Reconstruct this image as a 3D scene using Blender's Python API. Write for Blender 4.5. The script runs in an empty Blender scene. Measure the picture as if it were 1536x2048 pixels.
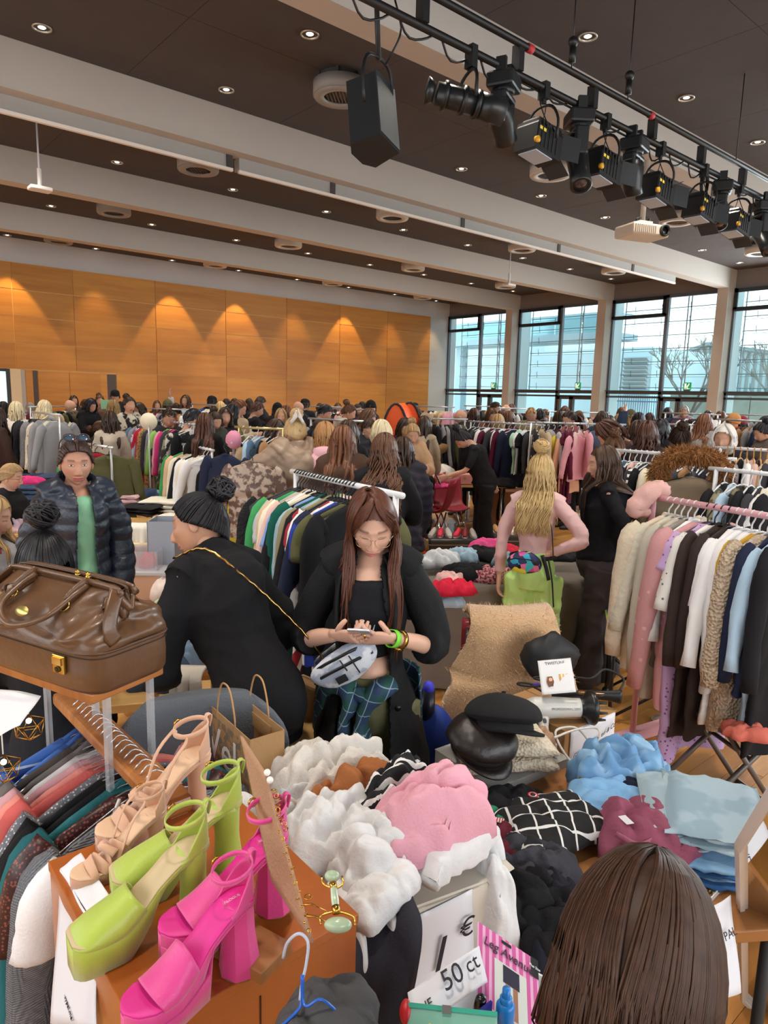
import bpy, math, random
import numpy as np
from mathutils import Vector, Matrix, noise as mnoise
random.seed(7); RNG = np.random.default_rng(7)
S = bpy.context.scene; COL = S.collection
PI = math.pi
F = 1381.6077; CX, CY, CAMZ = 768.0, 1024.0, 2.0
R = np.array([[0.76068818, 0.08752104, -0.64319014], [-0.64864638, 0.14023323, -0.74805916], [0.02472572, 0.98624272, 0.16344397]])
cam_d = bpy.data.cameras.new('camera'); cam = bpy.data.objects.new('camera', cam_d); COL.objects.link(cam)
cam_d.sensor_fit = 'VERTICAL'; cam_d.sensor_height = 36.0; cam_d.lens = F / 2048 * 36; cam_d.clip_start = 0.05; cam_d.clip_end = 300
m = Matrix.Identity(4)
for i in range(3):
 for j in range(3): m[i][j] = float(R[i, j])
m[2][3] = CAMZ; cam.matrix_world = m; S.camera = cam
S.view_settings.view_transform = 'Standard'; S.view_settings.look = 'None'
S.view_settings.gamma = 1.0; S.view_settings.use_curve_mapping = False; S.view_settings.exposure = 0.55
W = bpy.data.worlds.new('sky'); S.world = W; W.use_nodes = True
nt = W.node_tree; bg = nt.nodes['Background']
tc = nt.nodes.new('ShaderNodeTexCoord'); sx = nt.nodes.new('ShaderNodeSeparateXYZ'); rp = nt.nodes.new('ShaderNodeValToRGB')
nt.links.new(tc.outputs['Generated'], sx.inputs[0]); nt.links.new(sx.outputs[2], rp.inputs[0]); nt.links.new(rp.outputs[0], bg.inputs[0])
rp.color_ramp.elements[0].color = (0.72, 0.90, 0.93, 1); rp.color_ramp.elements[0].position = 0.0
rp.color_ramp.elements[1].color = (0.36, 0.70, 0.80, 1); rp.color_ramp.elements[1].position = 0.55
bg.inputs[1].default_value = 2.7
def area(name, loc, size, power, col, rot):
 l = bpy.data.lights.new(name, 'AREA'); l.shape = 'RECTANGLE'; l.size, l.size_y = size; l.energy = power; l.color = col
 o = bpy.data.objects.new(name, l); o.location = loc; o.rotation_euler = rot; COL.objects.link(o); return o
for yb in (-2.4, 1.36, 5.14):
 area('window_daylight', (20.0, yb + 2.0, 3.4), (3.2, 3.0), 230, (0.86, 0.95, 1.0), (0, PI / 2, 0))
area('rear_fill', (6.0, -5.8, 3.2), (18, 3.4), 620, (0.95, 0.98, 1.0), (PI / 2, 0, 0))  # added fill light behind the camera; the rear wall has no window
area('side_fill', (-4.8, 5.0, 3.2), (3.2, 16), 300, (0.95, 0.98, 1.0), (0, -PI / 2, 0))  # fill lamp added along the left wall, which is built without openings
def ray(px, py):
 return R @ np.array([px - CX, -(py - CY), -F])
def PD(px, py, d):
 r = ray(px, py) / F
 return np.array([0, 0, CAMZ]) + r * d
def PZ(px, py, z):
 r = ray(px, py); t = (z - CAMZ) / r[2]; return np.array([0, 0, CAMZ]) + r * t
def PY(px, py, y):
 r = ray(px, py); return np.array([0, 0, CAMZ]) + r * (y / r[1])
def depth(p):
 return 0.64319014 * p[0] + 0.74805916 * p[1] - 0.16344397 * (p[2] - CAMZ)
MC = {}
def lin(c):
 if isinstance(c, str):
  c = [int(c[i:i + 2], 16) / 255 for i in (0, 2, 4)]
  return tuple((x / 12.92 if x < .04045 else ((x + .055) / 1.055) ** 2.4) for x in c)
 return tuple(c)
def mat(c, rough=.6, metal=0, bump=None, var=.0, varscale=8, emit=0, alpha=1, trans=0, pat=None, sheen=0, spec=.5, coat=0, objrand=0, key=None):
 k = key or repr((c, rough, metal, bump, var, varscale, emit, alpha, trans, pat, sheen, spec, coat, objrand))
 if k in MC: return MC[k]
 M = bpy.data.materials.new('mat'); MC[k] = M; M.use_nodes = True
 n = M.node_tree.nodes; L = M.node_tree.links; b = n['Principled BSDF']
 c = lin(c); b.inputs['Base Color'].default_value = (*c, 1); b.inputs['Roughness'].default_value = rough
 b.inputs['Metallic'].default_value = metal; b.inputs['Specular IOR Level'].default_value = spec
 if sheen: b.inputs['Sheen Weight'].default_value = sheen; b.inputs['Sheen Roughness'].default_value = .5
 if coat: b.inputs['Coat Weight'].default_value = coat; b.inputs['Coat Roughness'].default_value = .15
 if trans: b.inputs['Transmission Weight'].default_value = trans; b.inputs['IOR'].default_value = 1.45
 if alpha < 1: b.inputs['Alpha'].default_value = alpha
 if emit: b.inputs['Emission Color'].default_value = (*c, 1); b.inputs['Emission Strength'].default_value = emit
 tcn = n.new('ShaderNodeTexCoord'); vec = tcn.outputs['Object']
 def N(t, **kw):
  x = n.new(t)
  for a, v in kw.items():
   if a in x.inputs.keys(): x.inputs[a].default_value = v
   else: setattr(x, a, v)
  return x
 def mix(fac, a, bb, blend='MIX'):
  x = n.new('ShaderNodeMix'); x.data_type = 'RGBA'; x.blend_type = blend
  for s, v in ((0, fac), (6, a), (7, bb)):
   if hasattr(v, 'is_linked') or hasattr(v, 'links'): L.new(v, x.inputs[s])
   else: x.inputs[s].default_value = v if s == 0 else (*lin(v), 1)
  return x.outputs[2]
 def math_(op, a, b2=None, c2=None):
  x = n.new('ShaderNodeMath'); x.operation = op
  for i, v in enumerate((a, b2, c2)):
   if v is None: continue
   if hasattr(v, 'links'): L.new(v, x.inputs[i])
   else: x.inputs[i].default_value = v
  return x.outputs[0]
 def mapping(sc, rot=(0, 0, 0)):
  x = n.new('ShaderNodeMapping'); L.new(vec, x.inputs[0]); x.inputs['Scale'].default_value = sc; x.inputs['Rotation'].default_value = rot; return x.outputs[0]
 base = None
 if var:
  x = N('ShaderNodeTexNoise', Scale=varscale, Detail=3.0); L.new(vec, x.inputs['Vector'])
  lo = tuple(v * (1 - var) for v in c); hi = tuple(min(1, v * (1 + var)) for v in c)
  base = mix(x.outputs['Fac'], lo, hi)
 if pat:
  kind, c2, sc = pat[0], pat[1], pat[2]
  if kind == 'wood':
   x = N('ShaderNodeTexNoise', Scale=sc, Detail=5.0, Roughness=.6); L.new(mapping(pat[3] if len(pat) > 3 else (.15, 3, 3)), x.inputs['Vector'])
   r_ = n.new('ShaderNodeValToRGB'); L.new(x.outputs['Fac'], r_.inputs[0])
   r_.color_ramp.elements[0].position = .35; r_.color_ramp.elements[1].position = .68
   r_.color_ramp.elements[0].color = (*lin(c2), 1); r_.color_ramp.elements[1].color = (*c, 1); base = r_.outputs[0]
   oi = n.new('ShaderNodeObjectInfo'); base = mix(math_('MULTIPLY', oi.outputs['Random'], .28), base, lin(c2))
  elif kind in ('stripe', 'stripez', 'stripex', 'grid', 'plaid'):
   sp = n.new('ShaderNodeSeparateXYZ')
   nn = N('ShaderNodeTexNoise', Scale=5.0); L.new(vec, nn.inputs['Vector'])
   L.new(mapping((1, 1, 1), pat[3] if len(pat) > 3 else (0, 0, 0)), sp.inputs[0])
   wd = pat[4] if len(pat) > 4 else .5
   def st(o, s=sc, w=wd):
    v = math_('ADD', o, math_('MULTIPLY', nn.outputs[0], .04)); v = math_('FRACT', math_('MULTIPLY', v, s)); return math_('LESS_THAN', v, w)
   if kind == 'stripe': f = st(sp.outputs[1])
   elif kind == 'stripex': f = st(sp.outputs[0])
   elif kind == 'stripez': f = st(sp.outputs[2])
   elif kind == 'grid': f = math_('MAXIMUM', st(sp.outputs[0]), st(sp.outputs[1]))
   if kind == 'plaid':
    a = st(sp.outputs[0]); b_ = st(sp.outputs[2]); base = mix(math_('MULTIPLY', math_('ADD', a, b_), .5), c, c2)
    t = math_('MAXIMUM', st(sp.outputs[0], sc, .06), st(sp.outputs[2], sc, .06)); base = mix(t, base, pat[5])
   else: base = mix(f, base or c, c2)
  elif kind in ('dots', 'blobs', 'floral', 'leopard'):
   x = N('ShaderNodeTexVoronoi', Scale=sc); L.new(vec, x.inputs['Vector'])
   x.inputs['Randomness'].default_value = .6 if kind == 'dots' else 1
   f = math_('LESS_THAN', x.outputs['Distance'], pat[3] if len(pat) > 3 else .3)
   base = mix(f, base or c, c2)
   if kind == 'floral':
    y = N('ShaderNodeTexVoronoi', Scale=sc * .7); L.new(mapping((1, 1, 1), (1, 2, .5)), y.inputs['Vector'])
    base = mix(math_('LESS_THAN', y.outputs['Distance'], .22), base, pat[4])
  elif kind == 'noise':
   x = N('ShaderNodeTexNoise', Scale=sc, Detail=pat[3] if len(pat) > 3 else 3.0); L.new(vec, x.inputs['Vector'])
   r_ = n.new('ShaderNodeValToRGB'); L.new(x.outputs['Fac'], r_.inputs[0]); r_.color_ramp.elements[0].position = .46; r_.color_ramp.elements[1].position = .54
   r_.color_ramp.elements[0].color = (*c, 1); r_.color_ramp.elements[1].color = (*lin(c2), 1); base = r_.outputs[0]
  elif kind == 'multi':
   x = N('ShaderNodeTexVoronoi', Scale=sc); L.new(vec, x.inputs['Vector']); r_ = n.new('ShaderNodeValToRGB'); r_.color_ramp.interpolation = 'CONSTANT'
   sp = n.new('ShaderNodeSeparateXYZ'); L.new(x.outputs['Color'], sp.inputs[0]); L.new(sp.outputs[0], r_.inputs[0])
   cs = pat[3]
   for i, cc in enumerate(cs):
    e = r_.color_ramp.elements[i] if i < 2 else r_.color_ramp.elements.new(.5)
    e.position = i / len(cs)
   for i, cc in enumerate(cs): r_.color_ramp.elements[i].position = i / len(cs); r_.color_ramp.elements[i].color = (*lin(cc), 1)
   base = r_.outputs[0]
  elif kind == 'hair':
   x = N('ShaderNodeTexNoise', Scale=sc, Detail=2.0); L.new(mapping((3, 3, .12)), x.inputs['Vector']); base = mix(x.outputs['Fac'], c, c2)
 if objrand:
  oi = n.new('ShaderNodeObjectInfo'); dk = tuple(v * (1 - objrand) for v in c)
  base = mix(oi.outputs['Random'], base if base is not None else c, dk)
 if base is not None: L.new(base, b.inputs['Base Color'])
 if bump:
  kind, sc, st_ = bump[:3]; bn = n.new('ShaderNodeBump'); bn.inputs['Strength'].default_value = st_; bn.inputs['Distance'].default_value = bump[3] if len(bump) > 3 else .01
  if kind == 'noise': x = N('ShaderNodeTexNoise', Scale=sc, Detail=4.0); L.new(vec, x.inputs['Vector']); h = x.outputs['Fac']
  elif kind == 'weave':
   x = N('ShaderNodeTexWave', Scale=sc); L.new(vec, x.inputs['Vector']); y = N('ShaderNodeTexWave', Scale=sc, bands_direction='Z'); L.new(vec, y.inputs['Vector']); h = math_('ADD', x.outputs['Fac'], y.outputs['Fac'])
  elif kind == 'wave': x = N('ShaderNodeTexWave', Scale=sc); L.new(mapping((0, 1, 0), (0, 0, 0)) if 0 else vec, x.inputs['Vector']); h = x.outputs['Fac']
  elif kind == 'voronoi': x = N('ShaderNodeTexVoronoi', Scale=sc); L.new(vec, x.inputs['Vector']); h = x.outputs['Distance']
  elif kind == 'fiber': x = N('ShaderNodeTexNoise', Scale=sc, Detail=3.0); L.new(mapping((3, 3, .12)), x.inputs['Vector']); h = x.outputs['Fac']
  L.new(h, bn.inputs['Height']); L.new(bn.outputs[0], b.inputs['Normal'])
 return M
def cloth(c, **kw):
 kw.setdefault('rough', .85); kw.setdefault('spec', .25); kw.setdefault('var', .12); kw.setdefault('bump', ('noise', 160, .25)); return mat(c, **kw)
def skin(c='c99a80'):
 k = ('skin', c)
 if k in MC: return MC[k]
 M = mat(c, rough=.5, spec=.35, var=.06, varscale=20, key=k)
 n = M.node_tree.nodes; L = M.node_tree.links; b = n['Principled BSDF']; b.inputs['Subsurface Weight'].default_value = .12; b.inputs['Subsurface Scale'].default_value = .01
 at = n.new('ShaderNodeAttribute'); at.attribute_name = 'feat'; sp = n.new('ShaderNodeSeparateColor'); L.new(at.outputs['Color'], sp.inputs[0])
 prev = b.inputs['Base Color'].links[0].from_socket
 for ch, cc in ((0, 'b0565a'), (1, '3a2a22'), (2, 'd8d0cc')):
  x = n.new('ShaderNodeMix'); x.data_type = 'RGBA'; L.new(sp.outputs[ch], x.inputs[0]); L.new(prev, x.inputs[6]); x.inputs[7].default_value = (*lin(cc), 1); prev = x.outputs[2]
 L.new(prev, b.inputs['Base Color']); return M
def join(parts):
 V = []; Fc = []; o = 0
 for v, f in parts:
  v = np.asarray(v, float).reshape(-1, 3); V.append(v); Fc += [tuple(i + o for i in q) for q in f]; o += len(v)
 return np.concatenate(V), Fc
def mesh(name, g, smooth=True, m=None):
 V, Fc = g if not isinstance(g, list) else join(g)
 me = bpy.data.meshes.new(name); me.from_pydata(np.asarray(V, float).tolist(), [], Fc); me.update()
 if smooth: me.polygons.foreach_set('use_smooth', [True] * len(me.polygons))
 me.materials.append(m); return me
def obj(name, g, m, parent=None, loc=None, smooth=True, rot=None, bevel=0):
 me = g if isinstance(g, bpy.types.Mesh) else mesh(name, g, smooth, None)
 o = bpy.data.objects.new(name, me); COL.objects.link(o)
 if m is not None and not me.materials: me.materials.append(None)
 if m is not None: o.material_slots[0].link = 'OBJECT'; o.material_slots[0].material = m
 if loc is not None: o.location = loc
 if rot is not None: o.rotation_euler = rot
 if parent is not None: o.parent = parent
 if bevel:
  b = o.modifiers.new('bevel', 'BEVEL'); b.width = bevel; b.segments = 2; b.limit_method = 'ANGLE'; b.angle_limit = .6
 return o
def tag(o, label=None, cat=None, group=None, kind=None):
 if label: o['label'] = label
 if cat: o['category'] = cat
 if group: o['group'] = group
 if kind: o['kind'] = kind
 return o
def thing(name, label, cat, loc=(0, 0, 0), rz=0, group=None, scale=1):
 o = bpy.data.objects.new(name, None); COL.objects.link(o); o.location = loc; o.rotation_euler = (0, 0, rz); o.empty_display_size = .1
 if scale != 1: o.scale = (scale,) * 3
 return tag(o, label, cat, group)
def copy_tree(o, parent=None):
 c = o.copy(); COL.objects.link(c); c.parent = parent
 for ch in list(o.children): copy_tree(ch, c)
 return c
BOXF = [(0, 3, 2, 1), (4, 5, 6, 7), (0, 1, 5, 4), (1, 2, 6, 5), (2, 3, 7, 6), (3, 0, 4, 7)]
def box(x0, x1, y0, y1, z0, z1):
 return np.array([(x0, y0, z0), (x1, y0, z0), (x1, y1, z0), (x0, y1, z0), (x0, y0, z1), (x1, y0, z1), (x1, y1, z1), (x0, y1, z1)], float), BOXF
def cbox(c, s): return box(c[0] - s[0] / 2, c[0] + s[0] / 2, c[1] - s[1] / 2, c[1] + s[1] / 2, c[2] - s[2] / 2, c[2] + s[2] / 2)
def xf(g, M):
 V, Fc = g; V = np.asarray(V, float); M = np.array(M); return V @ M[:3, :3].T + (M[:3, 3] if M.shape[0] > 3 else 0), Fc
def rotz(a): c, s = math.cos(a), math.sin(a); return np.array([[c, -s, 0], [s, c, 0], [0, 0, 1]])
def rotx(a): c, s = math.cos(a), math.sin(a); return np.array([[1, 0, 0], [0, c, -s], [0, s, c]])
def roty(a): c, s = math.cos(a), math.sin(a); return np.array([[c, 0, s], [0, 1, 0], [-s, 0, c]])
def mv(g, M=None, t=(0, 0, 0)):
 V, Fc = g if not isinstance(g, list) else join(g); V = np.asarray(V, float)
 if M is not None: V = V @ np.array(M).T
 return V + np.array(t), Fc
def smoothpath(P, n):
 P = np.asarray(P, float); k = len(P)
 if k < 3:
  t = np.linspace(0, 1, n)[:, None]; return P[0] * (1 - t) + P[-1] * t
 t = np.linspace(0, k - 1 - 1e-6, n); i = t.astype(int); u = (t - i)[:, None]
 Q = np.vstack([2 * P[0] - P[1], P, 2 * P[-1] - P[-2]]); a, b, c, d = Q[i], Q[i + 1], Q[i + 2], Q[i + 3]
 return .5 * (2 * b + (c - a) * u + (2 * a - 5 * b + 4 * c - d) * u ** 2 + (3 * b - 3 * c + d - a) * u ** 3)
def tube(P, r, n=8, seg=None, flat=1.0, ref=(0, 0, 1), closed=False, caps=True):
 P = np.asarray(P, float); r = np.atleast_1d(np.asarray(r, float))
 if r.ndim == 1 and len(r) == 1: r = np.repeat(r, len(P))
 if r.ndim == 1: r2 = np.stack([r, r * flat], 1)
 else: r2 = r
 if seg:
  k = len(P); r2 = np.stack([np.interp(np.linspace(0, k - 1, seg), np.arange(k), r2[:, j]) for j in (0, 1)], 1); P = smoothpath(P, seg)
 k = len(P); T = np.gradient(P, axis=0)
 if closed: T = np.roll(P, -1, 0) - np.roll(P, 1, 0)
 T /= np.linalg.norm(T, axis=1, keepdims=True) + 1e-12
 rf = np.array(ref, float); U = np.cross(T, rf); bad = np.linalg.norm(U, axis=1) < .08
 if bad.any(): U[bad] = np.cross(T[bad], np.array([rf[1] + .3, rf[2] + .9, rf[0] + .1]))
 U /= np.linalg.norm(U, axis=1, keepdims=True)
 for i in range(1, k):
  if np.dot(U[i], U[i - 1]) < 0: U[i] = -U[i]
 Vv = np.cross(U, T)
 a = np.linspace(0, 2 * PI, n, endpoint=False)
 V = P[:, None] + U[:, None] * (np.cos(a)[None, :, None] * r2[:, 0, None, None]) + Vv[:, None] * (np.sin(a)[None, :, None] * r2[:, 1, None, None])
 Fc = []; kk = k if closed else k - 1
 for i in range(kk):
  j2 = (i + 1) % k
  for j in range(n): Fc.append((i * n + j, i * n + (j + 1) % n, j2 * n + (j + 1) % n, j2 * n + j))
 if caps and not closed: Fc.append(tuple(range(n))[::-1]); Fc.append(tuple(range((k - 1) * n, k * n)))
 return V.reshape(-1, 3), Fc
def rod(a, b, r, n=6): return tube([a, b], r, n)
def cyl(c, r, h, n=20, r2=None, axis='z'):
 g = tube([(0, 0, 0), (0, 0, h)], [r, r if r2 is None else r2], n)
 if axis == 'x': g = mv(g, roty(PI / 2))
 if axis == 'y': g = mv(g, rotx(-PI / 2))
 return mv(g, None, c)
def ring(c, ro, ri, h, n=24):
 a = np.linspace(0, 2 * PI, n, endpoint=False); V = []
 for rr, z in ((ri, 0), (ro, 0), (ro, h), (ri, h)): V.append(np.stack([rr * np.cos(a), rr * np.sin(a), np.full(n, z)], 1))
 V = np.concatenate(V); Fc = [(k * n + j, k * n + (j + 1) % n, ((k + 1) % 4) * n + (j + 1) % n, ((k + 1) % 4) * n + j) for k in range(4) for j in range(n)]
 return V + np.array(c), Fc
def sphere(c, r, n=16, mrow=10):
 r = np.broadcast_to(np.asarray(r, float), 3); th = np.linspace(0, PI, mrow + 1)[1:-1]; a = np.linspace(0, 2 * PI, n, endpoint=False)
 V = [(0, 0, 1)] + [(math.sin(t) * math.cos(b), math.sin(t) * math.sin(b), math.cos(t)) for t in th for b in a] + [(0, 0, -1)]
 k = len(th); Fc = [(0, 1 + j, 1 + (j + 1) % n) for j in range(n)]
 for i in range(k - 1):
  for j in range(n): Fc.append((1 + i * n + j, 1 + (i + 1) * n + j, 1 + (i + 1) * n + (j + 1) % n, 1 + i * n + (j + 1) % n))
 e = 1 + k * n; Fc += [(e, 1 + (k - 1) * n + (j + 1) % n, 1 + (k - 1) * n + j) for j in range(n)]
 return np.array(V) * r + np.array(c), Fc
def lathe(prof, n=20, c=(0, 0, 0)):
 a = np.linspace(0, 2 * PI, n, endpoint=False); V = np.concatenate([np.stack([r * np.cos(a), r * np.sin(a), np.full(n, z)], 1) for r, z in prof])
 Fc = [(i * n + j, i * n + (j + 1) % n, (i + 1) * n + (j + 1) % n, (i + 1) * n + j) for i in range(len(prof) - 1) for j in range(n)]
 return V + np.array(c), Fc
def gridf(nu, nv, wrap=False):
 w = nu if wrap else nu - 1
 return [(i * nu + j, i * nu + (j + 1) % nu, (i + 1) * nu + (j + 1) % nu, (i + 1) * nu + j) for i in range(nv - 1) for j in range(w)]
def prism(poly, h, axis='z'):
 p = np.asarray(poly, float); n = len(p); V = np.concatenate([np.c_[p, np.zeros(n)], np.c_[p, np.full(n, h)]])
 Fc = [tuple(range(n))[::-1], tuple(range(n, 2 * n))] + [(i, (i + 1) % n, n + (i + 1) % n, n + i) for i in range(n)]
 if axis == 'y': V = V[:, [0, 2, 1]]
 if axis == 'x': V = V[:, [2, 0, 1]]
 return V, Fc
def basis(ax, ay, az): return np.array([ax, ay, az], float).T
def unit(v): v = np.asarray(v, float); return v / (np.linalg.norm(v) + 1e-12)
def wr(P, s, seed=0, sharp=.7):
 P = np.asarray(P, float) * s; q = P + .9 * np.sin(P[:, [1, 2, 0]] * 1.3 + seed) + .4 * np.sin(P[:, [2, 0, 1]] * 2.7 + seed * 2.1)
 r = np.random.default_rng(int(seed * 13) + 5); v = 0
 for k, am in ((1, 1), (2.1, .5), (4.3, .22)):
  d = unit(r.normal(size=3)); v = v + am * (1 - 2 * np.abs(np.sin(q @ d * k + seed * k)) ** sharp)
 return v
def normals(V, Fc):
 V = np.asarray(V); N_ = np.zeros_like(V); Q = np.array([(f[0], f[1], f[2], f[3] if len(f) > 3 else f[2]) for f in Fc if len(f) < 5])
 nn = np.cross(V[Q[:, 2]] - V[Q[:, 0]], V[Q[:, 3]] - V[Q[:, 1]])
 tri = Q[:, 2] == Q[:, 3]; nn[tri] = np.cross(V[Q[tri, 1]] - V[Q[tri, 0]], V[Q[tri, 2]] - V[Q[tri, 0]])
 for k in range(4): np.add.at(N_, Q[:, k], nn)
 return N_ / (np.linalg.norm(N_, axis=1, keepdims=True) + 1e-12)
def puff(g, amp, s, seed=0, sharp=.7, mask=None):
 V, Fc = g; a = wr(V, s, seed, sharp) * amp
 if mask is not None: a = a * mask(V)
 return V + normals(V, Fc) * a[:, None], Fc
def remesh(g, vox, smooth=4):
 V, Fc = g if not isinstance(g, list) else join(g)
 me = bpy.data.meshes.new('t'); me.from_pydata(V.tolist(), [], Fc); o = bpy.data.objects.new('t', me); COL.objects.link(o)
 r = o.modifiers.new('r', 'REMESH'); r.mode = 'VOXEL'; r.voxel_size = vox
 if smooth: s = o.modifiers.new('s', 'SMOOTH'); s.factor = .5; s.iterations = smooth
 dg = bpy.context.evaluated_depsgraph_get(); e = o.evaluated_get(dg); m2 = e.to_mesh()
 n = len(m2.vertices); co = np.empty(n * 3); m2.vertices.foreach_get('co', co); nf = len(m2.polygons); li = np.empty(len(m2.loops), int); m2.loops.foreach_get('vertex_index', li)
 ls = np.empty(nf, int); lt = np.empty(nf, int); m2.polygons.foreach_get('loop_start', ls); m2.polygons.foreach_get('loop_total', lt)
 fs = [tuple(li[a:a + b].tolist()) for a, b in zip(ls, lt)]; e.to_mesh_clear(); bpy.data.objects.remove(o); bpy.data.meshes.remove(me)
 return co.reshape(-1, 3), fs
def text(name, s, size, M3, pos, m, parent, shear=0, ext=.0004, font=None):
 cu = bpy.data.curves.new(name, 'FONT'); cu.body = s; cu.size = size; cu.shear = shear; cu.extrude = ext; cu.align_x = 'CENTER'; cu.align_y = 'CENTER'; cu.resolution_u = 3
 t = bpy.data.objects.new(name, cu); COL.objects.link(t); dg = bpy.context.evaluated_depsgraph_get(); me = bpy.data.meshes.new_from_object(t.evaluated_get(dg)); bpy.data.objects.remove(t)
 me.materials.clear(); V = np.empty(len(me.vertices) * 3); me.vertices.foreach_get('co', V); V = V.reshape(-1, 3) @ np.array(M3).T + np.array(pos); me.vertices.foreach_set('co', V.ravel()); me.update()
 return obj(name, me, m, parent)
ORD = 'first second third fourth fifth sixth seventh eighth ninth tenth eleventh twelfth thirteenth fourteenth fifteenth sixteenth seventeenth eighteenth nineteenth twentieth twenty-first twenty-second twenty-third twenty-fourth twenty-fifth twenty-sixth twenty-seventh twenty-eighth twenty-ninth thirtieth'.split()
# ================= ROOM =================
XW, YW, ZC, ZB = 20.4, 20.0, 5.73, 5.22
BY = [-2.42, 1.36, 5.14, 8.92, 12.70, 16.46]; BT = .30
X0, Y0 = -5.0, -6.0
white = mat('b3aca4', rough=.75, var=.03); wallm = mat('b9b8b8', rough=.8, var=.03)
dark = mat('4b423f', rough=.85, bump=('weave', 90, .5), var=.12, varscale=3)
greyw = mat('77706c', rough=.8); frame_m = mat('5a6068', rough=.4, metal=.3)
st = lambda name, g, m, smooth=False, par=None, **k: tag(obj(name, g, m, par, smooth=smooth, **k), kind=None if par else 'structure')
floor = st('floor', box(X0, XW + .4, Y0, YW + .2, -.2, -.012), mat('6b431f', rough=.6))
fw = [mat(c, rough=.32, pat=('wood', c2, 3.0, (.35, 5, 1)), coat=.25, bump=('noise', 30, .03)) for c, c2 in (('d9a05a', 'c0823c'), ('cf9450', 'b57a38'), ('e0ab68', 'c68c48'), ('c88b45', 'a96f30'))]
PW, PL = .14, .92
pl = mesh('plank', [box(.0015, PL - .0015, .001, PW - .001, -.012, 0)], False)
def plank_spots():
 for iy in range(int((YW - Y0) / PW)):
  y = Y0 + iy * PW
  for ix in range(int((XW - X0) / PL) + 1): yield X0 + ix * PL - (.31 * (iy % 3)), y, (ix * 7 + iy * 13) % 4
near, far = [], []
for x, y, c in plank_spots():
 q = depth((x, y, 0)); u = R.T @ np.array([x + .4, y, -CAMZ]); sxp = CX - F * u[0] / u[2] if u[2] < -.3 else -999; syp = CY + F * u[1] / u[2] if u[2] < -.3 else -999
 vis = ((600 < sxp < 1640) and (1050 < syp < 2200)) or ((200 < sxp < 620) and (1180 < syp < 1500))
 (near if vis and q < 5.4 else far).append((q, x, y, c))
near.sort(); far += near[290:]; near = near[:290]
for q, x, y, c in near: st('floor_plank', pl, fw[c], par=floor, loc=(x, y, 0))
g = []
for c in range(4):
 k = [mv(box(.0015, min(PL, XW - x) - .0015, .001, PW - .001, -.012, 0), None, (x, y, 0)) for q, x, y, cc in far if cc == c and XW - x > .01]
 if k: tag(obj('floor_planks', k, fw[c], floor, smooth=False), kind='stuff')
wb = st('wall_back', box(X0, XW + .4, YW, YW + .25, 0, ZC + .3), wallm); obj('panel_batten', box(-4.9, 19.33, YW - .012, YW, 0, 5.14), mat('dba55c', rough=.6), wb, smooth=False)
wood = [mat(c, rough=.45, pat=('wood', c2, 2.2, (.22, 1, 2.6)), spec=.35) for c, c2 in (('c89040', 'b47830'), ('c2883c', 'aa702c'))]
zrow = [2.49, 3.15, 3.815, 4.48, 5.14]; xcol = [4.55 - 2.68 * k for k in range(3, 0, -1)]
xs = [-4.9, -2.1, -1.0, 1.2, 3.0, 4.85, 6.88, 9.12, 11.35, 13.58, 15.82, 18.05, 19.33]
pj = {}
def pbox(x0, x1, z0, z1, t=.03): return box(x0 + .012, x1 - .012, YW - t, YW - .01, z0 + .012, z1 - .012)
DX0, DX1 = 5.0, 6.1
cols = sorted(set([PY(px, 690, YW)[0] for px in (-170, -70, 30, 150, 312, 451, 572, 678, 773, 859)]))
for i in range(len(cols) - 1):
 for j in range(4): st('wall_panel', pbox(cols[i], cols[i + 1], zrow[j], zrow[j + 1]), wood[(i + j) % 2], par=wb)
xd = [PY(px, 760, YW)[0] for px in (-30, 12, 20, 41, 50, 66, 75, 138, 200, 206, 221, 232)]
low = [xd[-1]] + [c for c in cols if c > xd[-1] + .3]
for i in range(len(low) - 1): st('wall_panel', pbox(low[i], low[i + 1], .02, 2.49), wood[i % 2], par=wb)
for a, b in ((xd[4], xd[5]), (xd[7] - .001 - (xd[7] - xd[6]), xd[6] + .0)):
 pass
st('wall_panel', pbox(xd[4], xd[5], .02, 2.49), wood[0], par=wb)
d1 = st('door_1', pbox(xd[6], xd[7], .02, 2.47, .035), wood[1]); d2 = st('door_2', pbox(xd[7], xd[8], .02, 2.47, .035), wood[1])
for o_, xx in ((d1, xd[7] - .07), (d2, xd[7] + .07)): obj('door_handle', [rod((xx, YW - .08, 1.05), (xx, YW - .04, 1.05), .01), rod((xx - .1 * (1 if o_ is d1 else -1), YW - .085, 1.05), (xx, YW - .085, 1.05), .01)], mat('999999', rough=.3, metal=1), o_)
rev = mat('4c4442', rough=.7)
st('trim_1', box(xd[5], xd[6], YW - .02, YW, 0, 2.47), rev); st('trim_2', box(xd[8], xd[10] - .1, YW - .02, YW, 0, 2.47), wood[0]); st('trim_3', box(xd[10] - .1, xd[11], YW - .02, YW, 0, 2.45), rev)
st('trim_4', box(xd[2], xd[3], YW - .06, YW, 0, 2.49), mat('d8c4a0', rough=.6)); st('trim_5', box(xd[3], xd[4], YW - .03, YW, 0, 2.47), mat('a8a4a0', rough=.6))
wn = st('window_9', [box(xd[0], xd[1], YW - .03, YW + .0, 2.42, 2.49), box(xd[1], xd[2], YW - .05, YW, 0, 2.49), box(xd[0], xd[0] + .06, YW - .03, YW, 0, 2.49)], mat('3a3c40'))
obj('pane', box(xd[0], xd[1], YW - .018, YW - .012, .02, 2.42), mat('cfe6f2', rough=.05, emit=.75), wn)
st('wall_left', box(X0 - .2, X0, Y0, YW, 0, ZC), wallm); st('wall_rear', box(X0, XW + .4, Y0 - .2, Y0, 0, ZC), wallm)
ceil = st('ceiling', box(X0, XW + .4, Y0, YW + .2, ZC + .03, ZC + .25), mat('2a2624', rough=.9))
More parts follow.
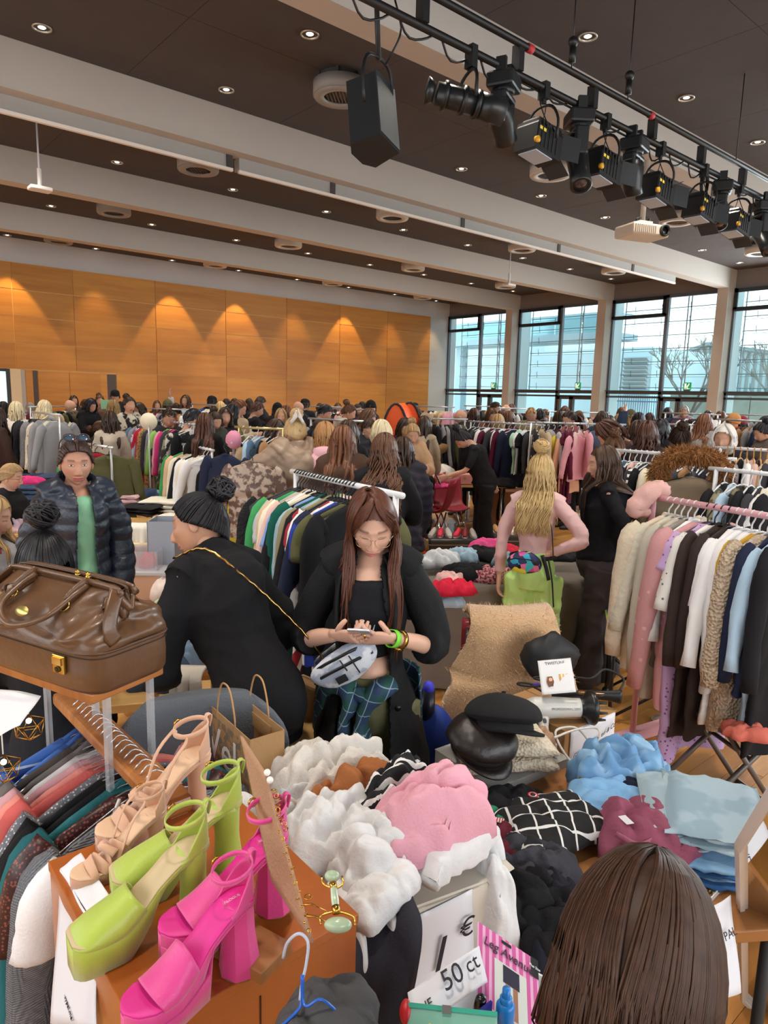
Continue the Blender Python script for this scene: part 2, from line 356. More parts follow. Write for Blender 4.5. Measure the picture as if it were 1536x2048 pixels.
LX = [2.37 + 2.125 * k for k in range(-3, 9)]
for b, y0 in enumerate(BY):
 ya, yb = y0 + BT, (BY[b + 1] if b + 1 < len(BY) else YW)
 for k in range(-3, 9):
  xa, xb = 1.3 + 2.125 * k, 1.3 + 2.125 * (k + 1)
  for h in (0, 1):
   st('ceiling_panel', box(max(xa, X0) + .003, min(xb, XW) - .003, ya + (yb - ya) / 2 * h + .003, ya + (yb - ya) / 2 * (h + 1) - .003, ZC, ZC + .03), dark, par=ceil)
for i, y0 in enumerate(BY):
 st('trim_%d' % (11 + i), box(X0, XW - .02, y0, y0 + BT, ZB, ZC + .02), white)
hd = st('wall_right', [box(XW - .02, XW + .3, Y0, YW, 5.24, ZC)], greyw)
for i, y0 in enumerate(BY): st('trim_%d' % (21 + i), box(XW - .44, XW + .1, y0, y0 + BT, 0, ZB), white)
glass = mat('e4f2f4', rough=.02, alpha=.08, spec=.6); alu = mat('8b9299', rough=.35, metal=.6); gasket = mat('20262b', rough=.4)
louv = mat('dff2f4', rough=.03, alpha=.14, spec=.8)
hook = tube([(0, 0, -.1), (-.03, 0, -.07), (-.02, 0, 0), (-.05, 0, .06), (-.02, 0, .1)], .009, 5, 9)
signg = mat('1c8a4c', rough=.4, emit=.5)
for i in range(len(BY)):
 ya = BY[i] + BT; yb = BY[i + 1] if i + 1 < len(BY) else YW
 ym = ya + (yb - ya) * .47
 fr = []; X = XW
 def fb(y0, y1, z0, z1, t=.07): fr.append(box(X - t, X + .05, y0, y1, z0, z1))
 fb(ya, ya + .05, 0, 5.24); fb(yb - .06, yb, 0, 5.24); fb(ym - .05, ym + .05, 0, 5.24); fb(ya, yb, 5.16, 5.24); fb(ya, yb, 2.30, 2.38); fb(ya, yb, 2.18, 2.24); fb(ya, yb, 0, .08)
 fb(ym, yb, 4.62, 4.70)
 fb(ym - .62, ym - .52, 0, 2.2); fb(ym - .14, ym - .02, 0, 2.2); fb(ya, ym, 2.1, 2.2); fb(ya + .03, ya + .12, 0, 2.2); fb(ym - .68, ym - .60, 0, 2.2)
 w = st('window_%d' % (i + 1), fr, frame_m)
 obj('window_frame', [box(X - .10, X - .05, ym + .04, ym + .13, 4.66, 5.22), box(X - .10, X - .05, yb - .12, yb - .03, 4.66, 5.22), box(X - .10, X - .05, ym + .04, yb - .03, 5.12, 5.22), box(X - .10, X - .05, ym + .04, yb - .03, 4.62, 4.72)], gasket, w, smooth=False)
 obj('window_sill', box(X - .14, X, ya - .0, yb, 2.38, 2.41), mat('3c444e', rough=.4), w, smooth=False)
 for y0, y1, z0, z1 in ((ya + .05, ym - .05, 2.38, 5.16), (ym + .05, yb - .06, 2.38, 4.62), (ym + .05, yb - .06, 4.7, 5.16), (ym + .05, yb - .06, .08, 2.18), (ya + .12, ym - .68, .08, 2.1), (ym - .52, ym - .14, .08, 2.1)):
  obj('pane', box(X - .012, X - .004, y0, y1, z0, z1), glass, w, smooth=False)
 xo = X + .75
 for k in range(7):
  z = 2.52 + k * .405
  obj('louvre_pane', [mv(box(-.004, .004, ya, yb, -.185, .185), roty(math.radians(24)), (xo, 0, z + .17))], louv, w, smooth=False)
  obj('louvre_rod', [rod((xo - .05, ya, z), (xo - .05, yb, z), .014), rod((xo + .06, ya, z + .34), (xo + .06, yb, z + .34), .007)], mat('5c6a72', rough=.3, metal=.5), w)
  for y in np.linspace(ya + .35, yb - .4, 4): obj('louvre_bracket', mv(hook, None, (xo - .07, y, z + .04)), mat('39444a'), w)
 for y in (ya + (yb - ya) * .36, ya + (yb - ya) * .39, ya + (yb - ya) * .985): obj('louvre_post', box(xo - .05, xo - .02, y, y + .03, 2.3, 5.3), alu, w, smooth=False)
 for yy in (ym - .60, ym - .10):
  obj('door_handle', [rod((X - .13, yy, .95), (X - .13, yy, 1.25), .012)], mat('aaaaaa', metal=1, rough=.3), w)
 yy = ya + (yb - ya) * .22; s_ = thing('exit_sign', 'green running-man exit sign on the window ledge, %s glazed bay from the back wall' % ORD[len(BY) - 1 - i], 'sign', (X - .1, yy, 2.41))
 obj('sign_foot', box(-.02, .02, -.09, .09, 0, .035), mat('55585c'), s_, smooth=False); obj('sign_plate', box(-.015, .015, -.11, .11, .035, .25), signg, s_, smooth=False)
 wm_ = mat('f2f6f2', emit=.4); obj('running_figure', [box(-.018, -.015, -.085, .085, .06, .075), box(-.018, -.0155, .03, .085, .09, .22), mv(box(-.018, -.0155, -.014, .014, -.05, .04), rotx(.5), (0, -.02, .15)), mv(sphere((0, 0, 0), (.002, .016, .016), 8, 6), None, (-.016, -.045, .21)), mv(box(-.018, -.0155, -.05, .05, -.007, .007), rotx(-.6), (0, -.02, .165)), mv(box(-.018, -.0155, -.045, .02, -.008, .008), rotx(.9), (0, 0, .10))], wm_, s_, smooth=False)
st('ground_outside', box(XW + .3, 70, -20, 70, -.25, -.1), mat('a8a49c', rough=.9, var=.1))
for i, y0 in enumerate(BY): st('trim_%d' % (31 + i), box(XW + .12, XW + .66, y0 + .02, y0 + .32, 0, 5.6), mat('c4d4d8', rough=.7))
bw = thing('white_building', 'smooth white annex building with louvred vent seen through the windows', 'building', (0, 0, 0))
obj('wall', [box(28, 33.4, 15.4, 21, 0, 4.4), box(28, 33.4, 21, 42, 0, 5.9)], mat('d3e2ea', rough=.8), bw, smooth=False)
for k in range(9): obj('vent_slat', mv(box(-.16, .16, 0, 1.1, -.015, .015), roty(.6), (27.85, 15.5, 2.5 + .17 * k)), mat('a9b6bb'), bw, smooth=False)
obj('vent_housing', box(27.9, 28, 15.5, 16.6, 2.4, 4.0), mat('c3d2d8'), bw, smooth=False)
br = thing('walkway_bridge', 'glazed footbridge crossing high up behind the windows', 'bridge', (0, 0, 0))
obj('pillar', [box(24.6, 25, 15.2, 15.6, -.1, 4.45), box(24.6, 25, 23.2, 23.6, -.1, 4.45)], mat('9fb2bb'), br, smooth=False); obj('deck', [box(24, 26, 15, 24, 4.45, 4.7), box(24, 26, 15, 24, 5.35, 5.45)], mat('9fb2bb'), br, smooth=False)
for k in range(7): obj('pane', box(24, 24.04, 15.02 + k * 1.28, 16.24 + k * 1.28, 4.7, 5.35), mat('8fc0cc', rough=.1, metal=.2), br, smooth=False)
hl = thing('ribbed_hall', 'grey ribbed metal hall with a low gable roof behind the bare tree', 'building', (0, 0, 0))
obj('wall', mv(prism([(4, 0), (4, 2.9), (15.8, 4.85), (18.7, 3.95), (18.7, 0)], 14, 'x'), None, (34, 0, 0)), mat('8f9c9e', rough=.6), hl, smooth=False)
for k in range(48):
 yy = 4.1 + k * .3; zt = 2.85 + (yy - 4) / 11.8 * 1.95 if yy < 15.8 else 4.8 - (yy - 15.8) / 2.9 * .9
 obj('wall_rib', box(33.9, 34, yy, yy + .12, 0, zt), mat('b4c0c2', rough=.5), hl, smooth=False)
obj('roof', [mv(prism([(3.6, 2.9), (15.8, 5.0), (19, 4.0), (19, 3.85), (15.8, 4.85), (3.6, 2.75)], 14.6, 'x'), None, (33.7, 0, 0))], mat('7c878c'), hl, smooth=False)
fe = thing('metal_fence', 'blue-grey upright bar fence outside the glass doors', 'fence', (0, 0, 0))
for k in range(24): obj('fence_bar', rod((26.6, 14.0 + k * .1, -.1), (26.6, 14.0 + k * .1, 2.35), .02, 4), mat('5f7f95'), fe)
obj('fence_rail', [rod((26.6, 13.9, .2), (26.6, 16.4, .2), .03), rod((26.6, 13.9, 2.1), (26.6, 16.4, 2.1), .03)], mat('5f7f95'), fe)
cw = thing('concrete_wall', 'weathered pale concrete wall outside the glass doors', 'wall', (0, 0, 0))
for k in range(11): obj('panel', box(26.5, 26.7, -3 + k * 1.52, -3 + k * 1.52 + 1.48, -.1, 2.4), mat('a7a79b', rough=.9, var=.25, varscale=3), cw, smooth=False)
rt = random.Random(3)
def tree(loc, h, seed, label):
 rt = random.Random(seed); segs = []
 def grow(p, d, l, r, k):
  q = p + d * l; segs.append(tube([p, (p + q) / 2 + np.array([rt.uniform(-1, 1) for _ in range(3)]) * l * .06, q], [r, r * .85, r * .7], 5, caps=False))
  if k == 0: return
  for _ in range(3 if k > 1 else 4):
   dd = unit(d + np.array([rt.uniform(-.75, .75), rt.uniform(-.75, .75), rt.uniform(-.1, .55)])); grow(q, dd, l * rt.uniform(.6, .85), r * .62, k - 1)
 grow(np.zeros(3), np.array([0, 0, 1.]), h * .26, .10, 5)
 t = thing('bare_tree', label, 'tree', loc); obj('trunk_and_branches', segs, mat('6d6a66', rough=.9), t); return t
tree((25, 12.2, -.1), 5.6, 4, 'tall leafless tree standing before the ribbed hall outside'); tree((30.5, 11.2, -.1), 5.6, 9, 'smaller leafless tree beside the white annex outside')
# ================= CEILING FITTINGS =================
ringm = mat('c9c2b8', rough=.3, metal=.7); lampm = mat((1.0, .86, .66), emit=5.0)
dl_ring = mesh('lamp_ring', [ring((0, 0, -.012), .098, .082, .012)], True); dl_ref = mesh('reflector', [lathe([(.083, -.004), (.07, .03), (.045, .05)], 20)], True); dl_lamp = mesh('bulb', [sphere((0, 0, .01), (.045, .045, .022), 12, 8)], True)
rows = [y0 + 3.30 for y0 in BY] + [6.61, 4.46 - 3.3 + 1.66, 10.4, 14.2, 17.95]
side = {}
wd = ['back-wall', 'second', 'third', 'fourth', 'fifth', 'sixth', 'seventh']
n_ = 0
for ri, y in enumerate(sorted(set(round(v, 2) for v in rows))):
 for k, x in enumerate(LX):
  if x > 20 or x < X0: continue
  u_ = R.T @ np.array([x, y, ZC - CAMZ]); seen = u_[2] < -.5 and -40 < CX - F * u_[0] / u_[2] < 1580 and -40 < CY + F * u_[1] / u_[2]
  if not seen and not ((ri + k) % 2 == 0 and y < 19): continue
  t = thing('ceiling_downlight', 'small round recessed downlight glowing in the dark panelled ceiling', 'ceiling light', (x, y, ZC), 0, 'ceiling downlights')
  obj('lamp_ring', dl_ring, ringm, t); obj('reflector', dl_ref, mat('e8e0d0', rough=.2, metal=.6), t); obj('bulb', dl_lamp, lampm, t)
  if (ri + k) % 2 == 0 and y < 19:
   l = bpy.data.lights.new('downlight', 'SPOT'); l.energy = 230; l.color = (1, .90, .78); l.spot_size = 1.5; l.spot_blend = .6; l.shadow_soft_size = .12
   o = bpy.data.objects.new('downlight', l); o.location = (0, 0, -.03); COL.objects.link(o); o.parent = t
for k, x in enumerate(LX):
 if x < 2: continue
 strong = k in (4, 6, 7, 9)
 l = bpy.data.lights.new('wall_washer', 'SPOT'); l.energy = 260 if strong else 120; l.color = (1, .66, .30); l.spot_size = 1.06; l.spot_blend = .22 if strong else .6; l.shadow_soft_size = .03
 o = bpy.data.objects.new('wall_washer', l); o.location = (x, 19.42, 5.70); COL.objects.link(o)
gm = mat('8d8a86', rough=.5); vr = mesh('rim', [ring((0, 0, -.24), .31, .2, .035, 32), ring((0, 0, -.22), .325, .30, .15, 32)], True)
vs = mesh('stub', [ring((0, 0, -.06), .26, .23, .07, 24)] + [cbox((.28 * math.cos(a), .28 * math.sin(a), -.03), (.03, .03, .1)) for a in np.linspace(0, 2 * PI, 6, endpoint=False)], False)
vg = mesh('grille_slat', [mv(box(-.19, .19, -.012, .012, -.002, .002), rotx(.5), (0, 0, 0))], False)
vdisc = mesh('grille_plate', [cyl((0, 0, -.20), .21, .01, 28)], True)
lv = 0
for b, y0 in enumerate(BY):
 for k, x in enumerate((1.2, 5.32, 9.44, 13.5, 17.45)):
  y = y0 + 2.03; t = thing('ceiling_vent', 'round grey ceiling vent, %s from the windows, %s bay from the wood wall' % (ORD[4 - k], ORD[len(BY) - 1 - b]), 'vent', (x, y, ZC), PI / 4 * (k % 2), None)
  obj('stub', vs, mat('3c3a3a'), t); obj('rim', vr, mat('c4c0bb', rough=.4) if k > 1 else gm, t); obj('grille_plate', vdisc, mat('6b625c', rough=.6), t)
  if depth((x, y, ZC)) < 16:
   for q in range(9): s_ = obj('grille_slat', vg, mat('5a5450'), t, loc=(0, -.16 + .04 * q, -.215)); s_.scale = (math.sqrt(max(.05, 1 - ((-.16 + .04 * q) / .19) ** 2)), 1, 1)
yA = BY[3] + .02
for nm, xa, xb, lab in (('projection_screen', .4, 4.95, 'retracted projection screen casing under the beam, shorter one'), ('projection_screen', 5.05, 17.4, 'long retracted projection screen casing with white lower bar under the beam')):
 t = thing(nm, lab, 'screen', (xa, yA + .26, ZB)); Lx = xb - xa
 obj('casing', box(0, Lx, -.07, .07, -.16, 0), mat('9b9a96', rough=.6, bump=('noise', 40, .3)), t, smooth=False); obj('weight_bar', box(0, Lx, -.08, -.03, -.20, -.16), mat('e6ddd4', rough=.4), t, smooth=False)
 for q in np.arange(1.55, Lx, 2.9): obj('bracket', box(q, q + .09, -.085, .02, -.16, .03), mat('37322f'), t, smooth=False)
blk = mat('111214', rough=.45, spec=.5); blk2 = mat('1c1e20', rough=.35, spec=.5); YT = 3.97; ZT = 4.6
tr = thing('lighting_truss', 'black ladder truss hung on cables across the hall near the ceiling', 'truss', (2.2, YT, ZT))
obj('lower_tube', rod((0, 0, 0), (12, 0, 0), .03, 10), blk, tr); obj('upper_tube', rod((0, -.06, .19), (12, -.06, .19), .028, 10), blk, tr)
for q in np.arange(.35, 12, 1.05): obj('spacer', box(q, q + .06, -.07, .01, 0, .19), blk, tr, smooth=False)
for q in (.9, 3.15, 4.05, 6.4, 9.4): obj('hanging_cable', [rod((q, -.06, .19), (q, -.06, ZC - ZT), .006, 5)] + ([sphere((q, -.06, .42), .045, 10, 8), cyl((q, -.06, .26), .03, .12, 8)] if q in (3.15, 4.05) else []), blk, tr)
for q in np.arange(.4, 11, .42):
 a = rt.uniform(.05, .14); obj('cable', tube([(q, .02, .02), (q + .12, .04, -a), (q + .26, .03, -a * .7), (q + .4, .03, .03)], .009, 5, 9), blk, tr)
obj('cable', [tube([(0, -.03, .22), (3, -.02, .215), (7, -.03, .225), (12, -.02, .22)], .012, 5, 12), tube([(2.4, .03, -.02), (5, .04, -.04), (8, .03, -.02), (11, .04, -.03)], .01, 5, 14)], blk, tr)
for q in (5.9, 8.3): obj('cable_coil', [tube([(q + .0, .03 + .012 * k, -.12 + 0) + np.array((.07 * math.cos(a), 0, .14 * math.sin(a))) for a in np.linspace(0, 2 * PI, 14)], .008, 5) for k in range(3)], blk, tr)
for q in (2.55, 4.45): obj('red_tape', cyl((q, -.06, .19), .034, .06, 10, axis='x'), mat('b0202a'), tr)
def fresnel(x, lab, s=1.0, yaw=0):
 t = thing('stage_spotlight', lab, 'spotlight', (x, YT, ZT), yaw, None, s)
 obj('clamp', [box(-.03, .03, -.04, .04, -.09, .04), cyl((0, 0, -.12), .02, .05, 8)], blk, t, smooth=False)
 obj('yoke', tube([(0, -.15, -.42), (0, -.16, -.28), (0, -.10, -.17), (0, 0, -.14), (0, .10, -.17), (0, .16, -.28), (0, .15, -.42)], [.012], 6, 18, ref=(1, 0, 0)), blk, t)
 tl = roty(math.radians(8))
 V = np.array([(-.2, -.11, -.13), (.14, -.11, -.13), (.14, .11, -.13), (-.2, .11, -.13), (-.2, -.11, .06), (-.16, -.08, .13), (-.16, .08, .13), (-.2, .11, .06), (.14, -.08, .13), (.14, .08, .13), (.14, -.11, .06), (.14, .11, .06)])
 b = obj('lamp_body', mv((V, [(0, 3, 2, 1), (0, 4, 7, 3), (4, 5, 6, 7), (5, 8, 9, 6), (8, 10, 11, 9), (10, 1, 2, 11), (0, 1, 10, 4), (4, 10, 8, 5), (3, 7, 11, 2), (7, 6, 9, 11)]), tl, (0, 0, -.42)), blk2, t, smooth=False)
 obj('lens', mv(cyl((.13, 0, 0), .09, .03, 20, axis='x'), tl, (0, 0, -.42)), mat('556070', rough=.1), b)
 for q in range(6): obj('cooling_fin', mv(box(-.19 + q * .05, -.175 + q * .05, -.115, .115, -.10, .10), tl, (0, 0, -.42)), blk, b, smooth=False)
 for (ax, sg) in (('z', 1), ('z', -1), ('y', 1), ('y', -1)):
  p = box(0, .17, -.10, .10, -.003, .003); M = roty(-.5 * sg) if ax == 'z' else rotx(PI / 2) @ roty(.5 * sg) if 0 else (rotx(PI / 2) @ roty(-.45 * sg))
  o_ = (.15, 0, .10 * sg) if ax == 'z' else (.15, -.10 * sg, 0)
  g_ = mv(p, M, o_); obj('barn_door', mv(g_, tl, (0, 0, -.42)), mat('2e3236', rough=.3), t, smooth=False)
 obj('knob', mv(cyl((-.19, -.13, -.075), .025, .03, 12, axis='y'), tl, (0, 0, -.42)), mat('d8a020', rough=.4), b)
 obj('sticker', mv(box(-.18, -.09, -.1135, -.112, .02, .045), tl, (0, 0, -.42)), mat('e8d040'), b, smooth=False); obj('base_plate', mv(box(-.16, .06, -.09, .09, -.14, -.132), tl, (0, 0, -.42)), mat('b8c8dc', rough=.3), b, smooth=False)
 obj('safety_cable', tube([(-.05, -.12, -.36), (-.11, -.05, -.15), (-.02, 0, .03), (.1, .05, -.12), (.08, .12, -.36)], .005, 5, 14), blk, t)
def atT(px, py, z=ZT): return PZ(px, py, z)[0]
for px, py, lab in ((1078, 180, 'black box spotlight with barn doors beside the long moving head'), (1222, 235, 'black box spotlight with barn doors between the two moving heads'), (1335, 290, 'black box spotlight above the white projector'), (1418, 335, 'black box spotlight second past the white projector'), (1492, 370, 'black box spotlight third past the white projector')):
 fresnel(atT(px, py), lab, 1.02)
fresnel(atT(1492, 370) + 1.6, 'black box spotlight fourth past the white projector')
t = thing('profile_spotlight', 'long black barrel profile spotlight slung sideways under the truss', 'spotlight', (atT(928, 110), YT, ZT))
obj('clamp', box(-.03, .03, -.04, .04, -.12, .04), blk, t, smooth=False)
tl = rotz(-.55) @ roty(.16); c = np.array((-.02, 0, -.36))
obj('barrel', mv([cyl((-.25, 0, 0), .085, .34, 16, axis='x'), cyl((.09, 0, 0), .095, .2, 16, .105, 'x'), cyl((-.33, 0, 0), .10, .06, 16, .07, 'x')], tl, c), blk2, t)
obj('lens', mv(cyl((.285, 0, 0), .088, .01, 16, axis='x'), tl, c), mat('8090a0', rough=.1), t); obj('yoke', tube([(-.06, -.12, -.36), (-.06, -.12, -.2), (0, 0, -.13), (.02, .12, -.2), (.02, .12, -.36)], .014, 6, 14), blk, t)
for q in (-.2, -.05, .06): obj('band', mv(cyl((q, 0, 0), .105, .03, 16, axis='x'), tl, c), blk, t)
def moving_head(px, py, lab, yaw, tilt, big):
 t = thing('moving_head_light', lab, 'spotlight', (atT(px, py), YT, ZT), yaw)
 obj('base', [cbox((0, 0, -.11), (.26, .22, .12)), cyl((0, 0, -.2), .09, .05, 16)], blk2, t, bevel=.02, smooth=False)
 obj('yoke', [cbox((-.12, 0, -.32), (.06, .12, .24)), cbox((.12, 0, -.32), (.06, .12, .24)), cbox((0, 0, -.22), (.26, .14, .05))], blk2, t, bevel=.02, smooth=False)
 L_ = .38 if big else .16
 o = obj('head', mv(lathe([(.02, .17), (.08, .16), (.095, .08), (.10, 0), (.088, -L_ * .6), (.095, -L_), (.075, -L_ - .01), (.06, -L_ + .02), (.0, -L_ + .02)], 20), roty(tilt), (0, 0, -.40)), blk2, t)
 obj('lens', mv(cyl((0, 0, -L_), .075, .008, 18), roty(tilt), (0, 0, -.40)), mat('3a3034', rough=.05, coat=1), t); obj('clamp', [cbox((-.08, 0, 0), (.04, .08, .1)), cbox((.08, 0, 0), (.04, .08, .1))], blk, t, smooth=False)
moving_head(1000, 140, 'short black moving head light next to the barrel spotlight', .4, -.9, False)
moving_head(1150, 215, 'large black moving head light pointing down with long snout', .9, .55, True)
moving_head(1280, 265, 'short black moving head light above the white projector stem', .2, -.4, False)
moving_head(1462, 352, 'black moving head light between two box spotlights beyond the projector', .5, .5, False)
moving_head(1530, 395, 'black moving head light at the window end of the truss', 1.0, .7, True)
P = PD(755, 215, 5.25)
t = thing('loudspeaker', 'large black wedge loudspeaker hanging from the white beam', 'loudspeaker', (P[0], P[1], P[2]), .3)
Ms = roty(math.radians(12)) @ rotx(math.radians(-14)); sp = prism([(-.14, -.12), (-.18, .12), (-.08, .18), (.08, .18), (.18, .12), (.14, -.12)], .52)
cab = obj('cabinet', mv(sp, Ms, (0, 0, -.30)), mat('1d2226', rough=.5), t, smooth=False); obj('grille', mv(box(-.14, .14, -.128, -.12, .02, .54), Ms, (0, 0, -.30)), mat('2a3034', rough=.6, bump=('voronoi', 200, .5)), cab, smooth=False)
obj('bracket', [tube([(-.18, 0, -.02), (-.2, 0, .2), (-.12, 0, .33), (.12, 0, .33), (.2, 0, .2), (.18, 0, -.02)], .014, 6, 16, ref=(0, 1, 0)), rod((0, 0, .33), (0, .05, ZB - P[2]), .02)], blk, t)
t = thing('speaker_bracket', 'white angled mounting bracket with a hook beside the loudspeaker', 'bracket', (*PD(775, 95, 5.15)[:2], ZB)); obj('plate', [box(-.02, .02, -.12, .12, -.28, 0), box(-.1, .02, -.12, .12, -.03, 0)], mat('cdb8a6'), t, smooth=False)
o = tag(obj('cable', [tube([PD(790, 0, 5.0), PD(802, 60, 5.05), PD(782, 110, 5.1), PD(770, 130, 5.2)], .008, 5, 16)], blk), 'black cable looping down to the loudspeaker', 'cable')
P = PY(1283, 465, 5.29)
t = thing('projector', 'white ceiling projector with round lens on a long stem', 'projector', (P[0], P[1], P[2]), math.radians(-20))
pw = mat('d9cdbd', rough=.45); bd = obj('body', mv(cbox((0, 0, 0), (.60, .40, .16)), rotx(.0)), pw, t, smooth=False, bevel=.03)
obj('lens_ring', ring((0, 0, 0), .075, .055, .04, 24), mat('222222'), bd).matrix_local = Matrix.Translation((.2, -.2, .0)) @ Matrix.Rotation(PI / 2, 4, 'X')
obj('lens', mv(sphere((0, 0, 0), (.055, .02, .055), 16, 10), None, (.2, -.20, 0)), mat('0c0c10', rough=.05, coat=1), bd)
for q in range(11): obj('vent_slot', box(-.27 + q * .032, -.255 + q * .032, -.205, -.2, -.05, .05), mat('8a7f72'), bd, smooth=False)
obj('stem', [rod((0, 0, .1), (0, 0, ZB - P[2]), .035, 10), cbox((0, 0, .11), (.22, .16, .05))], mat('b8ada2'), t); obj('cable', tube([(.05, .05, .12), (.12, 0, .2), (-.1, 0, .17), (.0, .03, .1)], .012, 5, 12), blk, t)
for px, py, zt, z, lab in ((80, 378, ZC, 4.72, 'white motion sensor on a thin rod near the wood wall side'), (1018, 570, ZC, 4.75, 'small sensor on a thin rod close to the windows')):
 P = PZ(px, py, z); t = thing('ceiling_sensor', lab, 'sensor', P); obj('rod', rod((0, 0, .03), (0, 0, ZC - z), .012, 6), mat('cfcfd4'), t); obj('housing', [cbox((0, 0, 0), (.28, .2, .05)), cyl((0, 0, .02), .03, .25, 8)], mat('dcd6d0'), t, smooth=False, bevel=.015)
P = PD(585, 5, 5.0); t = thing('ceiling_sensor', 'white box sensor fixed to the beam above the loudspeaker', 'sensor', (P[0], P[1], ZB)); obj('housing', box(-.14, .14, -.08, .08, -.08, 0), mat('d4c4b6'), t, smooth=False, bevel=.02)
# ================= PEOPLE =================
def sm(a, b, x): t = np.clip((x - a) / (b - a), 0, 1); return t * t * (3 - 2 * t)
def gs(x, s): return np.exp(-(x / s) ** 2)
def head_geo(nu=48, nv=40, male=False, smile=.3, eyes=0):
 t = np.linspace(-1, 1, nu, endpoint=False); az = PI * (.55 * t + .45 * t ** 3)
 po = np.linspace(.05, PI - .05, nv); A, Pp = np.meshgrid(az, po)
 x = .0715 * np.sin(Pp) * np.sin(A); y = .093 * np.sin(Pp) * np.cos(A); z = .116 * np.cos(Pp)
 t = np.clip((-z - .015) / .10, 0, 1)
 x = x * (1 - (.26 if male else .36) * t ** 2); y = np.where(y < 0, y * (1 - .5 * t), y * (1 - .04 * t))
 y = np.where(y < 0, y * (1.0 + .12 * gs(z - .03, .06)), y); x = x * (1 + .05 * gs(z - .05, .05))
 f = sm(.25, .75, np.cos(A)) * sm(0, .2, np.sin(Pp)); d = np.zeros_like(x)
 ax = np.abs(x)
 d += .020 * gs(x, .0075 + .006 * sm(.0, -.045, z)) * sm(.012, -.040, z) * sm(-.056, -.044, z)
 d += .004 * gs(ax - .012, .006) * gs(z + .045, .007)
 d -= .009 * gs(ax - .031, .017) * gs(z - .002, .015); d += .0035 * gs(ax - .031, .012) * gs(z - .002, .008)
 d += .004 * gs(ax - .028, .022) * gs(z - .024, .008); d += .004 * gs(ax - .042, .018) * gs(z + .022, .018)
 zm = z + .072 - smile * .10 * ax; lw = sm(.027, .020, ax)
 d += .0055 * gs(zm - .0055, .0045) * lw + .0065 * gs(zm + .006, .005) * lw - .004 * gs(zm, .0016) * lw
 d += .006 * gs(x, .017) * gs(z + .106, .014) - .003 * gs(x, .02) * gs(z + .088, .006)
 y = y + d * f
 F_ = np.zeros((nv, nu, 3)); F_[..., 0] = np.clip(gs(zm, .0095) ** 2 * sm(.026, .020, ax) * 1.1, 0, 1) * f * .95 + .10 * gs(ax - .043, .02) * gs(z + .03, .02) * f
 brow = gs(z - .026 + .08 * (ax - .03) ** 2 * 30, .0042) * sm(.012, .018, ax) * sm(.052, .044, ax); lash = gs(z + .004 - 14 * (ax - .031) ** 2, .0017) * sm(.047, .043, ax) * sm(.015, .019, ax)
 F_[..., 1] = np.clip(brow * .75 + lash * .9, 0, 1) * f
 if eyes:
  ex = (ax - .031) / .0145; al = sm(1.0, .80, np.abs(ex)) * sm(0, .0012, .0046 * (1 - ex ** 2) - np.abs(z - .001)); F_[..., 2] = al * f; ir = sm(.0056, .0046, np.hypot(ax - .031, z - .001)) * al
  F_[..., 1] = np.maximum(F_[..., 1] * (1 - al), 0) * f; F_[..., 1] = np.maximum(F_[..., 1], 0); F_[..., 2] *= (1 - ir); F_[..., 1] = np.maximum(F_[..., 1], ir); F_[..., 1] = np.maximum(F_[..., 1], gs(z - .001 - .0050 * (1 - ex ** 2), .0016) * sm(1.1, .9, np.abs(ex)))
 V = np.stack([x, y, z], -1).reshape(-1, 3); Fc = [tuple(q[::-1]) for q in gridf(nu, nv, True)]
 V = np.vstack([V, [0, 0, .1165], [0, .01, -.1155]]); n = nu * nv
 Fc += [(n, (j + 1) % nu, j)[::-1] for j in range(nu)] + [(n + 1, (nv - 1) * nu + j, (nv - 1) * nu + (j + 1) % nu)[::-1] for j in range(nu)]
 ft = np.vstack([F_.reshape(-1, 3), np.zeros((2, 3))])
 parts = [(V, Fc)]; fts = [ft]
 for s in (-1, 1):
  e = mv(sphere((0, 0, 0), (.009, .019, .031), 10, 8), rotz(-.3 * s), (s * .074, -.004, -.008)); parts.append(e); fts.append(np.zeros((len(e[0]), 3)))
 return parts, fts
def eyes_geo(): return [mv(sphere((0, 0, 0), .0118, 12, 8), None, (s * .031, .0715, .000)) for s in (-1, 1)]
def Mhead(yaw, pitch, roll=0): return rotz(yaw) @ rotx(-pitch) @ roty(roll)
def finger(base, dirv, nrm, L, curl, r=.0085, n=6):
 P = [np.array(base, float)]; d = unit(dirv); nr = unit(nrm); ang = 0
 for k, seg in enumerate((.45, .32, .23)):
  ang += curl * (.6, .8, .6)[k]; dd = d * math.cos(ang) + nr * math.sin(ang); P.append(P[-1] + dd * L * seg)
 return tube(P, [r * 1.05, r, r * .92, r * .62], n, 8)
def hand_geo(wrist, d, palm, s, curl=.5, sc=1.0):
 """wrist point, d = direction of the hand, palm = palm normal, s = side of the thumb sign"""
 d = unit(d); palm = unit(palm - np.dot(palm, d) * d); side = np.cross(d, palm) * s; w = np.array(wrist, float); g = []
 g.append(tube([w - d * .02, w + d * .03 * sc, w + d * .065 * sc, w + d * .09 * sc], np.array([(.024, .018), (.034, .015), (.041, .014), (.037, .011)]) * sc, 10, 8, ref=palm))
 for k, (o, L) in enumerate(((.029, .070), (.0095, .079), (-.010, .073), (-.029, .057))):
  g.append(finger(w + d * .082 * sc + side * o * sc, d + side * o * 1.6, palm, L * sc, curl * (1 + .08 * k), .0083 * sc))
 g.append(finger(w + d * .025 * sc + side * .026 * sc + palm * .004, d * .75 + side * .75 + palm * .2, palm * .7 - side * .5, .062 * sc, curl * .6, .0098 * sc))
 return g
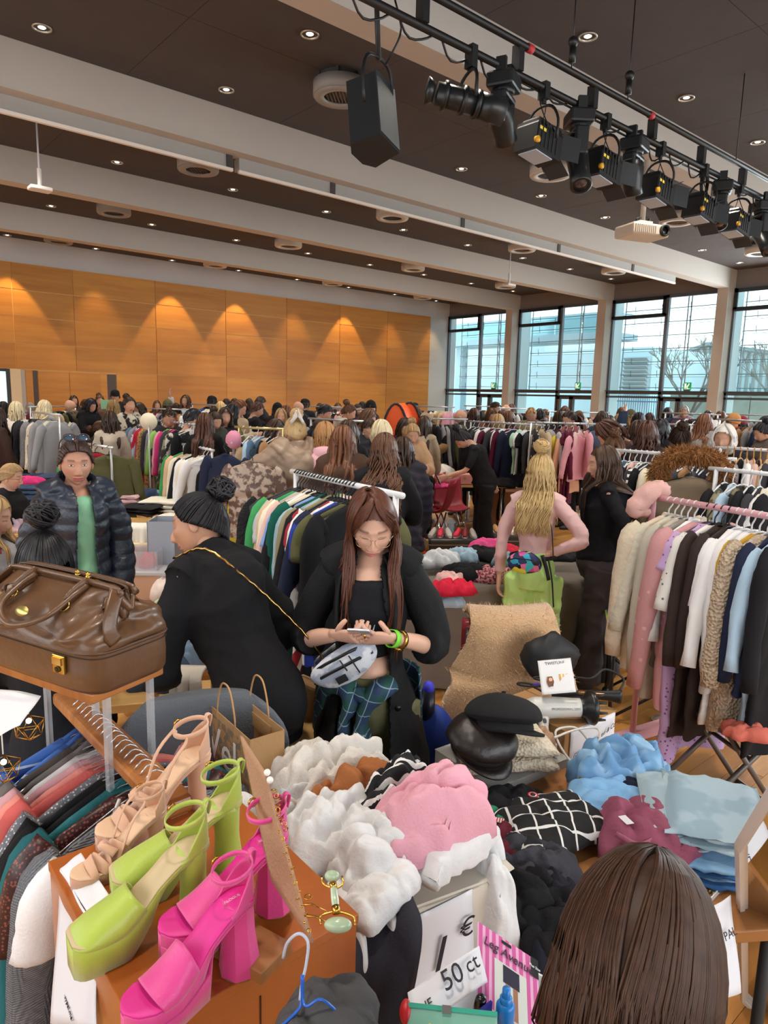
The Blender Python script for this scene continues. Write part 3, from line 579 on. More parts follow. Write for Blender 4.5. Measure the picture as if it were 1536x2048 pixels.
class Rig:
 def __init__(s, lean=0, arms=((10, 8, 15, 5), (10, 8, 15, 5)), head=(0, 0), legs=None, twist=0, male=False, bulk=1.0, hands=None):
  s.lean = math.radians(lean); s.male = male; s.bulk = bulk; r = math.radians; sw = .185 if male else .165
  s.S, s.E, s.W, s.D = [], [], [], []
  for sg, a in zip((-1, 1), arms):
   p, o, e, i = [r(v) for v in a]; S_ = np.array((sg * sw, 0, 1.375)); u = np.array((sg * math.sin(o) * math.cos(p), math.sin(p), -math.cos(p) * math.cos(o)))
   f = np.array((-sg * math.sin(i), math.sin(p + e) * math.cos(i), -math.cos(p + e) * math.cos(i))); E_ = S_ + u * .275
   s.S.append(S_); s.E.append(E_); s.W.append(E_ + f * .245); s.D.append(unit(f))
  s.legs = legs or (((-.085, 0, .88), (-.095, .02, .47), (-.10, -.02, .07)), ((.085, 0, .88), (.095, .02, .47), (.10, -.02, .07)))
  s.hp = [r(v) for v in head]; s.hc = np.array((0, .028, 1.563)); s.Mh = Mhead(s.hp[0], s.hp[1], s.hp[2] if len(s.hp) > 2 else 0)
  pv = np.array((0, 0, 1.47)); s.hc = pv + s.Mh @ (s.hc - pv)
 def bend(s, V):
  V = np.array(V, float)
  if not s.lean: return V
  t = sm(.86, 1.15, V[:, 2]) * s.lean; z0 = .92; y, z = V[:, 1].copy(), V[:, 2] - z0
  V[:, 1] = y * np.cos(t) + z * np.sin(t); V[:, 2] = z0 + z * np.cos(t) - y * np.sin(t)
  return V
 def head_in(s, V): return s.bend(np.asarray(V) @ s.Mh.T + s.hc)
 def hair_in(s, g):
  V, Fc = g if not isinstance(g, list) else join(g)
  V = np.asarray(V); z = V[:, 2]; dz = np.minimum(z + .03, 0); A = V.copy(); A[:, 2] = np.maximum(z, -.03); Wd = A @ s.Mh.T + s.hc; Wd[:, 2] += dz
  k = sm(1.47, 1.38, Wd[:, 2]) * (dz < -.02); yf = Wd[:, 1] > -.03; tgt = np.where(yf, np.maximum(Wd[:, 1], .150 + .25 * (V[:, 1] - .09)), np.minimum(Wd[:, 1], -.168 + .3 * (V[:, 1] + .13))); Wd[:, 1] = Wd[:, 1] * (1 - k) + tgt * k
  return s.bend(Wd), Fc
 def top_of_head(s): return s.head_in([(0, 0, .117)])[0]
 def torso(s, i=0, hem=.86, flare=0, top=1.44, chest=0):
  m_ = s.male; b = s.bulk
  R_ = [(.80, .135, .10), (.90, .165 if not m_ else .155, .12), (1.0, .145, .105), (1.08, .128 if not m_ else .145, .095), (1.18, .14 if not m_ else .16, .108), (1.27, .152 if not m_ else .175, .115), (1.35, .165 if not m_ else .19, .10), (1.405, .13, .078), (1.44, .065, .058), (1.50, .05, .052)]
  if hem < .79: R_[0] = (.80, .178, .135); R_[1] = (.90, .170, .125)
  z = [q[0] for q in R_]; lo = min(hem, .8); zs = np.linspace(hem, top, 14)
  rx = np.interp(zs, z, [q[1] for q in R_]) * b + i + flare * np.clip((1.0 - zs), 0, 1); ry = np.interp(zs, z, [q[2] for q in R_]) * b + i + flare * .6 * np.clip((1.0 - zs), 0, 1)
  P = np.stack([0 * zs, .012 * np.sin((zs - .85) * 7) - .004, zs], 1); g = [tube(P, np.stack([ry, rx], 1), 20, ref=(1, 0, 0) if 0 else (0, 1, 0))]
  V, Fc = g[0]; V[:, 1] += np.where(V[:, 1] > 0, 1, 0) * (.0 if m_ else .022) * gs(V[:, 2] - 1.25, .055) * gs(np.abs(V[:, 0]) - .07, .07); g = [(V, Fc)]
  for sg in (0, 1):
   S_ = s.S[sg]; g.append(tube([(S_[0] * .35, 0, 1.415), (S_[0] * .68, 0, 1.395), (S_[0] * .96, 0, 1.368)], [.045 + i, .049 + i, .047 + i], 12, 6))
  return g
 def arm(s, k, i=0, L=1.0, cuff=1.0):
  S_, E_, W_ = s.S[k], s.E[k], s.W[k]; b = s.bulk; P = [S_ * (.66, 1, 1) + (0, 0, .012), S_ * .45 + E_ * .55, E_, (E_ + W_) / 2, W_]; r = np.array([.053, .045, .038, .036, .026]) * b + i; r[3:] *= cuff
  Q = smoothpath(P, 15); rr = np.interp(np.linspace(0, 4, 15), range(5), r); n = max(3, int(round(1 + 14 * L))); return tube(Q[:n], rr[:n], 12)
 def leg(s, k, i=0, wide=0, top=.9, bot=0.0):
  H, K, A = [np.array(q, float) for q in s.legs[k]]; P = [H + (0, 0, .0), H * .5 + K * .5, K, K * .45 + A * .55, A + (0, 0, .0)]
  r = np.array([.088, .078, .056, .055, .038]) * s.bulk + i + wide * np.array([0, .1, .35, .8, 1.0]); return tube(P, r, 14, 14, ref=(0, 1, 0))
 def foot(s, k, i=0):
  A = np.array(s.legs[k][2]); g = [tube([A + (0, -.055, -.03), A + (0, -.02, -.02), A + (0, .06, -.035), A + (0, .14, -.045), A + (0, .19, -.05)], np.array([(.022, .03), (.036, .042), (.038, .032), (.04, .022), (.02, .014)]) + i, 10, 9, ref=(0, 0, 1))]
  return g
 def body(s, vox, res=(32, 26), hands=True, curl=.5, palms=None, eyes=0, smile=.3):
  parts = s.torso(-.006, .82, top=1.5) + [s.arm(0, -.004), s.arm(1, -.004), s.leg(0), s.leg(1)] + s.foot(0) + s.foot(1)
  parts += [tube([(0, -.005, 1.40), (0, .0, 1.46), s.hc * .55 + np.array((0, 0, 1.46)) * .45 + (0, -.01, 0), s.hc + s.Mh @ (0, -.012, -.03)], [.062, .052, .050, .052], 14, 8)]
  g = remesh(parts, vox, 3); n0 = len(g[0]); hp, ft = head_geo(*res, male=s.male, eyes=eyes, smile=smile); allp = [(s.bend(g[0]), g[1])]; fts = [np.zeros((n0, 3))]
  for p_, f_ in zip(hp, ft): allp.append((s.head_in(p_[0]), p_[1])); fts.append(f_)
  if hands:
   for k, sg in ((0, 1), (1, -1)):
    pm = np.array((sg * 1.0, 0, 0)) if palms is None else np.array(palms[k], float)
    h = join(hand_geo(s.W[k], s.D[k], pm, 1 if k else -1, curl)); allp.append((s.bend(h[0]), h[1])); fts.append(np.zeros((len(h[0]), 3)))
  me = mesh('body', allp); set_feat(me, np.vstack(fts)); return me
 def garment(s, hem=.84, sleeve=.95, i=.016, flare=.0, vox=.014, fold=.006, fs=9, seed=0, openf=0, puffer=0, arms=(0, 1), collar=1, merge=True, cuff=1.1, top=1.44):
  tp = s.torso(i, hem, flare, top=top); am = [s.arm(k, i * .8, sleeve, cuff) for k in arms] if sleeve else []
  if collar == 2: tp.append(tube([(0, -.01, 1.42), (0, -.012, 1.50)], [.075, .07], 16))
  if collar == 3: tp.append(mv(sphere((0, 0, 0), (.11, .07, .085), 14, 8), None, (0, -.085, 1.43)))
  def fin(g, sd):
   V, Fc = g
   if puffer:
    nn = normals(V, Fc); V = V + nn * (puffer * (np.abs(np.sin(V[:, 2] * PI / .075 + .5 * np.sin(V[:, 0] * 9 + V[:, 1] * 7))) ** .6 - .5))[:, None]
   g = puff((V, Fc), fold, fs, sd)
   V, Fc = g
   if openf:
    V = np.asarray(V); Fc = [f for f in Fc if not (np.mean(V[list(f), 1]) > .0 and abs(np.mean(V[list(f), 0])) < openf(np.mean(V[list(f), 2])))]
   return V, Fc
  if merge: g = fin(remesh(tp + am, vox), seed); return (s.bend(g[0]), g[1])
  out = [fin(remesh(tp, vox), seed)]; op = openf
  openf = 0
  for k, a in enumerate(am): out.append(fin(remesh([a], vox), seed + k + 1))
  return [(s.bend(g[0]), g[1]) for g in out]
 def trousers(s, i=.014, wide=.02, vox=.016, fold=.007, seed=3, topz=1.0):
  t = s.torso(i * .8, .80, top=topz); t = [t[0]]; g = remesh(t + [s.leg(0, i, wide), s.leg(1, i, wide)], vox); g = puff(g, fold, 10, seed); V = g[0]; return (s.bend(V), g[1])
 def shoes(s): return [(s.bend(g[0]), g[1]) for g in (join(s.foot(0, .006)), join(s.foot(1, .006)))]
def set_feat(me, arr):
 at = me.color_attributes.new('feat', 'FLOAT_COLOR', 'POINT'); n = len(me.vertices); a = np.zeros((n, 4), np.float32); a[:, 3] = 1; a[:, :3] = arr; at.data.foreach_set('color', a.ravel())
def hair_geo(style='long', L=.35, seed=0, n=80, r=.012, cut=None, wave=.008, part=.0, bang=0, vol=1.0, seg=11, side=4):
 rg = np.random.default_rng(seed); g = []
 nu, nv = (40, 24) if n < 100 else (110, 70); A, Pp = np.meshgrid(np.linspace(-PI, PI, nu, endpoint=False), np.linspace(.03, PI * .74, nv)); k = 1.05 if style != 'short' else 1.07; k = k * (.5 + vol * .5)
 V = np.stack([.078 * k * np.sin(Pp) * np.sin(A), .101 * k * np.sin(Pp) * np.cos(A) - .003, .120 * k * np.cos(Pp) + .002], -1).reshape(-1, 3)
 V = V + unit(V) * (.004 * np.sin(np.arctan2(V[:, 0], V[:, 1]) * 22 + seed))[:, None] if 0 else V + normals(V, [tuple(q) for q in gridf(nu, nv, True)]) * 0
 Fc = []
 for q in gridf(nu, nv, True):
  c = V[list(q)].mean(0); az = abs(math.atan2(c[0], c[1])); zl = np.interp(az, [0, .7, 1.15, 1.5, 3.2], [.076, .060, .012, -.004, -.066])
  if c[2] > zl: Fc.append(tuple(q[::-1]))
 g.append((V, Fc))
 bp = np.array({'bun': (0, -.075, .105), 'topbun': (0, -.03, .15), 'lowbun': (0, -.12, .0), 'pony': (0, -.105, .05)}.get(style, (0, -.08, .1)))
 for j in range(n):
  sgn = 1 if j % 2 else -1; f = rg.uniform(0, 1); jit = rg.normal(0, 1, 3)
  if style in ('long', 'bob', 'wavy', 'half'):
   az0 = sgn * (.15 + 2.99 * f); a1 = abs(az0); lo_ = 1.02 if bang == 0 else .9; a1 = max(a1, lo_ + rg.uniform(0, .25)) if a1 < 1.25 else a1; az1 = sgn * a1
   kk = (1.07 + .07 * rg.uniform()) * (.6 + .4 * vol); P = []
   for t in np.linspace(0, 1, 6):
    po = .12 + 1.5 * t; az = az0 * (1 - t ** .6) * .9 + az1 * t ** .6 if t > 0 else az0
    P.append(((.078 * kk) * math.sin(po) * math.sin(az) + part * .02 * (1 - t), .101 * kk * math.sin(po) * math.cos(az) - .003, .120 * kk * math.cos(po)))
   x, y, z = P[-1]; Lj = L * (1 - .12 * rg.uniform()) * (.9 if abs(az1) < 1.4 else 1)
   if style == 'bob': Lj = L * (1 - .2 * rg.uniform())
   ph = rg.uniform(0, 6.3)
   for t in np.linspace(.16, 1, 6):
    zz = z - Lj * t; fr = math.cos(az1) > .12
    yt = (.10 if fr else -.14) if zz < -.17 else (y * .9 + (.0 if fr else -.006)); ty = sm(-.10, -.20, zz); yy = y * (1 - ty) + yt * ty if not fr else y * (1 - ty) + (.085 + .02 * jit[0] * .4) * ty
    xx = x * (1 - .12 * t) * (1.1 if zz < -.16 else 1) ; w_ = wave * (1 + 1.5 * t)
    if style == 'bob': xx *= 1 - .22 * t; yy = y * (1 - .1 * t)
    P.append((xx + w_ * math.sin(ph + t * (9 if style == 'wavy' else 4)) + .004 * jit[0], yy + w_ * math.cos(ph * 1.3 + t * (8 if style == 'wavy' else 3)) * .7 + .004 * jit[1], zz))
   rr = r * rg.uniform(.7, 1.3); g.append(tube(P, [rr * .3] + [rr] * 9 + [rr * .8, rr * .15], side, seg + 5, flat=.45))
  elif style in ('bun', 'topbun', 'lowbun', 'pony'):
   az = sgn * (.1 + 3.0 * f); po1 = np.interp(abs(az), [0, .7, 1.2, 3.2], [.98, 1.05, 1.52, 2.22]); P = []
   s0 = np.array((.078 * 1.05 * math.sin(po1) * math.sin(az), .101 * 1.05 * math.sin(po1) * math.cos(az) - .003, .12 * 1.05 * math.cos(po1)))
   for t in np.linspace(0, 1, 6):
    q = s0 * (1 - t) + bp * t; e = q / np.array((.078, .101, .12)); l_ = np.linalg.norm(e); q = q / l_ * (1.08 + .015 * jit[0] * .5) if t < .85 else q; P.append(q)
   if style == 'pony' and j % 2:
    ph = rg.uniform(0, 6.3); a = rg.uniform(0, 6.3); rad = .028 * rg.uniform(.3, 1)
    for t in np.linspace(.15, 1, 6): P.append(bp + np.array((rad * math.cos(a) * (1 + .5 * math.sin(3 * t)) + wave * math.sin(ph + 6 * t), -.035 * min(1, t * 3) + rad * math.sin(a) - .03 * t, -L * t)))
   rr = r * rg.uniform(.7, 1.2); g.append(tube(P, [rr * 1.1] + [rr] * (len(P) - 2) + [rr * .4], side, seg, flat=.45))
  elif style in ('short', 'crop'):
   az = sgn * (.0 + 3.1 * f); po0 = rg.uniform(.05, 1.2); P = []; Lm = L / .12
   for t in np.linspace(0, 1, 5):
    po = min(po0 + t * .8 * Lm, np.interp(abs(az), [0, .9, 1.3, 3.2], [1.0, 1.2, 1.75, 2.15])); kk = 1.08 + .04 * t * vol; P.append((.078 * kk * math.sin(po) * math.sin(az + .3 * t * jit[0]), .101 * kk * math.sin(po) * math.cos(az + .2 * t), .12 * kk * math.cos(po)))
   g.append(tube(P, [r * .5, r, r, r * .8, r * .2], side, seg, flat=.45))
 if style in ('bun', 'topbun', 'lowbun'):
  b0 = bp + unit(bp) * .03; g.append(sphere(b0, (.046, .042, .042), 12, 8))
  for j in range(22):
   d = unit(rg.normal(size=3)); u_ = unit(np.cross(d, (.3, .5, .8))); v_ = np.cross(d, u_); a = np.linspace(0, 4.6, 11); g.append(tube([b0 + (u_ * math.cos(q) + v_ * math.sin(q)) * .045 + d * .012 for q in a], [.003] + [.009] * 9 + [.003], 4, flat=.6))
 if style == 'pony' or style == 'half': pass
 if style == 'pony': g.append(cyl(bp + (0, -.01, -.01), .02, .02, 10))
 if bang:
  for j in range(int(n * .35)):
   a = rg.uniform(-.85, .85); P = []
   for t in np.linspace(0, 1, 6):
    po = .35 + 1.02 * t * bang; kk = 1.09 + .03 * rg.uniform(); aa = a * (.5 + .7 * t) + (.35 * t if a > 0 else -.35 * t); P.append((.078 * kk * math.sin(po) * math.sin(aa), .101 * kk * math.sin(po) * math.cos(aa), .12 * kk * math.cos(po)))
   g.append(tube(P, [r * .3, r * .7, r * .7, r * .6, r * .5, r * .1], side, 9, flat=.4))
 return join(g)
def cap_geo(kind):
 if kind == 'beanie': return join([mv(lathe([(.088, -.02), (.094, 0), (.09, .04), (.075, .08), (.045, .11), (.0, .125)], 20), np.diag([.98, 1.18, 1.0]), (0, -.005, .03)), mv(lathe([(.09, -.02), (.098, -.018), (.098, .018), (.09, .02)], 20), np.diag([.98, 1.18, 1.0]), (0, -.005, .03))])
 return join([mv(lathe([(.085, 0), (.086, .03), (.075, .07), (.04, .092), (.0, .097)], 20), np.diag([1, 1.22, 1.0]), (0, -.004, .045)), mv(prism([(math.cos(a) * .065, math.sin(a) * .07) for a in np.linspace(0, PI, 10)], .006), rotx(-.15), (0, .09, .048))])
HM = {}
def hairm(c, c2=None):
 if c in HC: c, c2 = HC[c]
 return mat(c, rough=.42, spec=.4, pat=('hair', c2 or c, 26), bump=('fiber', 60, .35, .004))
HC = dict(black=('0f0d10', '262229'), darkbrown=('2a1a14', '45301f'), brown=('4a2e1e', '6e4a30'), redbrown=('3c221a', '5e3a2a'), auburn=('55301e', '7e5034'), ginger=('94683e', 'c0925e'), blonde=('b8935a', 'e6cf9a'), paleblonde=('d0b888', 'f2e6c4'), grey=('77736e', 'aaa69f'), darkblonde=('8a6a44', 'bd9a68'), white=('cfcac2', 'eeeae4'), orange=('b8743a', 'e0a050'), ombre=('5a4028', 'caa468'))
POSES = dict(down=dict(arms=((8, 7, 18, 4), (8, 7, 18, 4))), browse=dict(arms=((35, 8, 60, 15), (30, 12, 70, 20)), head=(0, 20)), one=dict(arms=((8, 7, 20, 4), (55, 10, 45, 5)), head=(10, 10)), up=dict(arms=((20, 10, 60, 20), (110, 12, 40, 5)), head=(0, -5)),
             lean=dict(lean=28, arms=((20, 8, 30, 5), (25, 8, 30, 5)), head=(0, 15)), sit=dict(arms=((30, 8, 40, 15), (25, 8, 45, 15)), head=(0, 12), legs=(((-.085, 0, .88), (-.10, .42, .87), (-.10, .40, .46)), ((.085, 0, .88), (.10, .42, .87), (.10, .40, .46)))), man=dict(arms=((8, 7, 18, 4), (30, 8, 60, 15)), male=True, head=(0, 12)), lookl=dict(arms=((25, 8, 50, 10), (20, 8, 40, 10)), head=(35, 10)), lookr=dict(arms=((25, 8, 50, 10), (20, 8, 40, 10)), head=(-35, 10)))
TC = {}
GP = []
def tpl(k, f):
 if k not in TC: TC[k] = f()
 return TC[k]
TOPS = dict(tee=dict(hem=.88, sleeve=.42, i=.02), long=dict(hem=.85, sleeve=.95, i=.022), coat=dict(hem=.62, sleeve=.97, i=.042, flare=.08, collar=2), puffer=dict(hem=.74, sleeve=.97, i=.06, puffer=.022, collar=2), hoodie=dict(hem=.80, sleeve=.97, i=.038, collar=3), tank=dict(hem=.88, sleeve=.12, i=.018))
HS = dict(long=dict(style='long', L=.32, n=60, r=.016), longer=dict(style='long', L=.46, n=70, r=.016), wavy=dict(style='wavy', L=.34, n=90, r=.014, wave=.014, vol=1.1), bob=dict(style='bob', L=.12, n=60, r=.015, vol=1.15), short=dict(style='short', L=.10, n=80, r=.012), crop=dict(style='crop', L=.05, n=50, r=.010), bun=dict(style='bun', n=60, r=.012), topbun=dict(style='topbun', n=60, r=.012), lowbun=dict(style='lowbun', n=60, r=.012), pony=dict(style='pony', L=.26, n=70, r=.012))
PIX = []
def person(px, py, d, face, pose='down', hair=('long', 'brown'), top=('long', '202024'), legs='202228', label='', sk='c99a80', z=None, extra=None):
 for q in [0] + [sg * st_ for st_ in np.arange(.15, 1.4, .15) for sg in (1, -1)]:
  P = PD(px, py, d + q)
  if all((P[0] - a) ** 2 + (P[1] - b) ** 2 > .26 for a, b in GP) and P[1] < 19.3 and P[0] < 19.6: break
 GP.append((P[0], P[1])); rig = tpl(('rig', pose), lambda: Rig(**POSES[pose])); th = rig.top_of_head() + np.array((0, 0, .012))
 dz = .40 if pose == 'sit' else 0
 h = P[2]; sc = h / (th[2] - dz); psi = math.atan2(-P[1], -P[0]) + math.radians(face); rz = psi - PI / 2; o2 = rotz(rz) @ (th * sc)
 t = thing('person', label, 'person', (P[0] - o2[0], P[1] - o2[1], -dz * sc), rz, None, sc)
 obj('body', tpl(('b', pose), lambda: rig.body(.022)), skin(sk), t)
 tk = top[0]; obj({'tee': 'top', 'long': 'sweater', 'coat': 'coat', 'puffer': 'puffer_jacket', 'hoodie': 'hoodie', 'tank': 'tank_top'}[tk], tpl(('t', pose, tk), lambda: mesh('top', rig.garment(vox=.022, fold=.008, seed=len(TC), **TOPS[tk]))), top[1] if not isinstance(top[1], str) else cloth(top[1]), t)
 obj('trousers', tpl(('l', pose), lambda: mesh('tr', rig.trousers(vox=.026, wide=.015, i=.008, topz=.95))), cloth(legs), t)
 if d < 12: obj('shoes', tpl(('s', pose), lambda: mesh('sh', join(rig.shoes()))), mat('26262a'), t)
 hs, hc = hair[0], hair[1]
 if hs in ('cap', 'beanie'):
  o = obj(hs, tpl(('cap', pose, hs), lambda: (lambda g: mesh('c', (rig.head_in(g[0]), g[1])))(cap_geo(hs))), cloth(hc), t)
  if len(hair) > 2: obj('hair', tpl(('h', pose, hair[2]), lambda: (lambda g: mesh('h', (rig.head_in(g[0]), g[1])))(hair_geo(seed=len(TC), **HS[hair[2]]))), hairm(hair[3]), t)
 elif hs != 'bald': obj('hair', tpl(('h', pose, hs), lambda: (lambda g: mesh('h', (rig.head_in(g[0]), g[1])))(hair_geo(seed=len(TC), **HS[hs]))), hairm(hc), t)
 if extra == 'glasses': obj('glasses', tpl(('g', pose), lambda: mesh('gl', [(rig.head_in(g[0]), g[1]) for g in glasses()])), mat('1a1a1a', rough=.3), t)
 return t
def stool(P, label):
 t = thing('stool', label, 'stool', (P[0], P[1], 0)); obj('seat', cyl((0, 0, .36), .17, .035, 20), mat('6a4a34'), t); [obj('leg', rod((.12 * a, .12 * b, 0), (.1 * a, .1 * b, .36), .014), mat('30302f'), t) for a in (-1, 1) for b in (-1, 1)]
def glasses(r=.0013, w=.024, h=.020, y=.100):
 out = []
 for s in (-1, 1):
  a = np.linspace(0, 2 * PI, 18, endpoint=False); out.append(tube([(s * .032 + w * math.cos(q), y - .10 * (w * math.cos(q) * s + .032) ** 2 * 6, -.006 + h * math.sin(q)) for q in a], r, 5, closed=True)); out.append(tube([(s * .056, y - .008, .0), (s * .073, .05, .0), (s * .078, .0, -.002)], r, 5, 8))
 out.append(tube([(-.008, y, .0), (0, y + .003, .004), (.008, y, .0)], r, 5, 6)); return out
# ================= GARMENTS AND RAILS =================
CN = dict(black='17171b', navy='1f2740', cream='e6ddc6', white='e8e8ea', grey='8f8f92', charcoal='3a3a40', maroon='5a1830', red='b32034', green='3f9a5a', emerald='0d5548', lime='8fc060', pink='d89aa6', blush='dcb8ae', hotpink='c83a78', beige='c9b393', tan='a9805a', brown='5a3c2c', camel='b98a58', denim='5a7896', paleblue='a9c4da', blue='2c4c9a', royal='2a3f9c', yellow='dcc640', mustard='b8922e', olive='5a5a3a', lilac='b79ac8', mint='a9d0b4', rust='9a4a2c', teal='2a6a70', silver='b4b4b8', purple='5a3a78', peach='e0a888', khaki='8f8768')
def gcloth(c, kind='shirt'):
 if not isinstance(c, str): return c
 return cloth(CN[c]) if kind not in ('fur', 'sherpa') else mat(CN[c], rough=1, bump=('noise', 90, 1.0, .02), var=.25, varscale=30)
def hang_geo(kind='shirt', w=.44, L=.66, sl=.52, t=.03, seed=0, nu=20, nv=14, ang=.12):
 rg = np.random.default_rng(seed + 11); fl = dict(dress=1.15, cami=1.0, coat=1.1, skirt=1.3).get(kind, 1.0); parts = {}
 if kind in ('pants', 'skirt'): prof = [(-.12, .15), (-.14, .16), (-.3, .165), (-.12 - L, .15 * (1.25 if kind == 'skirt' else .95))]
 elif kind == 'cami': prof = [(-.20, .10), (-.26, .14), (-.34, .16), (-.12 - L, .19)]
 elif kind == 'vest': prof = [(-.09, .06), (-.115, .13), (-.15, w * .42), (-.32, w * .46), (-.10 - L, w * .5)]
 else: prof = [(-.085, .055), (-.10, .10), (-.135, w * .44), (-.16, w * .49), (-.28, w * .485), (-.10 - L, w * .5 * fl)]
 z = np.interp(np.linspace(0, 1, nv) ** .8, np.linspace(0, 1, 2), [prof[0][0], prof[-1][0]]); hw = np.interp(-z, [-p[0] for p in prof], [p[1] for p in prof])
 v = np.linspace(0, 1, nv); ht = t * (.35 + .65 * sm(0, .25, v)) * (1.0 if kind not in ('puffer', 'fur', 'sherpa') else 1.8)
 a = np.linspace(0, 2 * PI, nu, endpoint=False); Y = hw[:, None] * np.sign(np.cos(a)) * np.abs(np.cos(a)) ** .8; X = ht[:, None] * np.sin(a) + 0 * Y
 k = rg.integers(3, 6); ph = rg.uniform(0, 6.3); amp = .5 * t * (1.6 if kind in ('dress', 'skirt', 'blouse') else 1)
 X = X + (amp * sm(.1, .9, v))[:, None] * np.sin(Y / .2 * k + ph + 2 * v[:, None]) ; Zg = z[:, None] + 0 * Y + .012 * np.sin(a * 3 + ph) * sm(.8, 1, v)[:, None]
 if kind == 'puffer': X = X + .012 * np.sign(X) * np.abs(np.sin(Zg * PI / .09)) ** .5
 V = np.stack([X, Y, Zg], -1).reshape(-1, 3); Fc = [tuple(q[::-1]) for q in gridf(nu, nv, True)] + [tuple(range(nu))]
 V = puff((V, Fc[:-1]), .005, 12, seed)[0]; parts['body'] = (V, Fc)
 if sl and kind not in ('pants', 'skirt', 'cami', 'vest'):
  sv = []
  for s in (-1, 1):
   y0 = s * w * .46; q = rg.uniform(.6, 1.3) * ang; P = [(0, y0 * .9, -.15), (.0, y0 + s * .03, -.20), (rg.normal() * .012, y0 + s * (.04 + q * sl * .5), -.18 - sl * .5), (rg.normal() * .02, y0 + s * (.04 + q * sl), -.16 - sl)]
   r0 = .052 if kind not in ('coat', 'puffer', 'fur', 'sherpa') else .062; g = tube(P, np.array([(r0, .6 * t + .008), (r0, t * .8 + .01), (r0 * .82, t * .7 + .01), (r0 * (.62 if sl > .35 else .95), t * .6 + .008)]), 12, 12, ref=(1, 0, 0))
   V, Fq = g; V[:, [0, 1, 2]] = V
   if kind == 'puffer': V = V + normals(V, Fq) * (.010 * np.abs(np.sin(V[:, 2] * PI / .08)))[:, None]
   sv.append(puff((V, Fq), .006, 16, seed + 3))
  parts['sleeve'] = sv
 if kind in ('coat', 'puffer', 'shirt') : parts['collar'] = tube([(-t * .5, 0, -.10), (0, .05, -.085), (t * .6, .04, -.105), (t, 0, -.15), (t * .6, -.04, -.105), (0, -.05, -.085)], [(.012, .022)] * 6 if 0 else .014, 6, closed=True) if 0 else mv(tube([(0, .052, -.09), (t * .9, .03, -.10), (t * 1.1, 0, -.125), (t * .9, -.03, -.10), (0, -.052, -.09), (-t * .6, 0, -.075)], .013, 6, closed=True))
 if kind == 'fur' or kind == 'furcollar': parts['collar'] = None
 if kind == 'cami': parts['strap'] = [tube([(0, s * .05, -.07), (0, s * .075, -.13), (.01, s * .09, -.22)], .004, 5, 6) for s in (-1, 1)]
 return parts
def hanger_geo(style='plastic', w=.40):
 r = dict(plastic=.006, wire=.0022, wood=.008, white=.006)[style]; hk = [(0, .0, -.075), (0, .0, -.045), (0, .022, -.02), (0, .024, .006), (0, .0, .024), (0, -.022, .008)]
 g = [tube(hk, r * .7 if style != 'wire' else r, 6, 14, ref=(1, 0, 0)), tube([(0, -w * .48, -.15), (0, -w * .3, -.115), (0, 0, -.075), (0, w * .3, -.115), (0, w * .48, -.15)], r, 6, 14, ref=(1, 0, 0)), rod((0, -w * .47, -.152), (0, w * .47, -.152), r * .8, 6)]
 return g
HT = {}
HANGM = dict(plastic=mat('17181b', rough=.4), wire=mat('d8dade', rough=.25, metal=.8), wood=mat('c08a4a', rough=.5), white=mat('d0d2d4', rough=.4))
def garment(parent_M, kind, c, label, L=None, sl=None, w=.44, t=.03, seed=0, hstyle='plastic', group=None, name=None, near=False, yawj=0, lod=1, cat=None, extra=None, scale=1, swing=0):
 L = L or dict(shirt=.66, tee=.62, blouse=.62, coat=.98, puffer=.72, dress=1.0, cami=.5, pants=.62, skirt=.6, vest=.6, fur=.75, sherpa=.8, knit=.62)[kind]
 sl = sl if sl is not None else dict(shirt=.52, tee=.16, blouse=.5, coat=.58, puffer=.56, dress=.12, fur=.55, sherpa=.55, knit=.52).get(kind, 0)
 nm = name or dict(shirt='hanging_shirt', tee='hanging_t_shirt', blouse='hanging_blouse', coat='hanging_coat', puffer='hanging_puffer_jacket', dress='hanging_dress', cami='hanging_camisole', pants='hanging_trousers', skirt='hanging_skirt', vest='hanging_vest', fur='hanging_fur_jacket', sherpa='hanging_fleece_coat', knit='hanging_sweater')[kind]
 key = (kind, round(L, 2), round(sl, 2), w, t, seed % 3, near)
 if key not in HT:
  hp = hang_geo(kind, w, L, sl, t, seed % 3, *((44, 40) if near else (16, 10)), ang=.10 + .1 * (seed % 2)); d = dict(body=mesh('g', hp['body']))
  if near: d['sleeve'] = [mesh('s', q) for q in hp.get('sleeve', [])]; d['collar'] = mesh('c', hp['collar']) if hp.get('collar') else None
  else: d['body'] = mesh('g', [hp['body']] + hp.get('sleeve', []));
  d['strap'] = mesh('st', hp['strap']) if hp.get('strap') else None; HT[key] = d
 d = HT[key]; t_ = thing(nm, label, cat or dict(pants='trousers', cami='top', blouse='top', tee='t-shirt', puffer='jacket', fur='jacket', sherpa='coat', knit='sweater').get(kind, kind), (0, 0, 0), 0, group)
 t_.matrix_world = parent_M @ Matrix.Rotation(yawj, 4, 'Z') @ Matrix.Rotation(swing, 4, 'X') @ Matrix.Scale(scale, 4); m_ = gcloth(c, kind)
 obj('fabric_body', d['body'], m_, t_)
 for s_ in d.get('sleeve', []): obj('sleeve', s_, m_, t_)
 if d.get('collar'): obj('collar', d['collar'], m_, t_)
 if d.get('strap'): obj('shoulder_straps', d['strap'], m_, t_)
 if (hstyle, round(w, 2)) not in HT: HT[(hstyle, round(w, 2))] = mesh('h', hanger_geo(hstyle, w))
 if near or lod: obj('hanger', HT[(hstyle, round(w, 2))], HANGM[hstyle], t_)
 return t_
def rail_frame(A, B):
 A = np.array(A, float); B = np.array(B, float); u = B - A; L = np.linalg.norm(u); yaw = math.atan2(u[1], u[0]); return A, B, L, yaw
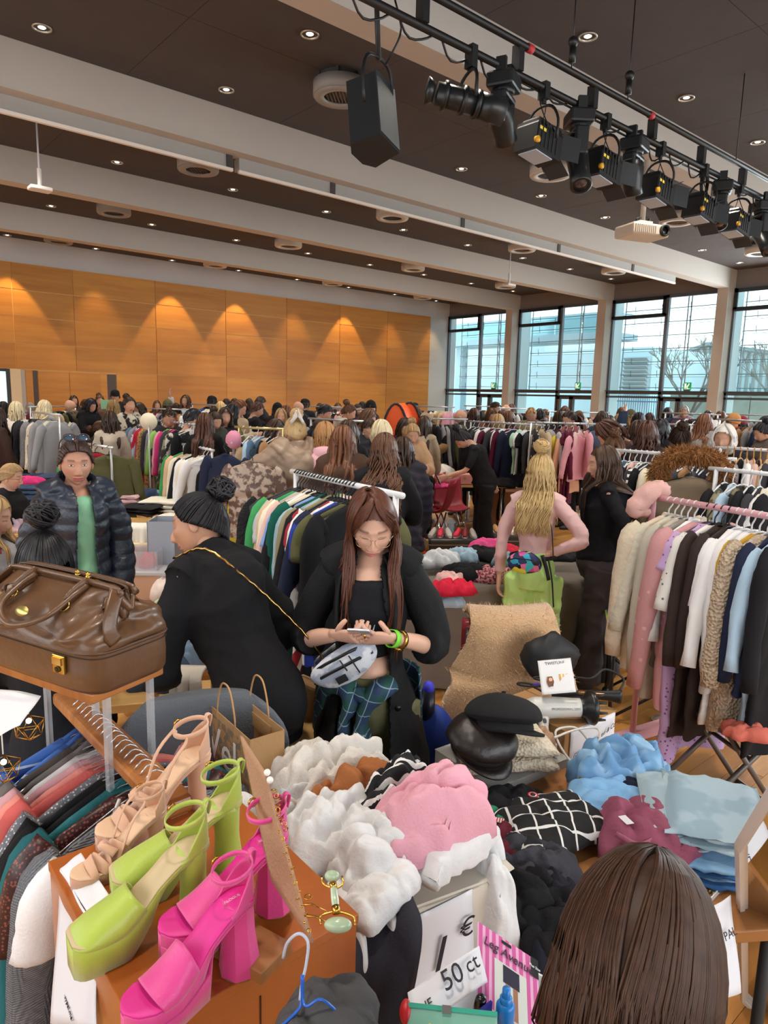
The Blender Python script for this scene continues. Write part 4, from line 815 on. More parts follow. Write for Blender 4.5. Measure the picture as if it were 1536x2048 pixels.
def rack(A, B, label, m=None, feet=True, posts=(1, 1), name='clothes_rack', r=.014, base=.5, low=False, top=0):
 A, B, L, yaw = rail_frame(A, B); m = m or mat('c9cbce', rough=.3, metal=.6); z = (A[2] + B[2]) / 2; t = thing(name, label, 'clothes rack', (A[0], A[1], 0), yaw)
 obj('rail', rod((-.05, 0, z), (L + .05, 0, z), r, 10), m, t)
 for k, x in enumerate((0, L)):
  if posts[k]:
   obj('post', rod((x, 0, .06), (x, 0, z + top), r, 8), m, t)
   if feet: obj('foot', [rod((x, -base / 2, .05), (x, base / 2, .05), r, 8), sphere((x, -base / 2, .03), .03, 8, 6), sphere((x, base / 2, .03), .03, 8, 6)], m, t)
 if low: obj('lower_bar', rod((0, 0, .12), (L, 0, .12), r, 8), m, t)
 return t
def fill(A, B, items, where, group=None, hstyle='plastic', near=False, sp=None, jit=.25, s0=.06, lod=1, seed=0, rev=False, ends='door', scale=1, lab=True, flip=False):
 A, B, L, yaw = rail_frame(A, B); n = len(items); rg = random.Random(seed + n); sp = sp or (L - 2 * s0) / max(1, n - 1)
 for i, it in enumerate(items):
  kind, cn = it[0], it[1]; kw = dict(it[2]) if len(it) > 2 and isinstance(it[2], dict) else {}
  x = s0 + sp * i; p = A + (B - A) * (x / L); M = Matrix.Translation((p[0], p[1], p[2] - .008)) @ Matrix.Rotation(yaw + (PI if flip else 0), 4, 'Z')
  nmk = dict(tee='t-shirt', knit='sweater', sherpa='fleece coat', fur='fur', cami='camisole', pants='trousers').get(kind, kind)
  cw = kw.pop('cw', cn if isinstance(cn, str) else ''); cw = {'hotpink': 'hot pink', 'paleblue': 'pale blue'}.get(cw, cw); lb = kw.pop('label', None) or '%s %s, %s from the %s end of %s' % (cw, nmk, ORD[i], ends, where)
  garment(M, kind, cn, lb, seed=kw.pop('seed', rg.randint(0, 99)), hstyle=kw.pop('h', hstyle), near=near, yawj=rg.uniform(-jit, jit), group=group, lod=lod, scale=scale, **kw)
def auto(n, pal, kinds, seed):
 rg = random.Random(seed); return [(rg.choice(kinds), rg.choice(pal)) for _ in range(n)]
PALD = ['black', 'black', 'charcoal', 'navy', 'grey', 'brown', 'cream', 'beige', 'denim', 'maroon', 'white', 'tan', 'olive', 'rust', 'pink']
PALB = ['white', 'cream', 'pink', 'mint', 'paleblue', 'yellow', 'red', 'blue', 'black', 'lilac', 'peach', 'green', 'grey']
KS = ['shirt', 'tee', 'knit', 'coat', 'dress', 'shirt', 'puffer', 'blouse']
steel = mat('c9cbce', rough=.3, metal=.6); whitem = mat('d9dadc', rough=.4)
leo = mat('b08a5a', rough=.85, pat=('leopard', '3a2a1c', 45, .33)); strip = mat('e8e4dc', rough=.85, pat=('stripez', '22242c', 22)); camo = mat('2c2c22', rough=.85, pat=('noise', '8a8468', 14)); flow = mat('1c1c22', rough=.85, pat=('noise', 'c8c4b4', 16)); lilf = mat('d8d0e0', rough=.8, pat=('noise', '6a4a78', 22)); dotb = mat('17171c', rough=.85, pat=('dots', 'e0e0e4', 14, .25)); starry = mat('e8e4dc', rough=.85, pat=('stripez', '8a2a34', 18)); ribb = mat('a6c4d0', rough=.85, bump=('wave', 40, .6))
RK = [
 ('rail by the wooden double door', (60, 814, 12), (150, 812, 13.5), auto(10, PALD, KS, 1)),
 ('rail near the messy blonde hair', (66, 822, 9.6), (118, 832, 8.8), auto(9, ['black', 'black', 'charcoal', 'cream', 'grey'], ['coat', 'fur', 'shirt', 'coat'], 2)),
 ('golden rail before the wood wall', (285, 817, 13.5), (375, 819, 13.3), auto(13, PALD, KS, 3)),
 ('blouse rail under the raised arm', (385, 808, 15), (470, 812, 14), auto(9, PALB, KS, 4)),
 ('white rail of dark coats', (622, 836, 9.2), (728, 844, 8.6), auto(14, ['black', 'charcoal', 'navy', 'grey', 'brown', 'black'], ['coat', 'shirt', 'coat', 'knit'], 5)),
 ('far rail by the wood wall', (600, 812, 15.5), (690, 815, 15), auto(12, PALD, KS, 6)),
 ('rail beside the orange tent', (650, 816, 12.5), (740, 820, 12), auto(12, PALD, KS, 7)),
 ('rail between tent and white wall', (835, 812, 15), (905, 815, 14.5), auto(10, PALD, KS, 8)),
 ('high rail before the first windows', (932, 809, 17), (980, 811, 16.5), auto(7, PALD, KS, 9)),
 ('rail beside the bald head', (862, 838, 11.2), (930, 838, 11.4), auto(12, ['black', 'black', 'charcoal', 'grey', 'olive'], ['coat', 'coat', 'knit'], 10)),
 ('rail behind the first column', (1000, 815, 13.5), (1060, 816, 13.8), auto(9, PALD, KS, 11)),
 ('rail by the second glass doors', (1100, 823, 13), (1215, 826, 13.4), auto(14, PALD, KS, 12)),
 ('white framed rail by the doors', (1331, 826, 13), (1436, 829, 12), auto(14, ['black', 'navy', 'charcoal', 'white', 'maroon'], KS, 13)),
 ('short white rail by the grey coat', (1335, 848, 9.2), (1383, 850, 9.0), auto(7, ['cream', 'white', 'black', 'grey', 'pink', 'navy'], KS, 14)),
 ('rail with the white notice', (1440, 839, 10), (1536, 843, 9.4), auto(11, PALD, KS, 15)),
 ('rail in the fourth bay', (1445, 828, 14), (1560, 832, 13), auto(11, PALD, KS, 16)),
]
for lab, a, b, it in RK:
 A, B = PD(*a), PD(*b); z = max(1.45, min(1.85, (A[2] + B[2]) / 2)); A[2] = B[2] = z; rack(A, B, lab, steel); fill(A, B, it, 'the ' + lab, hstyle='white', lod=0)
def rk(lab, a, b, items, m=None, z=None, **kw):
 rkw = {k: kw.pop(k) for k in ('feet', 'posts', 'low', 'r', 'base', 'name', 'top') if k in kw}; A, B = PD(*a), PD(*b); z = z or (A[2] + B[2]) / 2; A[2] = B[2] = z; t = rack(A, B, lab, m, **rkw); fill(A, B, items, **kw); return t
rk('chrome rail with bright green hangers and colourful clothes', (288, 834, 9.8), (388, 853, 8.5), [('shirt', 'denim', dict(cw='pale denim')), ('knit', 'grey'), ('blouse', lilf, dict(cw='purple-print')), ('blouse', 'paleblue'), ('puffer', 'red', dict(L=.85)), ('coat', 'red'), ('coat', leo, dict(cw='leopard print')), ('knit', 'charcoal'), ('knit', 'grey', dict(L=.8)), ('knit', 'lime', dict(L=.8)), ('knit', 'lime'), ('blouse', 'pink'), ('blouse', 'hotpink'), ('coat', 'navy'), ('coat', 'charcoal'), ('coat', camo, dict(cw='camouflage')), ('coat', flow, dict(cw='black floral')), ('shirt', 'black')], steel, where='the rail with green hangers', near=False, seed=3)
rk('chrome rail with black camisole and pale blouses', (368, 884, 8.1), (424, 906, 7.4), [('knit', 'green'), ('blouse', 'peach'), ('blouse', 'beige'), ('shirt', 'cream'), ('shirt', 'black'), ('blouse', 'white'), ('shirt', 'cream'), ('blouse', 'white', dict(L=.75)), ('cami', 'black')], steel, where='the rail with the black camisole', hstyle='white', near=True, seed=5)
rk('chrome rail ending in a black knob with the parka', (160, 884, 8.2), (222, 897, 7.6), [('shirt', 'green'), ('knit', 'red'), ('coat', 'olive', dict(L=.8, w=.5, label='olive parka with a shaggy fur collar hanging at the rail end'))], steel, where='the parka rail', near=True, seed=6)
rk('thin golden rail with empty white hangers', (478, 858, 7.4), (566, 855, 7.2), [('cami', 'beige'), ('cami', 'cream'), ('blouse', 'paleblue'), ('shirt', 'denim'), ('blouse', 'black'), ('knit', 'tan')], mat('c8b078', metal=.6, rough=.3), where='the golden thin rail', hstyle='white', seed=7)
rk('long chrome rail with black to pastel tops across the mid hall', (942, 842, 10.9), (1084, 851, 9.9), [('coat', 'black'), ('shirt', 'black'), ('tee', 'charcoal'), ('shirt', 'white'), ('shirt', 'maroon'), ('shirt', 'charcoal'), ('shirt', 'white'), ('coat', 'maroon', dict(L=.8)), ('coat', 'navy', dict(L=.8)), ('tee', 'mint'), ('tee', 'white'), ('tee', 'black'), ('shirt', 'charcoal'), ('knit', 'cream', dict(L=.75)), ('knit', 'yellow', dict(L=.75)), ('knit', 'mint', dict(L=.78)), ('knit', 'paleblue', dict(L=.78)), ('knit', 'yellow'), ('knit', 'peach', dict(L=.8)), ('knit', 'pink')], steel, where='the long mid-hall rail', hstyle='white', seed=8, sp=.1)
rk('second long chrome rail with maroon dresses', (1062, 846, 9.6), (1245, 848, 9.6), [('tee', dotb, dict(cw='black starred', yawj=0) if 0 else dict(cw='black starred')), ('blouse', 'beige'), ('shirt', 'silver'), ('coat', 'maroon', dict(L=1.05)), ('dress', 'maroon', dict(L=1.1)), ('coat', 'maroon', dict(L=1.0)), ('shirt', 'blush'), ('blouse', 'pink'), ('shirt', 'denim'), ('knit', 'white'), ('shirt', camo, dict(cw='camouflage')), ('knit', 'black')], steel, where='the rail with maroon dresses', hstyle='plastic', seed=9, jit=.6)
rk('white double rail packed with dark clothes behind the pink rail', (1236, 901, 5.9), (1459, 917, 5.25), [('shirt', 'denim'), ('knit', 'black'), ('knit', 'blush', dict(L=.8)), ('knit', strip, dict(cw='striped')), ('tee', 'charcoal', dict(L=.8)), ('tee', 'black'), ('shirt', 'cream', dict(L=.85)), ('shirt', 'yellow', dict(L=.85)), ('shirt', starry, dict(cw='red striped')), ('coat', 'black'), ('coat', 'charcoal'), ('knit', 'tan'), ('shirt', 'black'), ('coat', 'charcoal'), ('shirt', 'navy'), ('coat', 'black'), ('knit', 'brown')], whitem, where='the white double rail', hstyle='white', seed=10, near=False)
rk('white rail of wooden hangers at the window side', (1441, 897, 6.2), (1580, 901, 5.9), [('shirt', 'charcoal'), ('shirt', 'grey'), ('coat', 'black'), ('shirt', 'white'), ('blouse', 'blush'), ('knit', 'black'), ('shirt', 'beige'), ('coat', 'charcoal'), ('shirt', 'navy')], whitem, where='the rail of wooden hangers', hstyle='wood', seed=11)
rk('lower white rail with leather bags and jackets', (1433, 937, 4.5), (1600, 955, 4.1), [('coat', 'black', dict(L=.8)), ('shirt', 'paleblue', dict(L=.6)), ('coat', camo, dict(cw='snakeskin-look')), ('coat', 'black'), ('shirt', 'charcoal'), ('puffer', 'cream'), ('shirt', 'white'), ('coat', 'black')], whitem, where='the lower white rail', hstyle='white', seed=12, near=False)
A, B = PD(592, 943, 3.64), PD(792, 987, 2.9); A[2] = B[2] = 1.6; RB = (A, B)
rack(A, B, 'white tubular rail with crowded black plastic hangers', whitem, posts=(1, 1))
its = [('fur', 'black', dict(L=.34, w=.5, sl=.2, name='hanging_fur_collar', label='black fur-collared hood at the door end of the black-hanger rail', cat='jacket')), ('puffer', 'charcoal', dict(L=.95, label='dark grey puffer coat under the black fur collar')), ('knit', 'green', dict(L=.62)), ('tee', 'silver', dict(L=.66)), ('shirt', 'beige', dict(L=.7)), ('puffer', 'white', dict(L=.8)), ('knit', 'blush'), ('coat', 'cream', dict(L=.8)), ('shirt', 'black', dict(L=.8)), ('tee', mat('7a9ed8', rough=.8), dict(cw='sky blue')), ('coat', 'emerald', dict(L=1.0)), ('tee', ribb, dict(cw='ribbed pale blue', sl=.3)), ('shirt', 'khaki'), ('knit', 'black', dict(L=.85)), ('dress', mat('9c1c2c', rough=.8, pat=('stripe', 'e8e0da', 14, (.4, .2, 0), .35)), dict(cw='red and white swirl', L=.8, sl=.4)), ('knit', 'white', dict(L=.75)), ('tee', 'royal', dict(L=.75)), ('knit', 'navy', dict(L=.7)), ('tee', 'olive'), ('shirt', 'black')]
fill(A, B, its, 'the black-hanger rail', near=True, seed=4, jit=.12, s0=.02, sp=np.linalg.norm(B - A) / 30)
# ================= TABLES, PILES AND FLOOR GOODS =================
RT = np.array([0.76068818, -0.64864638, 0]); RT /= np.linalg.norm(RT); YAWR = math.atan2(RT[1], RT[0])
def crumple(w, d, h, seed=0, n=48, m_=16, f=1.0, ov=0.0, fs=9):
 rg = np.random.default_rng(seed + 100); a = np.linspace(0, 2 * PI, n, endpoint=False); Ro = 1 + .10 * np.sin(a * 2 + rg.uniform(0, 6)) + .07 * np.sin(a * 3 + rg.uniform(0, 6)) + .05 * np.sin(a * 7 + rg.uniform(0, 6)) + .03 * np.sin(a * 13 + rg.uniform(0, 6))
 sq = (np.abs(np.cos(a)) ** 4 + np.abs(np.sin(a)) ** 4) ** (-.25); V = []
 for r in np.linspace(.02, 1, m_):
  V.append(np.stack([w / 2 * r * Ro * sq * np.cos(a), d / 2 * r * Ro * sq * np.sin(a), h * (1 - r ** 3.2) ** .6 + 0 * a - ov * max(0, r - .75) * 4 * np.ones(n)], 1))
 V.append(V[-1] * (.9, .9, 1) + (0, 0, -.0)); V[-1][:, 2] = np.minimum(V[-2][:, 2], 0) - .004; V = np.concatenate(V)
 sc_ = fs / 9 * 2.2 / max(w, d) ** .5 / .55; X, Y = V[:, 0] * sc_, V[:, 1] * sc_; th = rg.uniform(0, PI); wp = .35 * np.sin(X * 7 + seed) + .35 * np.sin(Y * 8 + seed * 1.7) + .15 * np.sin((X + Y) * 15 + seed)
 u = X * math.cos(th) + Y * math.sin(th) + .22 * wp; v = X * math.cos(th + 1.1) + Y * math.sin(th + 1.1) - .2 * wp; fo = 1.6 * np.abs(np.sin(u * 5 + seed)) ** .75 - 1 + .55 * np.abs(np.sin(v * 6.5 + seed * 2)) ** .8; fo2 = np.abs(np.sin(u * 12 + v * 5 + seed)) - .5
 k = min(h, .10) * .22 * f; up = sm(-.01, h * .5, V[:, 2]) if h > 0 else 1; V[:, 2] += (fo * k + fo2 * k * .22) * up; rr_ = np.linalg.norm(V[:, :2], axis=1, keepdims=True); V[:, :2] *= 1 + (.05 * np.sin(np.arctan2(V[:, 1], V[:, 0]) * 9 + V[:, 2] * 40 + seed) * sm(.5, 1, rr_[:, 0] / (max(w, d) / 2)))[:, None]
 Fc = gridf(n, m_ + 1, True); Fc = Fc + [tuple(range(n))[::-1]]; Fc = [tuple(q_) for q_ in Fc]; return V, Fc
def folded(w, d, h, layers=3, seed=0):
 """a garment folded into a soft slab: stacked rounded layers joined at a fold"""
 g = []; t = h / layers
 for k in range(layers):
  rg = np.random.default_rng(seed * 7 + k); n = 30; a = np.linspace(0, 2 * PI, n, endpoint=False); V = []
  for x in np.linspace(-1, 1, 14):
   e = (1 - abs(x) ** 8) ** .3 + .02; yy = np.sign(np.cos(a)) * np.abs(np.cos(a)) ** .45 * d / 2 * (1 - .04 * rg.uniform()); zz = t * .52 * np.sign(np.sin(a)) * np.abs(np.sin(a)) ** .7 * e
   V.append(np.stack([np.full(n, x * w / 2 * (1 - .03 * rg.uniform())), yy + rg.normal() * .004, zz + t * (k + .5) + .004 * np.sin(a * 2 + x * 4 + k)], 1))
  g.append(puff((np.concatenate(V), gridf(n, 14, True) + [tuple(range(n))[::-1], tuple(range(13 * n, 14 * n))]), .004, 14, seed + k))
 return join(g)
CLN = 0
def pile(px, py, z, w, d, h, m, label, cat='clothes', name='crumpled_garment', yaw=0, seed=None, kind='crumple', f=1.0, group=None, ov=0, layers=3, D=None, fs=9):
 global CLN; CLN += 1; P = PZ(px, py, z) if D is None else PD(px, py, D); seed = CLN if seed is None else seed
 g = crumple(w, d, h, seed, f=f, ov=ov, fs=fs) if kind == 'crumple' else folded(w, d, h, layers, seed)
 o = obj(name, g, cloth(m) if isinstance(m, str) else m, None, loc=(P[0], P[1], P[2]), rot=(0, 0, YAWR + yaw)); tag(o, label, cat, group); return o
def table(P, w, d, z, yaw, label, top, legm, name='table', thick=.03, legs=True, cloth_=None):
 t = thing(name, label, 'table', (P[0], P[1], 0), YAWR + yaw); obj('tabletop', box(-w / 2, w / 2, -d / 2, d / 2, z - thick, z), top, t, smooth=False, bevel=.004)
 if legs:
  for a in (-1, 1):
   for b in (-1, 1): obj('leg', rod((a * (w / 2 - .06), b * (d / 2 - .06), 0), (a * (w / 2 - .06), b * (d / 2 - .06), z - thick), .016, 8), legm, t)
 return t
lt = mat('c9a26a', rough=.4, pat=('wood', 'b08850', 3)); chrome = mat('c8c8c8', rough=.2, metal=1); cardb = mat('a87c4c', rough=.8, var=.06); wht = mat('d8d8da', rough=.6)
P = PZ(985, 1143, .75); TB = P
t = table(P, 1.65, .75, .745, .18, 'trestle table under a floor-length taupe grey cloth with heaps of clothes', mat('8a8076'), steel)
n = 60; a = np.linspace(0, 2 * PI, n, endpoint=False); sq = (np.abs(np.cos(a)) ** 8 + np.abs(np.sin(a)) ** 8) ** (-.125); V = []
for q in np.linspace(0, 1, 16): V.append(np.stack([(.85 + .03 * q * np.sin(a * 15)) * sq * np.cos(a), (.40 + .03 * q * np.sin(a * 13 + 1)) * sq * np.sin(a), .755 - .73 * q + 0 * a], 1))
V = np.concatenate([np.stack([.3 * sq * np.cos(a), .2 * sq * np.sin(a), .757 + 0 * a], 1)] + V); o = obj('tablecloth', (V, gridf(n, 17, True) + [tuple(range(n))]), cloth('7a7068'), None, loc=(P[0], P[1], 0), rot=(0, 0, YAWR + .18)); tag(o, 'taupe grey cloth draped to the floor over the table behind the blazer', 'tablecloth')
for px, py, w, d, h, m, lb in ((880, 1132, .30, .22, .10, 'c8ccd0', 'heap of pale grey sweats at the near end of the taupe-clothed table'), (925, 1120, .25, .2, .08, '9ab4c8', 'pale blue top behind the grey sweats'), (905, 1185, .28, .2, .07, 'c8203c', 'crimson garment hanging off the taupe table corner'), (898, 1165, .2, .16, .06, 'e0b4b0', 'blush garment between grey sweats and crimson'), (935, 1155, .32, .22, .08, '17171b', 'black lacy heap in the middle of the taupe table'), (985, 1160, .28, .2, .08, mat('6a2434', rough=.9, pat=('noise', 'c88a90', 60)), 'burgundy printed scarf heap beside the lime trousers'), (965, 1118, .36, .2, .08, '1c1a1e', 'black clothes behind the burgundy scarf'), (975, 1103, .34, .18, .09, 'd8508c', 'bright pink sweater on the far side of the taupe table'), (1010, 1108, .28, .18, .07, 'c02840', 'red knit beside the bright pink sweater'), (1120, 1118, .3, .2, .06, '222226', 'black clothes behind the lime trousers'), (1010, 1130, .2, .16, .08, '8aa0a8', 'blue-grey cap by the seller\'s elbow')):
 pile(px, py, .757, w, d, h, m, lb, yaw=random.uniform(-.5, .5), f=1.3)
pile(905, 1205, .70, .16, .10, .04, 'a8bccc', 'faded blue garment sliding off the taupe table corner', ov=.02)
P = PZ(905, 965, .75); t = table(P, 1.5, .7, .75, .1, 'light wooden table with chrome legs beside the leaning seller', lt, chrome)
for px, py, w, d, h, m, lb in ((866, 958, .65, .45, .22, 'e0dcd4', 'big heap of cream white clothes on the chrome-legged table'), (868, 945, .25, .2, .28, '20242e', 'navy piece lying on the cream white heap'), (880, 975, .4, .2, .05, 'c8407a', 'hot pink cloth at the edge of the chrome-legged table'), (1000, 962, .5, .4, .20, 'c8a890', 'heap of beige sweaters beside the leaning seller'), (1008, 972, .4, .3, .10, '1d1d20', 'black clothes under the beige sweaters')):
 pile(px, py, .755, w, d, h, m, lb, yaw=random.uniform(-.3, .3), f=1.2)
t = thing('jewellery_box', 'small pink leatherette case standing on the chrome-legged table', 'box', PZ(926, 968, .755), YAWR); obj('case', box(-.16, .16, -.1, .1, 0, .16), mat('c98a84', rough=.5), t, smooth=False, bevel=.02); obj('clasp', box(-.01, .03, -.105, -.1, .09, .11), mat('c8a860', metal=1, rough=.3), t, smooth=False)
def shell_chair(P, yaw, label, red):
 t = thing('shell_chair', label, 'chair', (P[0], P[1], 0), yaw); th = np.linspace(0, 1, 14); prof = [(.0, .24, .45), (.0, .1, .43), (.0, -.1, .43), (.0, -.2, .48), (.0, -.26, .62), (.0, -.30, .85)]
 Q = smoothpath([(p[1], p[2], 0) for p in prof], 16); V = []
 for i, q in enumerate(Q):
  wd = .23 * (1 - .25 * abs(i / 15 - .4)); x = np.linspace(-wd, wd, 12); V.append(np.stack([x, q[0] + 0 * x, q[1] + .05 * (x / wd) ** 2], 1))
 o = obj('shell', (np.concatenate(V), gridf(12, 16)), mat(red, rough=.5), t); o.modifiers.new('s', 'SOLIDIFY').thickness = .02
 for a in (-1, 1):
  for b in (-1, 1): obj('leg', rod((.1 * a, .1 * b, .42), (.24 * a, .24 * b, 0), .012), chrome, t)
 return t
for px, py, ya, lb in ((862, 1085, .5, 'dark red shell chair tucked under the chrome-legged table'), (900, 1080, 2.6, 'second dark red shell chair with a chrome base behind the table leg'), (842, 1060, 1.6, 'dark red shell chair by the quilted coat')): shell_chair(PZ(px, py, 0), ya, lb, '8a1428')
t = thing('cardboard_box', 'brown cardboard box on the floor behind the leaning seller', 'box', PZ(1010, 1045, 0), YAWR + .1)
obj('carton', box(-.42, .42, -.3, .3, 0, .55), mat('8a5a34', rough=.8), t, smooth=False); obj('flap', mv(box(-.42, .42, -.3, 0, 0, .006), rotx(.35), (0, 0, .55)), mat('96663c', rough=.8), t, smooth=False)
def shoe_pair(P, yaw, c, label, sc=1):
 t = thing('shoe', label, 'shoe', P, yaw, None, sc); obj('upper', puff(tube([(0, -.12, .05), (0, -.06, .045), (0, .03, .035), (0, .12, .02)], np.array([(.03, .05), (.035, .045), (.04, .03), (.03, .015)]), 12, 12, ref=(0, 0, 1)), .002, 30), mat(c, rough=.5), t)
 obj('sole', mv(prism([(.042 * math.cos(a_), .15 * math.sin(a_)) for a_ in np.linspace(0, 2 * PI, 14, endpoint=False)], .012), None, (0, 0, 0)), mat('d8d4cc'), t, smooth=False)
for (px, py, lb) in ((905, 1102, 'open dark suitcase full of red and white shoes on the floor'), (1000, 1094, 'open dark suitcase of tan sandals behind the lime trousers')):
 P = PZ(px, py, 0); t = thing('suitcase', lb, 'suitcase', P, YAWR + .1); obj('shell', box(-.36, .36, -.22, .22, 0, .2), mat('2c2a2a', rough=.4), t, smooth=False, bevel=.03); obj('rim', box(-.365, .365, -.225, .225, .12, .135), mat('8a8478', metal=.8, rough=.3), t, smooth=False); obj('handle', tube([(-.07, -.23, .1), (-.06, -.26, .1), (.06, -.26, .1), (.07, -.23, .1)], .008, 6, 10), mat('1a1a1a'), t)
 cs = [('c8c8c0', 'grey-white'), ('d8284a', 'crimson'), ('c8c8c0', 'white'), ('d8284a', 'raspberry'), ('8a1c2c', 'wine red'), ('d8d4d0', 'off-white')] if px < 950 else [('c8a070', 'tan'), ('d0a878', 'sand'), ('b88a58', 'brown-tan'), ('d8c8b0', 'pale'), ('d0c8bc', 'cream'), ('c09868', 'caramel')]
 for k, (c, cn) in enumerate(cs): q = P + RT * (-.28 + .11 * k); shoe_pair((q[0], q[1], .2), YAWR + 2.8 + .2 * (k % 3), c, '%s shoe, %s along the %s' % (cn, ORD[k], 'suitcase of red shoes' if px < 950 else 'suitcase of tan sandals'), 1.0)
for px, py, w, h, m, lb in ((868, 1122, .3, .06, 'b8a080', 'taupe bags on the floor beside the shiny gold pouch'), (848, 1105, .25, .04, 'b04a30', 'rust cloth on the floor by the table legs'), (890, 1128, .35, .05, '2a2a2c', 'black bag on the floor under the gold pouch'), (835, 1120, .3, .03, 'd8b090', 'peach cloth on the floor'), (822, 1100, .2, .05, '5a2a24', 'dark red cloth on the floor near the blazer shoulder')): pile(px, py, 0, w, .25, h, m, lb, yaw=random.uniform(-1, 1), name='floor_item')
pile(862, 1098, .05, .30, .18, .13, mat('b8a07a', rough=.3, metal=.6), 'shiny champagne gold ruched pouch on the floor', 'bag', 'ruched_pouch', f=.8)
P = PD(790, 868, 9.6); t = thing('pop_up_tent', 'bright orange pop-up changing tent with black seams in the middle of the crowd', 'tent', (P[0], P[1], 0), YAWR)
om = mat('f05a10', rough=.6, var=.05); arch = lambda w, h, n=20: [(w * math.cos(a_) * (1 if abs(math.cos(a_)) > .98 else 1), h * max(0, math.sin(a_)) ** .55) for a_ in np.linspace(0, PI, n)]
for x0, w, y_, h in ((0, .25, 0, 1.92), (.20, .26, .3, 1.94)):
 pr = arch(w, h); obj('tent_panel', mv(prism(pr, .04, 'y'), None, (x0, y_, 0)), om, t, smooth=False); obj('seam', tube([(x0 + a_, y_ - .01, b_) for a_, b_ in pr], .018, 6), mat('17171a'), t)
a0 = arch(.25, 1.92); a1 = arch(.26, 1.94); V = [(x, 0, z) for x, z in a0] + [(.20 + x, .5, z) for x, z in a1]; obj('tent_roof', (np.array(V), [(i, i + 1, 21 + i, 20 + i) for i in range(19)]), om, t)
obj('seam', tube([(.24 + .12 * math.cos(a_), .12, 1.35 + .18 * math.sin(a_)) for a_ in np.linspace(0, PI, 12)], .012, 6), mat('17171a'), t)
P = PZ(300, 1045, .72); t = table(P, 1.25, .75, .70, .05, 'sales table stacked with folded pale and black clothes behind the quilted jacket', lt, steel)
for px, py, w, d, h, m, lb, kd in ((285, 1028, .42, .34, .10, '1b1b20', 'black folded t-shirt on the table behind the quilted jacket', 'f'), (262, 1014, .2, .18, .14, 'd8b4b8', 'pale pink folded piece peeking behind the black t-shirt', 'f'), (330, 1022, .45, .4, .14, 'dcd8c8', 'cream folded shirts beside the black t-shirt', 'f'), (315, 1003, .4, .2, .12, '7a98b4', 'washed denim folded at the back of the table', 'c'), (345, 1050, .3, .3, .10, 'e4e0d2', 'white folded tops at the table end', 'f'), (300, 1003, .3, .2, .14, '3a4a68', 'dark blue garment at the back of the table', 'c')):
 pile(px, py, .705, w, d, h, m, lb, yaw=random.uniform(-.2, .2), kind='crumple' if kd == 'c' else 'folded', name='folded_garment')
def hangcloth(px, py, D, w, h, m, lb, seed, name='draped_garment'):
 n = 26; x = np.linspace(-w / 2, w / 2, n); V = []
 for i, q in enumerate(np.linspace(0, 1, 18)):
  y = .10 - .11 * sm(0, .18, q); z = -h * max(0, q - .12) / .88; V.append(np.stack([x * (1 + .05 * q) , y - .015 * q * np.sin(x / w * 16 + seed) - .01 * np.sin(x / w * 31) * q - .02 * q, z + .012 * np.sin(x / w * 9 + seed) * q], 1))
 P = PD(px, py, D); o = obj(name, (np.concatenate(V), gridf(n, 18)), cloth(m) if isinstance(m, str) else m, None, loc=P, rot=(0, 0, YAWR)); o.modifiers.new('s', 'SOLIDIFY').thickness = .012; tag(o, lb, 'clothes'); return o
hangcloth(285, 1052, 6.2, .26, .24, 'e2ddd0', 'white ruffled blouse hanging off the front of the sales table', 1); hangcloth(292, 1090, 6.15, .33, .13, 'd2b890', 'beige skirt with a red button hanging off the sales table', 2); hangcloth(330, 1045, 6.3, .26, .30, 'e6e2d4', 'cream top draped over the table corner', 4)
def bin_(px, py, D, w, d, h, label, m, lid=None):
 P = PD(px, py, D); t = thing('storage_bin', label, 'box', (P[0], P[1], max(0, P[2])), YAWR + .05); k = .008
 obj('bin_walls', [box(-w / 2, w / 2, -d / 2, -d / 2 + k, 0, h), box(-w / 2, w / 2, d / 2 - k, d / 2, 0, h), box(-w / 2, -w / 2 + k, -d / 2, d / 2, 0, h), box(w / 2 - k, w / 2, -d / 2, d / 2, 0, h), box(-w / 2, w / 2, -d / 2, d / 2, 0, k)], m, t, smooth=False)
 if lid: obj('lid', box(-w / 2 - .01, w / 2 + .01, -d / 2 - .01, d / 2 + .01, h - .02, h + .01), lid, t, smooth=False, bevel=.005)
 return t
clearp = mat('c8ccd4', rough=.15, alpha=.35); bin_(283, 1150, 6.0, .36, .3, .24, 'clear plastic bin with pink and red clothes at the foot of the sales table', clearp, None)
P = PD(283, 1148, 6.0)
for dx, c, lb in ((-.1, 'd8a898', 'peach cloth inside the clear bin'), (.06, 'c83440', 'red cloth inside the clear bin')): q = P + RT * dx; o = obj('garment_in_bin', crumple(.16, .2, .16, 5), cloth(c), None, loc=(q[0], q[1], P[2] + .012), rot=(0, 0, YAWR)); tag(o, lb, 'clothes')
bin_(292, 1190, 6.0, .46, .36, .24, 'translucent lidded bin on the floor in front of the sales table', mat('c09a80', rough=.3), mat('b8b8bc', rough=.2)); bin_(333, 1130, 6.2, .24, .3, .42, 'light grey plastic crate at the end of the sales table', mat('9aa2b0', rough=.5))
P = PZ(30, 1040, .74); t = table(P, 1.6, 1.2, .72, .1, 'long table of jeans and pink clothes along the entrance side', lt, steel)
for k in range(6): pile(62 + k % 2 * 22, 1003 - 9 * (k // 2), .725 + .0, .36, .28, .05 + .09 * (k // 2), ['2c3a52', '22304a', '3c4c66'][k % 3], '%s pair of folded dark jeans in the pile at the entrance table' % ORD[k], 'jeans', 'folded_jeans', kind='folded', layers=2 + k // 2)
